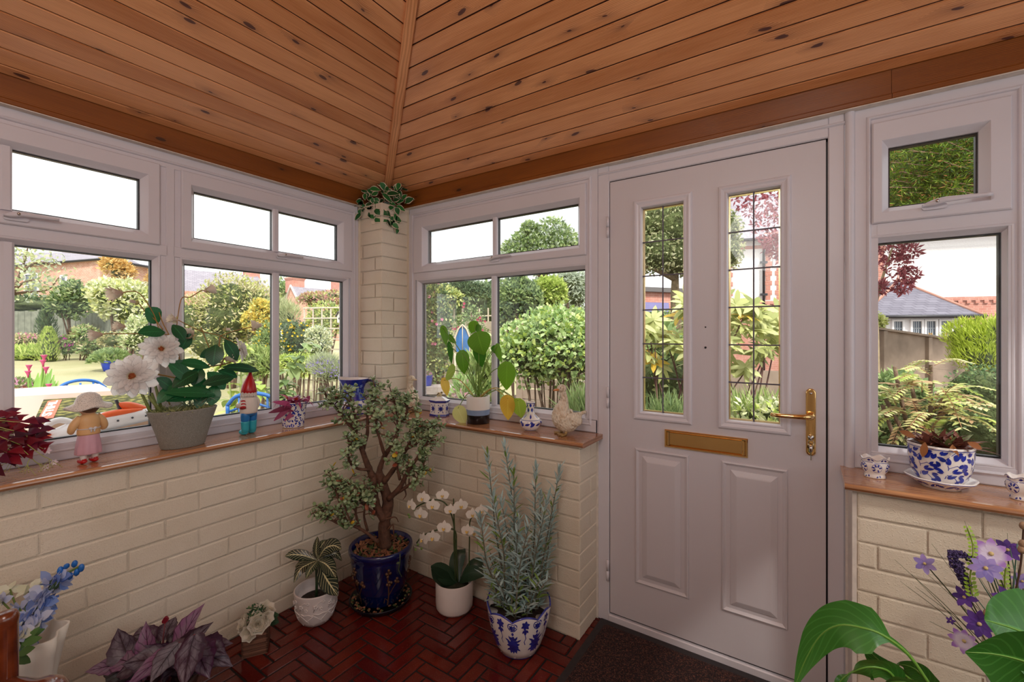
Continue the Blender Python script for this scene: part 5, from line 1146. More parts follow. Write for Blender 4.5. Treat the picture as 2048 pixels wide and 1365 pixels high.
# ---------------- trinket jar
ht=thing('trinket_jar','small blue and white six sided jar with cow figure on its lid','jar',(.535,-.075,SILL),None,.25)
mb=MB(); hx=lambda r,z,m,q:None
def hexrow(r,z): return [V((r*cos(PI/6+PI/3*k)*1.15,r*sin(PI/6+PI/3*k)*.8,z)) for k in range(6)]
def hexstack(mb,rows,ms):
    b=mb.add([p for r,z in rows for p in hexrow(r,z)])
    for i in range(len(rows)-1):
        for k in range(6): mb.face((b+i*6+k,b+i*6+(k+1)%6,b+i*6+6+(k+1)%6,b+i*6+6+k),ms[i],None,False)
    mb.face([b+k for k in range(6)][::-1],ms[0],None,False); mb.face([b+(len(rows)-1)*6+k for k in range(6)],ms[-1],None,False)
hexstack(mb,[(.052,0),(.053,.007),(.048,.010),(.046,.072),(.050,.075),(.050,.080)],[1,1,0,0,1])
for k in range(6):
    a=PI/3+PI/3*k; m_=V((cos(a)*.0405*1.15,sin(a)*.0405*.8,.042)); tan=V((-sin(a)*1.15,cos(a)*.8,0)).normalized(); n_=V((cos(a)/1.15,sin(a)/.8,0)).normalized()
    for j in range(7): g=2*PI*j/7; mb.leaf(m_+n_*.0022,tan*cos(g)+V((0,0,1))*sin(g),n_,.017,.007,1,3,0,0)
    for j in range(4): g=PI/4+PI/2*j; mb.leaf(m_+n_*.0022+tan*cos(g)*.014+V((0,0,sin(g)*.022)),tan*cos(g)*.5+V((0,0,sin(g))),n_,.010,.006,1,2,0,0)
mb.build('body',[M_glaze,mat('delft_blue','2a2f8e',.16)],ht)
mb=MB(); hexstack(mb,[(.053,.080),(.056,.083),(.055,.088),(.022,.106),(.012,.108)],[1,1,0,0]); ld=mb.build('lid',[M_glaze,MC['delft_blue']],ht)
mb=MB(); mb.ball((0,0,.122),(.016,.010,.010),0,12,8); mb.ball((.016,0,.130),(.008,.007,.007),0,10,6)
for x in (-.010,.010):
    for y in (-.006,.006): mb.tube([(x,y,.118),(x,y,.106)],.003,6,0)
for x,y,z in ((0,-.009,.125),(-.008,-.008,.120),(.016,-.006,.132)): mb.ball((x,y,z),(.004,.003,.004),1,6,5)
mb.build('cow_knob',[mat('cream_glaze','d8c8a0',.25),mat('dark_brown_spot','4a3428',.3)],ld)
# ---------------- philodendron
ft=thing('philodendron','heart leaved plant with yellowing leaves in white, grey and black banded pot','plant',(.842,-.112,SILL)); L_=loc_(ft)
fp=[(0,0),(.056,0),(.0595,.004),(.060,.045),(.060,.0455),(.0605,.072),(.0605,.0725),(.0615,.138),(.0605,.141),(.057,.140),(.056,.12),(0,.12)]
mb=MB(); mb.lathe(fp,48,0,mf=lambda i:1 if i<3 else (2 if i<5 else 0)); mb.build('pot',[mat('white_ribbed_glaze','e0dad2',.25),mat('black_glaze','1a1516',.2),mat('slate_blue_glaze','7f93b2',.25)],ft)
mb=MB(); mb.lathe([(.056,.122),(0,.126)],20,0); mb.build('soil',[M_soil],ft)
fo=MB(); stm=MB(); o=lambda X,Y:(820+X/2.73,400+Y/2.73)
def hl(X,Y,TX,TY,w,m,y,y2=None,nrm=(.1,-.9,.35),n=9,droop=.3,stemto=None):
    a=L_(aty(*o(X,Y),y)); t=L_(aty(*o(TX,TY),y if y2 is None else y2)); l=(t-a).length
    fo.leaf(a,t-a,nrm,l*1.05,w,m,n,droop,.10,1)
    b=V((rd(-.02,.02),rd(-.015,.015),.125)); c=a if stemto is None else a
    stm.tube(bez([b,b.lerp(a,.5)+V((0,0,.05 if a.z>.05 else .10)),a],6),[.0032-.0014*i/12 for i in range(13)],6,1 if m==1 else 0)
hl(372,738,400,862,.135,0,-.16); hl(378,800,386,930,.08,2,-.13); hl(352,670,335,740,.06,0,-.11,None,(.8,-.5,.3)); hl(380,690,360,735,.05,0,-.10)
hl(285,838,295,968,.075,0,-.14,None,(.5,-.8,.3)); hl(240,930,175,975,.10,3,-.12,None,(-.2,-.9,.5)); hl(180,700,205,805,.045,0,-.12,None,(.9,-.5,.2)); hl(215,745,250,790,.045,0,-.1,None,(-.6,-.7,.3))
hl(478,798,490,900,.07,0,-.12,None,(-.4,-.8,.3)); hl(530,905,520,1060,.095,0,-.14,None,(.3,-.9,.3)); hl(215,790,235,910,.035,2,-.10,None,(.9,-.4,.2)); hl(465,800,470,850,.05,2,-.09)
hl(185,985,215,1085,.05,1,-.12,None,(.7,-.6,.4),6,.9); hl(262,1140,300,1240,.085,4,-.17,None,(.1,-.95,.3)); hl(535,1085,525,1222,.085,1,-.185,None,(.1,-.95,.3)); hl(592,1098,600,1205,.095,3,-.175,None,(-.1,-.9,.4))
hl(550,1075,545,1130,.05,1,-.15)
M_hl=leafmat('philodendron_leaf','4f8a1c','6fa32a',None,.35,.35,vein=.10,spec=.6)
fo.build('leaves',[M_hl,leafmat('yellow_leaf','e0b43a','ecc85a',None,.45,.35,vein=.1),leafmat('dark_green_heart_leaf','35701a','4a8a24',None,.35,.3),leafmat('lime_heart_leaf','98b83c','b2cc5a',None,.4,.35,vein=.1),leafmat('pale_yellow_green_leaf','cfd07a','dcdc92',None,.45,.35,vein=.1)],ft)
stm.build('stalks',[mat('green_leaf_stalk','6f8f3a',.4),mat('yellow_leaf_stalk','b8a24a',.5)],ft)
# ---------------- bottle vase
vt2=thing('bottle_vase','squat blue and white bottle vase with narrow neck on the front sill','vase',(1.165,-.118,SILL))
vp=[(0,0),(.022,0),(.026,.004),(.040,.020),(.048,.040),(.047,.048),(.034,.062),(.018,.078),(.0145,.095),(.015,.115),(.019,.132),(.020,.136),(.017,.136),(.012,.115),(0,.11)]
mb=MB(); mb.lathe(vp,44,0); S=Surf(vp[2:11],off=.0006)
for i in range(6):
    a=2*PI*i/6; S.petal(mb,a,.022,.9,.026,.013,1); S.petal(mb,a+.3,.034,2.3,.022,.012,1); S.petal(mb,a+.5,.03,.4,.024,.012,1); S.stroke(mb,[(a,.012),(a+.3,.03),(a+.8,.046),(a+1.2,.05)],.0022,1); S.petal(mb,a,.060,1.5,.02,.010,1); S.petal(mb,a+.4,.088,PI/2,.022,.010,1); S.petal(mb,a,.112,PI/2,.018,.009,1)
S.band(mb,.054,.002,1,40); S.band(mb,.131,.003,1,30); S.band(mb,.006,.002,1,40); mb.build('body',[M_glaze,M_cobalt],vt2); vt2.scale=(1.12,1.12,1.0)
# ---------------- right sill
def lobed(label,loc,rz):
    t=thing('lobed_bowl',label,'bowl',loc,'small lobed bowls on the right sill',rz)
    pr=[(0,0),(.031,0),(.033,.003),(.031,.010),(.029,.014),(.036,.022),(.042,.034),(.043,.044),(.039,.054),(.037,.058),(.043,.066),(.044,.068),(.041,.067),(.034,.058),(0,.03)]
    fn=lambda a,r,z,i:(r*(1+.06*abs(sin(3*a))),z+.004*(max(0,z-.05)/.018)*cos(6*a))
    mb=MB(); mb.lathe(pr,72,0,fn=fn,sx=1.0,sy=.8); S=Surf(pr[1:11],1,.8,.0006,fn)
    for i in range(6):
        a=PI/6+2*PI*i/6; S.stroke(mb,[(a+.36*cos(g),.036+.015*sin(g)) for g in [k*.524 for k in range(13)]],.0014,1)
        for g in (.3,1.2,2.0,2.9,3.8,5.2): S.petal(mb,a+.11*cos(g),.036+.004*sin(g),g,.011,.006,1)
        S.petal(mb,a+.3,.060,0,.010,.006,1); S.petal(mb,a-.2,.060,3,.010,.005,1); S.petal(mb,a,.003,.8,.008,.005,1); S.petal(mb,a+.4,.004,2,.008,.005,1)
    S.band(mb,.054,.0015,1); S.band(mb,.0665,.0015,1); mb.build('body',[M_glaze,MC['delft_blue']],t); t.scale=(.84,.84,.95); return t
lobed('small blue and white lobed bowl at the door end of the right sill',(2.447,-.095,SILL),.1); lobed('small blue and white lobed bowl cut off by the right edge of the frame',(2.768,-.115,SILL),.25)
zt2=thing('plant_saucer','wide blue and white saucer under the large painted pot on the right sill','saucer',(2.600,-.100,SILL))
zp2=[(0,0),(.060,0),(.063,.004),(.085,.016),(.100,.026),(.106,.030),(.108,.034),(.104,.036),(.096,.032),(.075,.016),(.062,.0125),(0,.0125)]
mb=MB(); f8=lambda a,r,z,i:(r*(1+(.02*cos(8*a) if r>.09 else 0)),z); mb.lathe(zp2,64,0,fn=f8); S=Surf(zp2[2:7],off=.0006,fn=f8)
for i in range(12): a=2*PI*i/12; S.petal(mb,a,.012,.5,.028,.010,1); S.petal(mb,a+.25,.022,-.3,.024,.009,1); S.stroke(mb,[(a,.008),(a+.3,.018),(a+.5,.026)],.0015,1)
S.band(mb,.0315,.002,1,64); mb.build('dish',[M_glaze,M_cobalt],zt2); zt2.scale=(.76,.76,.9)
bt2=thing('succulent_plant','red brown succulent rosettes in large blue leaf painted pot on saucer','plant',(2.600,-.100,SILL+.0122)); L_=loc_(bt2)
bp=[(r*.78,z*.93) for r,z in [(0,0),(.055,0),(.062,.004),(.076,.022),(.088,.050),(.094,.080),(.095,.105),(.096,.120),(.098,.126),(.094,.128),(.089,.122),(.086,.10),(0,.10)]]
mb=MB(); mb.lathe(bp,56,0); S=Surf(bp[2:8],off=.0007)
for i in range(7):
    a=2*PI*i/7; S.stroke(mb,[(a,.008),(a+.22,.03),(a+.30,.06),(a+.2,.085),(a+.5,.108)],.0018,1); S.stroke(mb,[(a+.30,.06),(a+.55,.07),(a+.72,.062)],.0016,1); S.stroke(mb,[(a+.26,.04),(a+.5,.035),(a+.7,.02)],.0016,1)
    for (da,z,g,l) in ((.08,.02,2.2,.026),(.30,.03,.6,.028),(.16,.05,2.6,.026),(.42,.052,.3,.03),(.62,.068,.4,.026),(.34,.078,1.9,.024),(.22,.09,2.6,.026),(.42,.10,.2,.026),(.55,.112,-.4,.022),(.66,.04,-.4,.026),(.6,.02,-.5,.024),(.72,.09,1.1,.024),(.05,.105,.6,.022),(.74,.06,.1,.02),(.48,.09,.9,.02),(.05,.07,2.3,.02)): S.petal(mb,a+da,z*.92,g+rd(-.2,.2),l*.85*rd(.85,1.05),.0092,1); S.petal(mb,a+da+.03*cos(g+1.57),z*.92+.003*sin(g+1.57),g+.35,l*.55,.007,1,1.05)
S.band(mb,.111,.002,1,60); mb.build('pot',[M_glaze,M_cobalt],bt2)
mb=MB(); mb.lathe([(.067,.096),(0,.104)],24,0); mb.build('soil',[M_soil],bt2)
fo=MB()
for cx,cy,cz,n,l in ((0,0,.104,24,.095),(-.035,-.015,.104,20,.08),(.038,-.012,.104,22,.085),(.01,-.035,.104,20,.075),(-.015,.03,.104,14,.062)):
    for k in range(n):
        a=k*2.4; f=k/n; d=V((cos(a)*(1.2-.9*f),sin(a)*(1.2-.9*f),.35+.9*f)); fo.leaf((cx,cy,cz),d,(0,0,1),l*rd(.8,1.15)*(1-.25*f),rd(.014,.019),0 if RN.random()<.75 else (1 if f<.7 else 2),5,rd(.3,1.0),.35,4)
for x,y,tx,ty in ((1830,875,1802,862),(1850,885,1846,915),(1905,890,1908,918),(1935,885,1965,898)): a=L_(aty(x,y,-.165)); t=L_(aty(tx,ty,-.175)); fo.leaf(a,t-a,(0,-1,.5),(t-a).length,.018,1,5,.4)
fo.build('foliage',[leafmat('brown_red_succulent','5a2f2a','8a5448','6a4438',.45,.1,spec=.5),leafmat('dry_brown_leaf','8a5028','a06a3c',None,.7,.1),leafmat('olive_succulent','6f7a48','86905c',None,.45,.1)],bt2)
# ---------------- variegated trailing plant on top of the pier
it=thing('trailing_ivy','artificial variegated trailing plant with cream edged leaves on top of the brick pier','plant',(.11,-.115,2.0705)); L_=loc_(it)
mb=MB(); mb.lathe([(0,0),(.035,0),(.045,.06),(.047,.065),(.043,.065),(.04,.05),(0,.05)],20,0); mb.build('pot',[mat('small_clay_pot','6a4434',.8)],it)
def vari(nt,uv,col):
    sp=nt.nodes.new('ShaderNodeSeparateXYZ'); nt.links.new(uv,sp.inputs[0]); av=math_(nt,'ABSOLUTE',math_(nt,'SUBTRACT',sp.outputs[1],.5))
    e=math_(nt,'ADD',av,math_(nt,'MULTIPLY',math_(nt,'SUBTRACT',noise(nt,14,2,uv),.5),.10)); e2=math_(nt,'MAXIMUM',math_(nt,'GREATER_THAN',e,.39),math_(nt,'GREATER_THAN',sp.outputs[0],.92))
    return mixc(nt,e2,col,srgb('e4d4bc'))
fo=MB(); stm=MB()
o=lambda X,Y:(660+X/9.31,340+Y/9.31)
def il(X,Y,TX,TY,dz=0,w=.036,nr=None):
    a=L_(at(*o(X,Y),2.66+dz)); t=L_(at(*o(TX,TY),2.66+dz+rd(-.02,.02))); wz=a.z+it.location.z
    fo.leaf(a,t-a,nr or V((.55+rd(-.3,.3),-.83,.3+rd(-.2,.3))),(t-a).length*1.06,w,0,6,.25,.10,4)
for q in ((900,190,985,320),(1250,110,1340,230),(1350,190,1440,270),(1080,190,1250,300),(1240,380,1345,260),(580,345,690,410),(700,350,830,470),(740,340,930,370),(820,380,880,480),(960,380,1100,470),(1050,360,1190,480),(1250,390,1330,500),(1240,400,1215,590),(1340,540,1425,460),(1400,590,1550,530),(1220,600,1370,560),(1240,660,1400,760),(1000,500,1190,490),(1050,560,1200,620),(1180,560,1300,530),(720,500,780,590),(780,520,830,640),(850,510,900,640),(700,720,760,590),(760,760,770,640),(545,640,390,670),(560,650,660,720),(620,750,495,840),(680,760,790,800),(830,700,960,700),(1060,720,1190,690),(900,760,1020,860),(1040,850,1200,970),(1190,870,1320,960),(940,900,1010,960),(1000,960,1070,1100),(1040,960,1110,1050),(1170,990,1275,1090),(1240,1090,1225,1195),(1100,960,1150,1040),(1210,700,1270,850),(690,420,680,520),(930,590,1000,560),(1100,340,1020,370),(1290,240,1250,370),(880,430,760,470),(1140,420,1080,560),(1190,480,1290,470),(800,420,700,480),(1010,600,1090,690)): il(*q,dz=rd(-.05,.03),w=rd(.034,.046)); q2=[c+rd(-70,70) for c in q[:2]]; il(q2[0],q2[1],q2[0]+(q[2]-q[0])*1.1+rd(-40,40),q2[1]+(q[3]-q[1])*1.1+rd(-40,40),dz=rd(-.06,.02),w=rd(.032,.042)) if RN.random()<.5 else None
for pts in ([(1000,600),(900,700),(960,820),(1060,960),(1230,1100)],[(1000,600),(1150,760),(1200,880),(1260,1020)],[(950,560),(760,600),(650,700),(560,700)],[(1000,560),(1150,480),(1280,300)],[(950,560),(850,420),(720,380)],[(1050,560),(1250,600),(1420,600)]): stm.tube(bez([L_(at(*o(x,y),2.66)) for x,y in pts],5),.0018,5,0)
for v_ in range(len(fo.v)):
    x,y,z=fo.v[v_]; X,Y,Z=x+it.location.x,y+it.location.y,z+it.location.z
    lim=min(Z0+max(0,(X-.02))*math.tan(p1),Z0+max(0,(-.02-Y))*math.tan(p2))-.012
    if Z>lim and X>-.02: Z=lim
    if Z<2.075 and X<.21 and Y>-.215: 
        if X-.20>-.205-Y: X=.212
        else: Y=-.218
    if Z>2.085 and X<.035: X=.035
    if Z>2.085 and Y>-.035: Y=-.035
    fo.v[v_]=(X-it.location.x,Y-it.location.y,Z-it.location.z)
fo.build('foliage',[leafmat('variegated_leaf','16381e','2f7a3a','1f4a28',.4,.15,pattern=vari)],it); stm.build('stems',[mat('brown_green_stem','6a5a3a',.6)],it)
# ================================================================ GARDEN
def gz(x,y): return -.12+min(.9,.055*max(0,-x-3.5))
def plan(px,d): p=at(px,HY,d); return V((p.x,p.y,gz(p.x,p.y)))
def brickmat(name,c1,c2,mo,bw=.225,rh=.075,ms=.008,rough=.9):
    m,nt,b=newmat(name); uv=nt.nodes.new('ShaderNodeTexCoord').outputs['UV']; t=nt.nodes.new('ShaderNodeTexBrick')
    setin(t,Color1=srgb(c1),Color2=srgb(c2),Mortar=srgb(mo),Scale=1.0); t.inputs['Mortar Size'].default_value=ms; t.inputs['Brick Width'].default_value=bw; t.inputs['Row Height'].default_value=rh
    nt.links.new(uv,t.inputs['Vector']); n=noise(nt,3,4,uv)
    nt.links.new(mixc(nt,.35,t.outputs['Color'],ramp(nt,n,[(.3,srgb(c1)),(.7,srgb(mo))])),b.inputs['Base Color']); setin(b,Roughness=rough); MC[name]=m; return m
M_ob=brickmat('weathered_red_brick','b0705c','c48a74','d8c4b4'); M_ob2=brickmat('smooth_red_brick','bc7868','c88878','d8b4a4',.225,.075,.006)
M_slate=brickmat('grey_slate','968f98','aca6ae','7a747e',.30,.22,.012); M_slate2=brickmat('dark_slate','74707c','8c8894','5a5662',.28,.16,.012)
M_ren,nt,b=newmat('white_pebbledash'); oc=objco(nt); b.inputs['Base Color'].default_value=srgb('f6f1ee'); setin(b,Roughness=.9); bump(nt,b,noise(nt,22,3,oc),.6,.03)
M_wht=mat('white_gloss_joinery','f2eeee',.35); M_pane=mat('dark_window_glass','4c5664',.08,.3,2); M_black=mat('black_iron','2c2a30',.4)
M_lawn,nt,b=newmat('dry_mown_lawn'); oc=objco(nt); c=ramp(nt,noise(nt,.55,5,oc),[(.3,srgb('b2ae7e')),(.55,srgb('cfc49c')),(.75,srgb('dccdac'))]); c=mixc(nt,math_(nt,'MULTIPLY',noise(nt,40,3,oc),.5),c,srgb('a2a470')); nt.links.new(c,b.inputs['Base Color']); setin(b,Roughness=.95); bump(nt,b,noise(nt,60,3,oc),1,.03)
M_earth=mat('dry_brown_earth','6a5a48',.95,.3,5,30,1,.02); M_pave=mat('pink_paving','c8aca4',.9,.12,3,40,.6,.006)
def slab(name,x0,x1,y0,y1,m,dz=0,n=40,kind='structure'):
    mb=MB(); rows=[[V((x0+(x1-x0)*i/n,y0+(y1-y0)*j/n,gz(x0+(x1-x0)*i/n,0)+dz+rd(-.01,.01)*(dz<=0))) for i in range(n+1)] for j in range(n+1)]; mb.grid(rows); o=mb.build(name,m); o['kind']=kind; return o
slab('lawn',-70,-3.4,-45,60,M_lawn,0,60); slab('garden_ground',-3.4,40,.25,60,M_earth,-.0,60); slab('patio_ground',-3.45,-.08,-14,.6,M_pave,.02,24)
mb=MB(); mb.box(-3.4,4.2,-12,-4.2,-.16,-.12); struct(mb.build('house_ground',M_pave)); 
def root(name,label,cat,p,group=None): return thing(name,label,cat,(p.x,p.y,p.z),group)
LP={}
def soft(h):
    "milkier, lighter version of a leaf colour (outdoor haze and brightness put into the colour)"
    c=[int(h[i:i+2],16) for i in (0,2,4)]; l=sum(c)/3; return ''.join(format(int(min(255,(v*.86+l*.14)*.92+30)),'02x') for v in c)
def LM(k):
    if k in LP: return LP[k]
    T={'yg':('8f9e3a','c8cf62','dfe090'),'lime':('7d9a2c','b5cc4c','d4de74'),'mid':('56763a','86a254','a8bc70'),'dark':('2f4a2a','4f6c3c','6f8650'),'var':('8fa05c','dfe0a8','efecc8'),'grey':('8a9a80','aab89a','c6ceb4'),'azal':('8c8c4c','c0b878','dcc8a0'),'gold':('b8982c','e8cc48','f0dc70'),'orange':('c08a34','e0b458','ecca7c'),'holly':('4e5f30','8c9a58','d8d6a0'),'maple':('7c3844','ac5a64','c07a80'),'hyd':('6a9440','a0c068','c4d890'),'rhod':('808c3c','b4ba60','d8da90'),'conif':('2c4414','52701e','8ca030'),'lav':('8a9a6a','a8b484','c4c89c'),'lawn':('6a8a34','94ac50','b4c06c'),'photi':('b86a60','d09080','a0b070'),'ivy':('34522a','58783c','7c9850'),'maho':('98a848','d0d078','e6dc9c'),'silv':('8aa098','a8bab0','c2ccc0'),'straw':('8a9a5c','b4bc7c','c8c890'),'thuja':('9ab030','c0d048','d8e468')}
    a,b_,c=T[k] if k in('conif','thuja','maple') else [soft(q) for q in T[k]]; LP[k]=leafmat('garden_leaf_'+k,a,b_,c,.55,.35); return LP[k]
M_core=mat('shaded_shrub_core','4c5630',.95,.5,8,18,1,.05); M_wood=mat('brown_branch_bark','6c5646',.9,.3,14,30,1,.01)  # solid core inside shrubs, inner shade put into its darker green
def rdir():
    while True:
        v=V((rd(-1,1),rd(-1,1),rd(-1,1)))
        if .05<v.length<1: return v.normalized()
def bush(name,label,cat,x0,y0,x1,y1,d,k,n,L,W,lumps=9,core=.78,up=.3,flow=None,group=None,dep=.75,base=None,ls=.45,k2=None,stems=5):
    if d>5: n=int(n*2.3); L*=.68; W*=.68; core=core*.84
    c=at((x0+x1)/2,(y0+y1)/2,d); rx=(x1-x0)/2/FPX*d; rz=(y1-y0)/2/FPX*d; ry=rx*dep
    g=V((c.x,c.y,gz(c.x,c.y) if base is None else base)); t=root(name,label,cat,g,group); o=c-g
    fo=MB(); co=MB(); sts=MB(); B=[]
    for i in range(lumps):
        q=rdir()*rd(.35,.62); s=rd(ls*.8,ls*1.2)
        B.append((o+RGT*q.x*rx+FWD*q.y*ry+V((0,0,q.z*rz)),s))
    B.append((o,.72))
    for cc,s in B:
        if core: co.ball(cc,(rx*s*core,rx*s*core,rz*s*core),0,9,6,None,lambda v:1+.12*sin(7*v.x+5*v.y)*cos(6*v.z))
    for i in range(n):
        cc,s=B[i%len(B)]; q=rdir()
        if q.z<-.3 and RN.random()<.6: q.z=-q.z
        p=cc+(RGT*q.x*rx+FWD*q.y*ry+V((0,0,q.z*rz)))*s*rd(.86,1.12)
        if p.z<.02: p.z=rd(.02,.06)
        d_=q*.6+rdir()*.8+V((0,0,up)); fo.quad(p,d_,rdir()*.7+q+V((0,0,.4)),L*rd(.7,1.25),W*rd(.8,1.2),1 if (k2 and RN.random()<.3) else 0)
    fo.build('foliage',[LM(k)]+([LM(k2)] if k2 else []),t)
    if core: co.build('shaded_core',[M_core],t)
    for i in range(stems):
        cc,s=B[i%len(B)]; b=V((rd(-.25,.25)*rx,rd(-.25,.25)*rx,-.02)); sts.tube(bez([b,b.lerp(cc,.5)+V((0,0,.02)),cc],4),[max(.006,rx*.035) if stems<8 else .006]*9,5)
    sts.build('stems',[M_wood],t)
    if flow:
        m,nf,fs=flow; fb=MB(); nf=int(nf*1.5); fs*=.68
        for i in range(nf):
            cc,s=B[i%len(B)]; q=rdir(); q.z=abs(q.z); q.y=-abs(q.y) if RN.random()<.7 else q.y
            p=cc+(RGT*q.x*rx+FWD*q.y*ry+V((0,0,q.z*rz)))*s*1.12
            for j in range(5): a=2*PI*j/5; fb.quad(p,RGT*cos(a)+V((0,0,sin(a)))-FWD*.3,-FWD,fs,fs*1.0,0)
        fb.build('blossom',[m],t)
    return t
def fl(name,c1,c2): return leafmat(name,c1,c2,None,.6,.3)
# ---- left hand side: far border, boundary and houses
def fence(name,label,pts,h,m,board=.13,post=2.4,gap=.008,horiz=False,z0=None,group=None,trellis=0):
    P=[plan(*p) for p in pts]; t=root(name,label,'fence',P[0],group); g=P[0]; mb=MB(); pb=[]
    for a,b in zip(P[:-1],P[1:]):
        e=V((b.x-a.x,b.y-a.y,0)); Ln=e.length; e.normalize(); nrm=e.cross(V((0,0,1))); k=0
        if horiz:
            nrow=int(h/board)
            for r in range(nrow):
                zz=r*board; mb.box(0,Ln,-.012,.012,zz,zz+board-gap,0,lambda x,y,z:a-g+e*x+nrm*(y+(z-r*board)*.06)+V((0,0,z+(b.z-a.z)*x/Ln)))
        else:
            while k*board<Ln: mb.box(k*board,min(Ln,(k+1)*board-gap),-.01,.01,0,h+rd(-.015,.015),0,lambda x,y,z:a-g+e*x+nrm*(y+.006*(k%2))+V((0,0,z+(b.z-a.z)*x/Ln))); k+=1
        s=0
        while s<=Ln+.01: 
            q=MB(); q.box(s-.05,s+.05,-.07,.03,-.02,h+.05,0,lambda x,y,z:a-g+e*x-nrm*y*-1+V((0,0,z+(b.z-a.z)*x/Ln))); pb.append(q); s+=post
        if trellis:
            tb=MB(); n=int(Ln/.16)
            for i in range(n+1): tb.box(i*.16,i*.16+.02,-.008,.008,h-trellis,h+.12,0,lambda x,y,z:a-g+e*x+nrm*(y-.05)+V((0,0,z)))
            for j in range(int(trellis/.16)+1): tb.box(0,Ln,-.008,.008,h-trellis+j*.16,h-trellis+j*.16+.02,0,lambda x,y,z:a-g+e*x+nrm*(y-.065)+V((0,0,z)))
            tb.build('trellis',[mat('pale_trellis_timber','cdbfa8',.8)],t)
    mb.build('boards',[m],t)
    for q in pb: q.build('post',[m],t)
    return t
M_fd=mat('grey_green_fence_timber','76786c',.9,.25,6); M_fb=mat('weathered_fence_timber','a08c7c',.9,.2,5); M_fp=mat('pale_fence_timber','b4a48e',.9,.15,5)
fence('board_fence','dark weathered close board fence across the far end of the lawn',[(-40,16.2),(150,15.9),(330,15.2)],1.38,M_fd)
def house(name,label,foot,z1,ridge,mw,zb=-.3,over=.25):
    "footprint points (px, dist), hipped or gabled roof to the ridge points (px, dist, z)"
    F=[plan(*p) for p in foot]; c=sum(F,V())/len(F); t=root(name,label,'house',V((F[0].x,F[0].y,zb))); g=V(t.location)
    wb=MB(); n=len(F); u=0
    for i in range(n):
        a,b=F[i],F[(i+1)%n]; l=(V((b.x-a.x,b.y-a.y))).length; wb.poly([V((a.x,a.y,zb))-g,V((b.x,b.y,zb))-g,V((b.x,b.y,z1))-g,V((a.x,a.y,z1))-g],0,[(u,0),(u+l,0),(u+l,z1-zb),(u,z1-zb)]); u+=l
    wb.build('walls',[mw],t)
    return t,g,F
def quadr(mb,a,b,c,d,m=0,th=.06):
    a,b,c,d=V(a),V(b),V(c),V(d); l=(b-a).length; h=(d-a).length; mb.poly([a,b,c,d],m,[(0,0),(l,0),(l,h),(0,h)])
    nn=(b-a).cross(d-a).normalized()*th; mb.poly([a-nn,d-nn,c-nn,b-nn],m,[(0,0),(0,h),(l,h),(l,0)]); mb.poly([a,a-nn,b-nn,b],m); mb.poly([b,b-nn,c-nn,c],m); mb.poly([a,d,d-nn,a-nn],m); mb.poly([c,c-nn,d-nn,d],m)
def win(t,g,A,B,z0,z1,bars=(1,1),fr=.07,name='window',lead=False):
    "window on the wall line A-B (plan points), glazing bars = columns, rows"
    e=V((B.x-A.x,B.y-A.y,0)); L=e.length; e.normalize(); nn=V((CAM.x-A.x,CAM.y-A.y,0)); nn=(nn-e*nn.dot(e)).normalized(); o=V((A.x,A.y,0))-g
    M=lambda x,y,z:o+e*x+nn*y+V((0,0,z)); mb=MB()
    for x0,x1,a,b in ((-fr,0,z0-fr,z1+fr),(L,L+fr,z0-fr,z1+fr),(0,L,z0-fr,z0),(0,L,z1,z1+fr)): mb.box(x0,x1,-.02,.07,a,b,0,M)
    for i in range(1,bars[0]): mb.box(L*i/bars[0]-.025,L*i/bars[0]+.025,-.02,.05,z0,z1,0,M)
    for i in range(1,bars[1]): mb.box(0,L,-.02,.05,z0+(z1-z0)*i/bars[1]-.025,z0+(z1-z0)*i/bars[1]+.025,0,M)
    w_=mb.build(name,[M_wht],t); mb=MB(); mb.box(0,L,.0,.015,z0,z1,0,M); mb.build('pane',[M_pane],w_)
    if lead:
        mb=MB(); 
        for i in range(1,4): mb.box(L*i/4-.008,L*i/4+.008,.015,.022,z0,z1,0,M)
        for i in range(1,4): mb.box(0,L,.015,.022,z0+(z1-z0)*i/4-.008,z0+(z1-z0)*i/4+.008,0,M)
        q=M(L/2,.02,(z0+z1)/2)
        for i in range(6): mb.quad(q,V((0,0,sin(i*1.05)))+e*cos(i*1.05),nn,.09,.05,1)
        mb.build('leading',[mat('pale_lead_came','b8bcc0',.5),mat('amber_stained_glass','a07a3c',.3)],w_)
    return w_
def chim(t,g,px,d,w,z0,z1,mw,dx=0):
    p=plan(px,d)-g; mb=MB(); h=w/2; mb.box(p.x-h,p.x+h,p.y-h,p.y+h,z0-g.z,z1-g.z); 
    for i,k in ((0,1.08),(1,1.16)): mb.box(p.x-h*k,p.x+h*k,p.y-h*k,p.y+h*k,z1-g.z-.22+.1*i,z1-g.z-.12+.1*i)
    c=mb.build('chimney',[mw],t)
    for s in (-.25,.25): q=MB(); q.lathe([(.11,0),(.09,.25),(.10,.28),(.07,.28),(0,.2)],12,0,(p.x+s*w,p.y,z1-g.z)); q.build('chimney_pot',[mat('buff_clay','c0906c',.8)],c)
t,g,F=house('brick_house','old red brick house with grey slate hipped roof beyond the far fence',[(-60,28),(-10,27.5),(200,24),(316,27.6),(330,36),(-60,40)],5.45,None,M_ob)
rf=MB(); E=[V((f.x,f.y,5.45))-g for f in F]
def ov(i,k=.35): c=sum(E,V())/6; d=(E[i]-c); d.z=0; return E[i]+d.normalized()*k-V((0,0,.08))
r1=V((*plan(60,32).xy,7.2))-g; r2=V((*plan(230,30),))[:2]; r2=V((r2[0],r2[1],7.0))-g; r0=V((*plan(-60,34).xy,7.4))-g
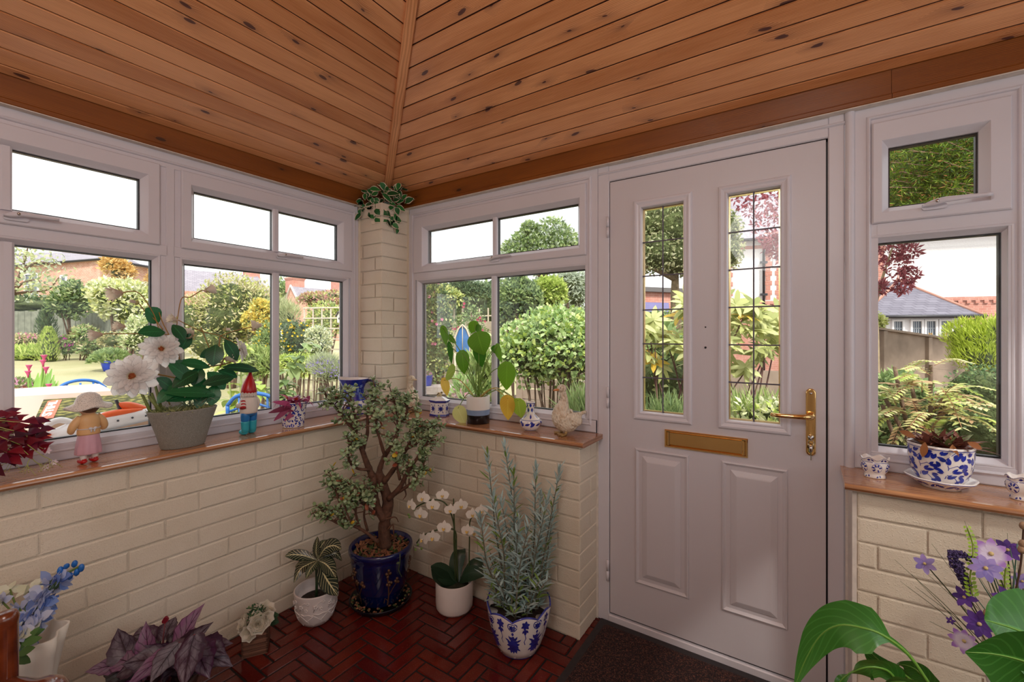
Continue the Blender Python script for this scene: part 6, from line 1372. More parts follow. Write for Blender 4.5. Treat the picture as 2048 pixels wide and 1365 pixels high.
quadr(rf,ov(1),ov(2),r2,r1); quadr(rf,ov(0),ov(1),r1,r0); quadr(rf,ov(2),ov(3),ov(4)+V((0,0,.4)),r2); quadr(rf,ov(5),ov(0),r0,r1); rf.build('roof',[M_slate],t)
gt_=MB(); gt_.tube([ov(i,.42) for i in (0,1,2,3)],.07,8); gt_.build('gutter',[M_black],t)
def lin(a,b,px):   # point on plan line a-b seen at px
    r=ray_(px,HY); A=V((a.x-CAM.x,a.y-CAM.y)); e=V((b.x-a.x,b.y-a.y)); den=r.x*e.y-r.y*e.x; s=(A.x*e.y-A.y*e.x)/den; return V((CAM.x+r.x*s,CAM.y+r.y*s,0))
win(t,g,lin(F[1],F[2],52),lin(F[1],F[2],77),3.6,4.85,(2,2)); win(t,g,lin(F[1],F[2],124),lin(F[1],F[2],133),3.7,4.6,(1,2))
t,g,F=house('slate_roofed_house','low grey slate roofed house half hidden behind the big azalea',[(335,30),(545,33),(560,42),(335,40)],4.3,None,M_ob)
rf=MB(); r1=V((*plan(340,33).xy,6.25))-g; r2=V((*plan(515,36).xy,6.05))-g; E=[V((f.x,f.y,4.25))-g for f in F]; quadr(rf,E[0],E[1],r2,r1); quadr(rf,E[2],E[3],r1,r2); quadr(rf,E[1],E[2],r2,r2); rf.build('roof',[M_slate],t)
chim(t,g,503,36,.9,5.4,6.6,M_ob2)
t,g,F=house('chimney_house','distant brick house with slate roof and two tall chimneys',[(572,34),(600,33),(720,36),(730,44),(572,42)],3.9,None,M_ob)
rf=MB(); a=V((*plan(584,34).xy,5.0))-g; b=V((*plan(725,39).xy,4.95))-g; E=[V((f.x,f.y,3.85))-g for f in F]; quadr(rf,E[1],E[2],b,a); quadr(rf,E[3],E[4],a,b); rf.poly([E[0],E[1],a],1,[(0,0),(2,0),(1,1)]); rf.build('roof',[M_slate,M_ob],t)
mb=MB(); mb.tube([E[0]+V((0,-.1,-.1)),a+V((0,-.1,.05)),E[1]+V((0,-.1,-.1))],.09,6); mb.build('bargeboard',[M_wht],t)
chim(t,g,590,35,1.0,4.6,5.8,M_ob2); chim(t,g,681,37.5,1.1,4.6,6.0,M_ob2)
bush('clipped_hedge','dense dark clipped hedge standing above the far fence at left','hedge',-40,592,135,645,17.2,'dark',1500,.16,.09,7,.92,.2,dep=.3,ls=.6)
bush('laurel_bush','rounded dark green bush against the far fence','shrub',108,563,190,650,14.8,'mid',1300,.20,.10,8,k2='dark')
bush('golden_dogwood','large pale yellow leaved shrub left of the first mullion','shrub',180,548,318,660,13.6,'var',2300,.22,.12,11,k2='yg')
bush('amber_acer','small orange yellow acer in front of the brick house wall','tree',206,512,268,575,16,'orange',900,.20,.09,7,.6); bush('orange_acer','orange leaved acer tip at the right end of the brick house','tree',292,535,335,580,17,'orange',450,.2,.09,5,.6)
bush('lilac_bush','pale pinkish green bush behind the first mullion','shrub',270,560,370,670,14.2,'azal',1200,.18,.09,8)
# apple tree
def tree(name,label,trunk,branches,k,n,L,W,r0,spread=.5,base=None,group=None,k2=None,core=0,clumps=None,bark=None):
    P=[at(*q) for q in trunk]; gb=V((P[0].x,P[0].y,gz(P[0].x,P[0].y) if base is None else base)); t=root(name,label,'tree',gb,group); wd=MB(); fo=MB(); tips=[]
    Q=bez([V((0,0,-.02))]+[p-gb for p in P],5); wd.tube(Q,[r0*(1-.6*i/(len(Q)-1)) for i in range(len(Q))],8)
    for b in branches:
        B_=bez([at(*q)-gb for q in b],5); wd.tube(B_,[r0*.45*(1-.8*i/(len(B_)-1)) for i in range(len(B_))],6); tips+=B_[len(B_)//3:]
    if clumps: 
        for (x,y,d,r) in clumps: c=at(x,y,d)-gb; tips=tips; 
    C_=[(at(x,y,d)-gb,r) for x,y,d,r in (clumps or [])]
    for i in range(n):
        if C_: c,r=C_[i%len(C_)]; q=rdir(); p=c+q*r*rd(.75,1.1)
        else: q=rdir(); p=RN.choice(tips)+q*spread*rd(.1,1)
        fo.quad(p,rdir()+q*.5+V((0,0,.1)),rdir()+V((0,0,.8)),L*rd(.7,1.25),W*rd(.8,1.2),1 if k2 and RN.random()<.3 else 0)
    wd.build('trunk',[bark or M_wood],t); fo.build('foliage',[LM(k)]+([LM(k2)] if k2 else []),t)
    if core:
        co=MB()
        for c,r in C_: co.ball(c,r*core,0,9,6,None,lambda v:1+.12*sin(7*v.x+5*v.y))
        co.build('shaded_core',[M_core],t)
    return t
tree('apple_tree','open apple tree with pale leaves in front of the brick house window',[(10,660,13),(18,600,13),(28,575,13)],[[(18,600,13),(40,570,12.8),(70,560,12.5),(85,568,12.5)],[(28,578,13),(42,545,13),(52,510,13),(58,485,13)],[(42,545,13),(75,525,12.6),(110,530,12.4)],[(10,620,13),(0,560,13),(20,500,13)],[(20,590,13),(50,585,13),(95,580,12.8),(118,555,12.8)]],'straw',620,.13,.07,.11,.5,k2='grey')
bush('pink_spiraea','low bush with pink and bronze tips at the left end of the far border','shrub',5,662,90,710,13.2,'azal',700,.12,.06,7,flow=(fl('pink_spiraea_flower','c87a94','dc9cb0'),60,.06))
bush('fern_clump','feathery pale green ferns at the edge of the lawn','fern',10,692,95,728,12.6,'lime',700,.28,.05,7,.7,.8)
def conifer(name,label,px,y0,y1,d,w,k,n,base=None):
    top=at(px,y0,d); g=V((top.x,top.y,gz(top.x,top.y) if base is None else base)); t=root(name,label,'conifer',g); h=top.z-g.z; fo=MB(); zb=max(0,at(px,y1,d).z-g.z)
    for i in range(n):
        f=rd(0,1)**.8; a=rd(0,2*PI); r=w*(sin(PI*min(1,(1-f)*.62+.02))**.7)*rd(.75,1.05); p=V((cos(a)*r,sin(a)*r,zb*.0+f*h*.97)); fo.quad(p,V((cos(a)*.5,sin(a)*.5,1)),V((cos(a),sin(a),.2)),h*.10,h*.03)
    fo.build('foliage',[LM(k)],t); tb=MB(); tb.lathe([(w*.72,0),(w*.7,h*.3),(w*.35,h*.75),(0,h*.95)],10); tb.build('shaded_core',[M_core],t); return t
conifer('dwarf_conifer','bright yellow green dwarf conifer in the far border',97,655,712,12.4,.23,'lime',900); conifer('dark_conifer','thin dark conifer in front of the far fence',92,618,690,14.5,.3,'dark',500)
bush('hardy_geranium','bush with magenta flowers beside the dwarf conifer','flower bed',112,672,152,712,12.8,'mid',500,.14,.07,5,flow=(fl('magenta_flower','c03aa0','d45cb8'),40,.09))
bush('border_shrub','mixed green shrub in the middle of the far border','shrub',135,652,205,715,13.0,'mid',1000,.16,.08,7,k2='azal'); bush('bronze_shrub','bronze and green low shrub behind the blue pot','shrub',195,660,262,705,12.6,'azal',700,.14,.07,6,k2='dark'); bush('variegated_pieris','cream and green variegated shrub right of the blue pot','shrub',250,628,345,722,11.6,'var',1400,.15,.06,8,k2='mid')
def glazed_pot(name,label,px,ytop,ybot,d,wpx,col,plant,base=None,fl_=None):
    p=at(px,ybot,d); g=V((p.x,p.y,p.z if base is None else base)); t=root(name,label,'pot',g); r=wpx/2/FPX*d; h=(ybot-ytop)/FPX*d
    mb=MB(); mb.lathe([(0,0),(r*.68,0),(r*.72,h*.03),(r*.94,h*.7),(r*.97,h*.86),(r,h*.88),(r,h),(r*.9,h),(r*.86,h*.85),(0,h*.85)],28); mb.build('pot',[mat(*col)],t); fo=MB(); n,L,W,k,hh,rr=plant
    for i in range(n): q=rdir(); q.z=abs(q.z); fo.quad(V((q.x*rr,q.y*rr,h*.85+q.z*hh)),q+rdir()*.6+V((0,0,.4)),rdir()+V((0,0,1)),L,W,0)
    fo.build('foliage',[LM(k)],t)
    if fl_:
        m,nf,fs=fl_; fb=MB()
        for i in range(nf):
            q=rdir(); q.z=abs(q.z); p=V((q.x*rr,q.y*rr,h*.85+q.z*hh))*1.05
            for j in range(5): a=2*PI*j/5; fb.quad(p,RGT*cos(a)+V((0,0,sin(a)))-FWD*.3,-FWD,fs,fs*.8)
        fb.build('blossom',[m],t)
    return t
BLUE=('blue_glazed_garden_pot','2440b0',.2,.2,6)
glazed_pot('blue_garden_pot','blue glazed pot of leafy green plants on the far lawn',222,722,742,11.2,32,BLUE,(420,.14,.08,'mid',.28,.36),base=gz(at(222,742,11.2).x,0)-.0)
# middle: azalea bank
bush('azalea_bank','huge rounded azalea with yellow green and pink tipped leaves','shrub',352,548,548,735,9.6,'azal',5200,.13,.05,15,.85,k2='yg',ls=.5)
bush('golden_choisya','bright golden yellow shrub between azalea and centre glazing bar','shrub',490,596,556,672,8.9,'gold',1500,.12,.06,8,k2='yg')
bush('feathery_pine','spiky grey green pine tips behind the glazing bar','shrub',515,592,600,668,9.4,'straw',1100,.26,.02,7,.6,1.2)
bush('potentilla','dark green potentilla covered in small yellow flowers','shrub',555,632,632,740,8.2,'dark',1700,.08,.04,9,flow=(fl('yellow_flower','e8c020','f4d848'),120,.035))
bush('yellow_daisy_bush','green bush with yellow flowers left of the glazing bar','shrub',500,650,556,745,8.4,'mid',1300,.10,.03,8,flow=(fl('yellow_flower','e8c020','f4d848'),40,.035))
bush('pale_euonymus','pale cream variegated bush below the trellis','shrub',600,648,672,722,7.8,'var',1200,.09,.04,8,k2='grey')
bush('fern_bank','bright green feathery foliage at the lawn edge beside the gnome','shrub',470,690,560,760,7.6,'lawn',1500,.16,.03,8,.7,.8); bush('low_border_plants','mixed low green plants along the lawn edge','flower bed',560,705,640,752,7.6,'lime',900,.12,.04,8,.7)
bush('lavender','lavender bush with violet flower spikes under the trellis','shrub',618,712,705,775,7.2,'lav',1600,.20,.012,8,.6,1.2,flow=(fl('lavender_flower','8a7ac0','a898d4'),420,.022))
bush('distant_tree','dark green tree top between the slate roof and the first chimney','tree',535,543,608,640,50,'mid',900,.5,.3,7,base=0)
bush('red_tipped_photinia','red tipped photinia hedge below the distant chimneys','hedge',585,582,700,625,11,'photi',900,.13,.06,8,k2='yg')
bush('climbing_honeysuckle','climbing plant with yellow leaves over the trellis','climber',600,604,706,680,9.0,'yg',700,.11,.06,8,0,k2='mid',dep=.2)
def trellis(name,label,px0,px1,y0,y1,d0,d1,m):
    a,b=plan(px0,d0),plan(px1,d1); t=root(name,label,'trellis',a); e=V((b.x-a.x,b.y-a.y,0)); L=e.length; e.normalize(); z1=at(px0,y0,d0).z-a.z; mb=MB(); nn=e.cross(V((0,0,1))); n=int(L/.2)
    for i in range(n+1): mb.box(i*.2,i*.2+.025,0,.012,0,z1,0,lambda x,y,z:e*x+nn*y+V((0,0,z)))
    for j in range(1,int(z1/.2)+1): mb.box(0,L,.012,.024,j*.2,j*.2+.025,0,lambda x,y,z:e*x+nn*y+V((0,0,z)))
    mb.build('lattice',[m],t); return t
trellis('garden_trellis','square wooden trellis screen seen beside the corner pier',608,715,617,760,8.6,8.3,mat('weathered_trellis','cdbfae',.85,.15,10))
def birdhouse(name,label,px,y0,y1,d,w,post=True):
    p=at(px,y1,d); g=plan(px,d); t=root(name,label,'bird box',g); z=p.z-g.z; s=w/FPX*d; h=(y1-y0)/FPX*d; mb=MB(); mb.box(-s/2,s/2,-s/2,s/2,z,z+h*.62); q=MB()
    quadr(q,(-s*.7,-s*.7,z+h*.56),(-s*.7,s*.7,z+h*.56),(0,s*.7,z+h),(0,-s*.7,z+h),0,.012); quadr(q,(0,-s*.7,z+h),(0,s*.7,z+h),(s*.7,s*.7,z+h*.56),(s*.7,-s*.7,z+h*.56),0,.012); mb.poly([V((-s/2,-s/2,z+h*.62)),V((s/2,-s/2,z+h*.62)),V((0,-s/2,z+h*.95))]); 
    mb.build('box',[mat('pale_painted_wood','e0dcd4',.7)],t); q.build('roof',[mat('grey_felt_roof','6c6868',.9)],t); o=MB(); o.tube([(0,-s/2-.002,z+h*.38),(0,-s/2+.004,z+h*.38)],s*.17,12); o.build('entrance_hole',[M_gask],t); o=MB(); o.tube([(0,0,-.02),(0,0,z)],.025,8); o.build('pole',[M_wood],t); return t
birdhouse('bird_house','white bird house on a pole in front of the trellis',684,624,646,7.9,13)
# ---- patio just outside the left window
ct2=thing('patio_table','blue legged garden table with pale top carrying the boxes outside the left window','table',(-1.45,-1.45,-.10)); TZ=.76; TW=TZ-.10
mb=MB(); mb.box(-.95,1.22,-1.3,.90,TZ-.03,TZ); mb.build('tabletop',[mat('pale_pink_tabletop','d4bab0',.6,.05,3)],ct2)
for x in (-.85,1.1):
    for y in (-1.2,.80): mb=MB(); mb.box(x-.03,x+.03,y-.03,y+.03,-.0,TZ-.03); mb.build('leg',[mat('blue_painted_metal','2f6db8',.4,.1,10)],ct2)
def prism(name,label,cat,pix,z0,z1,mats):
    P=[atz(x,y,z1) for x,y in pix]; c=sum(P,V())/4; t=thing(name,label,cat,(c.x,c.y,z0)); T=[V((p.x-c.x,p.y-c.y,z1-z0)) for p in P]; mb=MB(); b_=mb.add(T+[V((p.x,p.y,0)) for p in T]); mb.face((b_,b_+1,b_+2,b_+3),0,None,False)
    for i in range(4): mb.face((b_+i,b_+4+i,b_+4+(i+1)%4,b_+(i+1)%4),1,None,False)
    mb.face((b_+7,b_+6,b_+5,b_+4),1,None,False); mb.build('carton',mats,t); return t,c
M_card=mat('pale_pink_card','dcc2b8',.7,.05,3)
prism('cardboard_box','large plain pale cardboard box behind the printed tool box on the patio table','box',[(-60,799),(226,782),(198,768),(-60,783)],TW+.001,.93,[M_card,M_card])
M_print,nt,b=newmat('leafy_printed_card'); oc=objco(nt); n1=noise(nt,26,5,oc); nt.links.new(ramp(nt,n1,[(.36,srgb('2c2c20')),(.5,srgb('525230')),(.62,srgb('989050'))]),b.inputs['Base Color']); setin(b,Roughness=.8); b.inputs['Specular IOR Level'].default_value=.1
ZT_=.90
bx,c0_=prism('cardboard_tool_box','flat tool box with leafy print and orange lettered panel on the patio table','box',[(66,846),(318,822),(300,787),(88,798)],TW+.001,ZT_,[M_print,mat('brown_card','b89a80',.8)])
lg=[atz(x,y,ZT_)-V(bx.location) for x,y in ((75,841),(107,837),(124,800),(96,803))]
mb=MB(); mb.poly([p+V((0,0,.002)) for p in lg]); mb.build('logo_panel',[mat('orange_print','e8581c',.4)],bx)
fc=bpy.data.curves.new('lettering','FONT'); fc.body='STIHL'; fc.size=1; fc.align_x='CENTER'; fc.align_y='CENTER'; fc.extrude=.003; fc.offset=.03
fo_=bpy.data.objects.new('lettering_curve',fc); COL.objects.link(fo_); bpy.context.view_layer.update()
lm=bpy.data.meshes.new_from_object(fo_.evaluated_get(bpy.context.evaluated_depsgraph_get())); bpy.data.objects.remove(fo_); lo_=bpy.data.objects.new('lettering',lm); COL.objects.link(lo_); lo_.parent=bx; lm.materials.clear(); lm.materials.append(mat('white_print','f4f0ec',.5))
c0=sum(lg,V())/4; ux=((lg[3]+lg[2])/2-(lg[0]+lg[1])/2); uy=(lg[0]+lg[3])/2-(lg[1]+lg[2])/2; sx_=ux.length/3.1; sy_=uy.length*.6/.72; ux.normalize(); uy.normalize()
lm.transform(Matrix(((ux.x*sx_,uy.x*sy_,0,c0.x),(ux.y*sx_,uy.y*sy_,0,c0.y),(0,0,1,c0.z+.004),(0,0,0,1))))
fp_=thing('flat_parcel','long flat white parcel under the hedge trimmer on the patio table','box',(-.43,-1.2,TW+.001)); mb=MB(); mb.box(-.14,.14,-.62,.62,0,.165); mb.build('carton',[mat('white_card','e0dad6',.7)],fp_)
# power tool lying across the front of the box
ht2=thing('hedge_trimmer','white and orange power hedge trimmer lying in front of the tool box outside','power tool',(-.43,-1.2,TW+.167)); M_tw=mat('white_tool_plastic','ece8e8',.35); M_to=mat('orange_tool_plastic','e8622a',.35,.08,8); M_td=mat('dark_grey_tool_plastic','3c3a40',.45)
hq=V(ht2.location); q=lambda x,y,X=-.43:atx(x,y,X)-hq
mb=MB(); P=bez([q(76,886),q(110,876),q(150,862),q(200,846),q(250,836),q(300,828),q(322,824)],6); n=len(P); mb.tube(P,[.020+.024*sin(PI*min(1,i/n*1.1))**.7 for i in range(n)],14); hs=mb.build('housing',[M_tw],ht2)
mb=MB(); P=bez([q(188,838,-.41),q(230,828,-.41),q(285,819,-.41)],6); mb.tube(P,[.004,.010,.014,.017,.018,.018,.018,.017,.016,.014,.012,.008,.004],12); mb.build('cover',[M_to],hs)
mb=MB(); P=bez([q(236,808),q(252,812),q(275,816),q(300,819)],6); n=len(P); mb.tube(P,[.006+.016*sin(PI*i/(n-1)) for i in range(n)],12); mb.build('guard',[M_to],ht2)
mb=MB(); P=bez([q(82,874),q(94,852),q(118,841),q(142,846),q(152,860)],6); mb.tube(P,[.013]*len(P),10); mb.build('handle',[M_tw],ht2)
for x,y in ((97,860),(98,870)): mb=MB(); mb.ball(q(x,y,-.40),(.015,.008,.006),0,8,6); mb.build('trigger',[M_to],ht2)
mb=MB(); P=bez([q(232,800),q(237,812),q(240,820)],5); mb.tube(P,[.007]*len(P),8); mb.build('strap_loop',[M_td],ht2)
for x,y in ((116,879),(236,842),(265,836),(292,832)): mb=MB(); mb.ball(q(x,y,-.385),.005,0,8,5); mb.build('screw',[M_td],ht2)
mb=MB(); mb.box(-.05,.05,-.35,.45,.0,.02); mb.build('blade_cover',[M_td],ht2)
def gchair(name,label,p,rz):
    t=thing(name,label,'chair',(p.x,p.y,-.10),'blue metal garden chairs on the patio',rz); m=mat('blue_painted_metal','2f6db8',.4,.1,10)
    mb=MB(); mb.lathe([(0,.44),(.21,.44),(.215,.45),(.21,.46),(0,.46)],24); mb.build('seat',[m],t)
    for s in (-1,1):
        mb=MB(); mb.tube(bez([(-.16,s*.2,0),(-.17,s*.19,.44),(-.21,s*.19,.72),(-.22,s*.19,.90)],5),.013,8); mb.build('leg',[m],t); mb=MB(); mb.tube(bez([(.2,s*.2,0),(.16,s*.17,.44)],3),.013,8); mb.build('leg',[m],t)
    mb=MB(); mb.tube(bez([(-.22,-.19,.90),(-.235,-.12,.965),(-.24,0,.99),(-.235,.12,.965),(-.22,.19,.90)],6),.014,8); mb.tube([(-.215,-.19,.85),(-.225,0,.92),(-.215,.19,.85)],.009,8)
    for k in (-.1,0,.1): mb.tube([(-.215,k,.60),(-.235,k,.965)],.008,6)
    mb.tube([(-.205,-.19,.6),(-.205,.19,.6)],.01,8); mb.build('backrest',[m],t); return t
gchair('garden_chair','blue metal garden chair with its arched back above the far edge of the table',plan(196,4.0),.3); gchair('garden_chair','blue metal garden chair partly hidden below the hedge trimmer',V((-1.2,-.12,0)),2.2)
def calla():
    p=plan(75,4.6); t=thing('calla_lily_pot','pink calla lilies with upright green leaves in pot beyond the table','plant',(p.x,p.y,-.10)); mb=MB(); mb.lathe([(0,0),(.12,0),(.16,.34),(.165,.38),(.15,.38),(0,.33)],24); mb.build('pot',[mat('terracotta_garden_pot','b0705a',.8,.1,8)],t); fo=MB(); fb=MB(); q=V(t.location)
    for x,y in ((62,730),(72,722),(80,745),(95,725),(98,740),(55,748),(105,752),(70,750),(88,735),(48,758),(112,762),(84,752)): a=V((rd(-.06,.06),rd(-.06,.06),.33)); e=at(x,y,4.6)-q; fo.leaf(a,e-a+V((0,0,.3)),V((.8,-.3,.5)),(e-a).length*.95,.06,0,7,.8,.2,0)
    for x,y in ((58,738),(56,750),(88,718),(86,728),(92,742),(98,776)): e=at(x,y,4.5)-q; fo.tube([(rd(-.04,.04),rd(-.04,.04),.33),e],.007,5,0); fb.lathe([(.004,-.03),(.010,0),(.022,.03),(.027,.04)],12,0,(e.x,e.y,e.z))
    fo.build('leaves',[leafmat('calla_leaf','6a9a34','90b850',None,.45,.35)],t); fb.build('blossom',[mat('calla_pink','c8507c',.5,.2,30)],t)
calla()
glazed_pot('petunia_pot','pot of small pink and white bedding flowers at the left edge of the view',28,775,800,4.9,60,('terracotta_garden_pot','b0705a',.8,.1,8),(260,.05,.03,'mid',.10,.17),base=at(28,800,4.9).z,fl_=(fl('pink_petunia','d890b8','f0d0e0'),70,.025))
def tallplant(name,label,px,d,hs,k,potcol,pxs):
    p=plan(px,d); t=thing(name,label,'plant',(p.x,p.y,-.10)); mb=MB(); mb.lathe([(0,0),(.10,0),(.14,.26),(.145,.30),(.13,.30),(0,.26)],24); mb.build('pot',[mat(*potcol)],t); fo=MB(); st_=MB(); q=V(t.location)
    for pts in pxs:
        P=bez([(rd(-.05,.05),rd(-.05,.05),.26)]+[at(x,y,d)-q for x,y in pts],5); st_.tube(P,.008,6)
        for i,c in enumerate(P[2:]):
            for k_ in range(2): e=rdir(); e.z*=.4; fo.leaf(c,e,(0,0,1),rd(.10,.17),rd(.05,.09),0,4,.9,.1,4)
    fo.build('leaves',[LM(k)],t); st_.build('stalks',[mat('pale_green_garden_stalk','9aa868',.6)],t); return t
tallplant('tomato_plant','tall tomato plant on pale stalks right outside the window behind the gnome',470,3.7,1,'lime',BLUE,[[(462,800),(455,740),(448,690)],[(480,790),(482,720),(478,690)],[(470,810),(500,790),(520,770)]])
tallplant('leafy_pot_plant','leafy plant on thin curving stalks outside by the glazing bar',560,3.9,1,'mid',BLUE,[[(562,815),(575,780),(572,755),(590,725),(615,690)],[(550,810),(540,785)],[(580,815),(560,790),(548,775)]])
# ---- beyond the front window
bush('rose_hedge','tall dark hedge with pink roses just outside the front window','hedge',838,566,905,800,5.6,'ivy',2800,.07,.045,12,.9,flow=(fl('pink_rose_petal','d86a94','ec98b4'),26,.035),k2='yg',ls=.5)
bush('pale_rose_bush','pale yellow green bush above the rose hedge','shrub',832,560,925,625,7.4,'yg',1200,.10,.05,8,k2='mid')
bush('yew_tree','dark yew tree behind the panel fence','tree',875,548,985,640,12.5,'dark',1500,.2,.05,9,base=-.12)
fence('panel_fence','pale wooden panel fence with trellis on top beyond the front window',[(872,7.6),(985,7.2)],1.75,M_fp,.15,1.1,.006,True,trellis=.5)
birdhouse('bird_table','small grey roofed bird table by the rose hedge',876,642,666,6.1,15)
def arch():
    p=plan(925,6.6); t=thing('garden_arch_mirror','gothic arched garden mirror framed in wood against the panel fence','mirror',(p.x,p.y,-.12)); z0=at(925,706,6.6).z+.12; z1=at(925,650,6.6).z+.12; w=.11; K=[(-w,z0),(w,z0),(w,z0+(z1-z0)*.55),(w*.55,z0+(z1-z0)*.85),(0,z1),(-w*.55,z0+(z1-z0)*.85),(-w,z0+(z1-z0)*.55)]
    f=MB(); f.tube([RGT*x+V((0,0,z)) for x,z in K+[K[0]]],.014,6); f.tube([RGT*-w+V((0,0,z0)),RGT*-w],.014,6); f.tube([RGT*w+V((0,0,z0)),RGT*w],.014,6); f.tube([V((0,0,z0)),V((0,0,z1))],.007,6); f.build('frame',[mat('pale_trellis_timber','cdbfa8',.8)],t)
    m=MB(); m.poly([RGT*x+V((0,0,z))+FWD*.01 for x,z in K]); m.poly([RGT*x+V((0,0,z))+FWD*.02 for x,z in K][::-1]); m.build('mirror',[mat('blue_mirror_glass','4a78b4',.1,.2,5)],t)
arch()
bush('arch_climber','climbing rose with small leaves around the garden arch','climber',905,600,985,720,6.9,'mid',380,.07,.04,9,0,flow=(fl('crimson_rose_petal','b83a5a','cc5a74'),10,.04),dep=.3)
tree('birch_tree','tall pale green tree rising into the top panes of the front window',[(1085,660,22),(1084,600,22),(1082,530,22)],[[(1082,560,22),(1060,510,22),(1045,465,22)],[(1082,530,22),(1095,480,22),(1105,450,22)],[(1082,560,22),(1120,520,22),(1145,490,22)]],'mid',6500,.22,.13,.2,.8,base=-.12,k2='grey',clumps=[(1105,468,22,.75),(1125,485,22,.8),(1085,490,22,.8),(1055,480,22,.6),(1040,500,22,.7),(1075,515,22,.9),(1110,510,22,.9),(1140,505,22,.6),(1020,510,22,.5),(1150,500,22,.45),(1060,460,22,.35)])
bush('boundary_hedge','long grey green boundary hedge far beyond the front garden','hedge',800,548,1200,690,17,'mid',3200,.26,.16,16,.9,.2,dep=.3,k2='dark',ls=.5)
bush('tall_privet','tall dark green shrub at the centre bar of the front window','shrub',985,545,1085,668,7.6,'mid',2200,.12,.06,10,k2='dark'); bush('bright_elder','bright yellow green shrub behind the brown fence','shrub',1066,556,1140,630,8.0,'lime',1300,.14,.08,8); bush('distant_willow','grey green willow behind the bright elder','tree',1090,530,1200,620,13,'grey',1500,.26,.05,9,.8,-.2)
fence('brown_fence','brown slatted fence behind the hydrangea',[(1040,6.6),(1190,6.0)],1.62,M_fb,.16,1.6,.02,True)
bush('fence_ivy','ivy climbing over the brown fence','climber',1085,610,1185,700,6.0,'mid',700,.10,.08,9,0,dep=.3)
def hyd():
    t=bush('hydrangea','large hydrangea with broad pale green leaves and bare brown stems','shrub',965,620,1240,800,3.9,'hyd',6500,.052,.036,17,.55,.1,k2='lime',ls=.48,stems=30,flow=(fl('cream_hydrangea_flower','dcdcb4','ecebd0'),110,.018)); return t
hyd()
bush('strap_leaf_clump','dark strappy clump at the right foot of the hydrangea','plant',1130,800,1200,880,3.0,'mid',260,.20,.012,8,0,1.3)
mb=MB(); a=plan(832,5.2); t=root('low_stone_wall','low grey stone wall carrying a blue pot outside the front window','wall',a)
zt_=at(850,772,5.2).z-a.z
for r in range(5):
    for k in range(4): mb.box(k*.2+.1*(r%2)-.3,k*.2+.19+.1*(r%2)-.3,-.12,.12,r*zt_*.18,(r+.92)*zt_*.18,0,lambda x,y,z:RGT*x+FWD*y+V((0,0,z)))
mb.box(-.34,.62,-.15,.15,zt_*.9,zt_,1,lambda x,y,z:RGT*x+FWD*y+V((0,0,z))); mb.build('stonework',[mat('grey_stone_block','9a8c88',.9,.2,9),mat('stone_coping','b0a29c',.9,.15,9)],t)
glazed_pot('blue_flower_pot','bright blue pot of pink flowers standing on the low stone wall',854,751,772.5,5.2,24,BLUE,(150,.04,.02,'mid',.06,.06),base=a.z+zt_,fl_=(fl('pink_petunia','d890b8','f0d0e0'),26,.022))
bush('pink_lilies','clump of pink and white lilies beyond the front sill','flower',905,755,945,860,4.2,'hyd',260,.16,.02,5,0,1.0,flow=(fl('pink_lily_petal','e4a0b8','f4dce4'),18,.045))
bush('fern_plant','green ferny growth behind the philodendron pot','fern',918,715,1000,870,4.8,'lawn',1100,.16,.04,9,.6,.7)
# ---- through the door lights
M_trk=mat('mossy_trunk_bark','7a6a52',.9,.35,20,40,1,.02)
tree('holly_tree','clipped variegated holly tree with bare trunk seen through the left door pane',[(1352,640,8.6),(1350,580,8.6),(1352,520,8.6)],[[(1352,560,8.6),(1310,540,8.4),(1280,530,8.4)],[(1352,540,8.6),(1390,510,8.6)]],'holly',11000,.075,.045,.13,.5,base=-.12,k2='var',core=.86,bark=M_trk,clumps=[(1330,455,8.6,.55),(1290,445,8.6,.5),(1365,440,8.6,.55),(1400,450,8.6,.5),(1310,500,8.5,.45),(1355,505,8.6,.5),(1400,505,8.6,.5),(1440,460,8.6,.38),(1445,505,8.6,.35),(1275,500,8.6,.45),(1330,418,8.7,.42),(1385,415,8.7,.4)])
t=root('garage','low brick garage with lilac blue up and over door','garage',plan(1268,14.6)); g=V(t.location); a,b=plan(1268,14.6),plan(1412,15.6); e=(b-a); e.z=0; Lg=e.length; e.normalize(); fw_=V((-e.y,e.x,0)); Mg=lambda x,y,z:e*x+fw_*y+V((0,0,z))
mb=MB(); mb.box(0,Lg,.0,2.6,0,2.85,0,Mg); mb.build('walls',[M_ob2],t); mb=MB(); mb.box(.15,1.35,-.06,.0,0,2.5,0,Mg)
for k in range(7): mb.box(.15,1.35,-.08,-.06,.06+k*.34,.37+k*.34,0,Mg)
mb.build('garage_door',[mat('lilac_blue_door','8884b4',.5,.05,3)],t); mb=MB(); mb.box(-.1,Lg+.1,-.15,2.7,2.85,3.0,0,Mg); mb.build('roof',[mat('grey_felt_roof','6c6868',.9)],t)
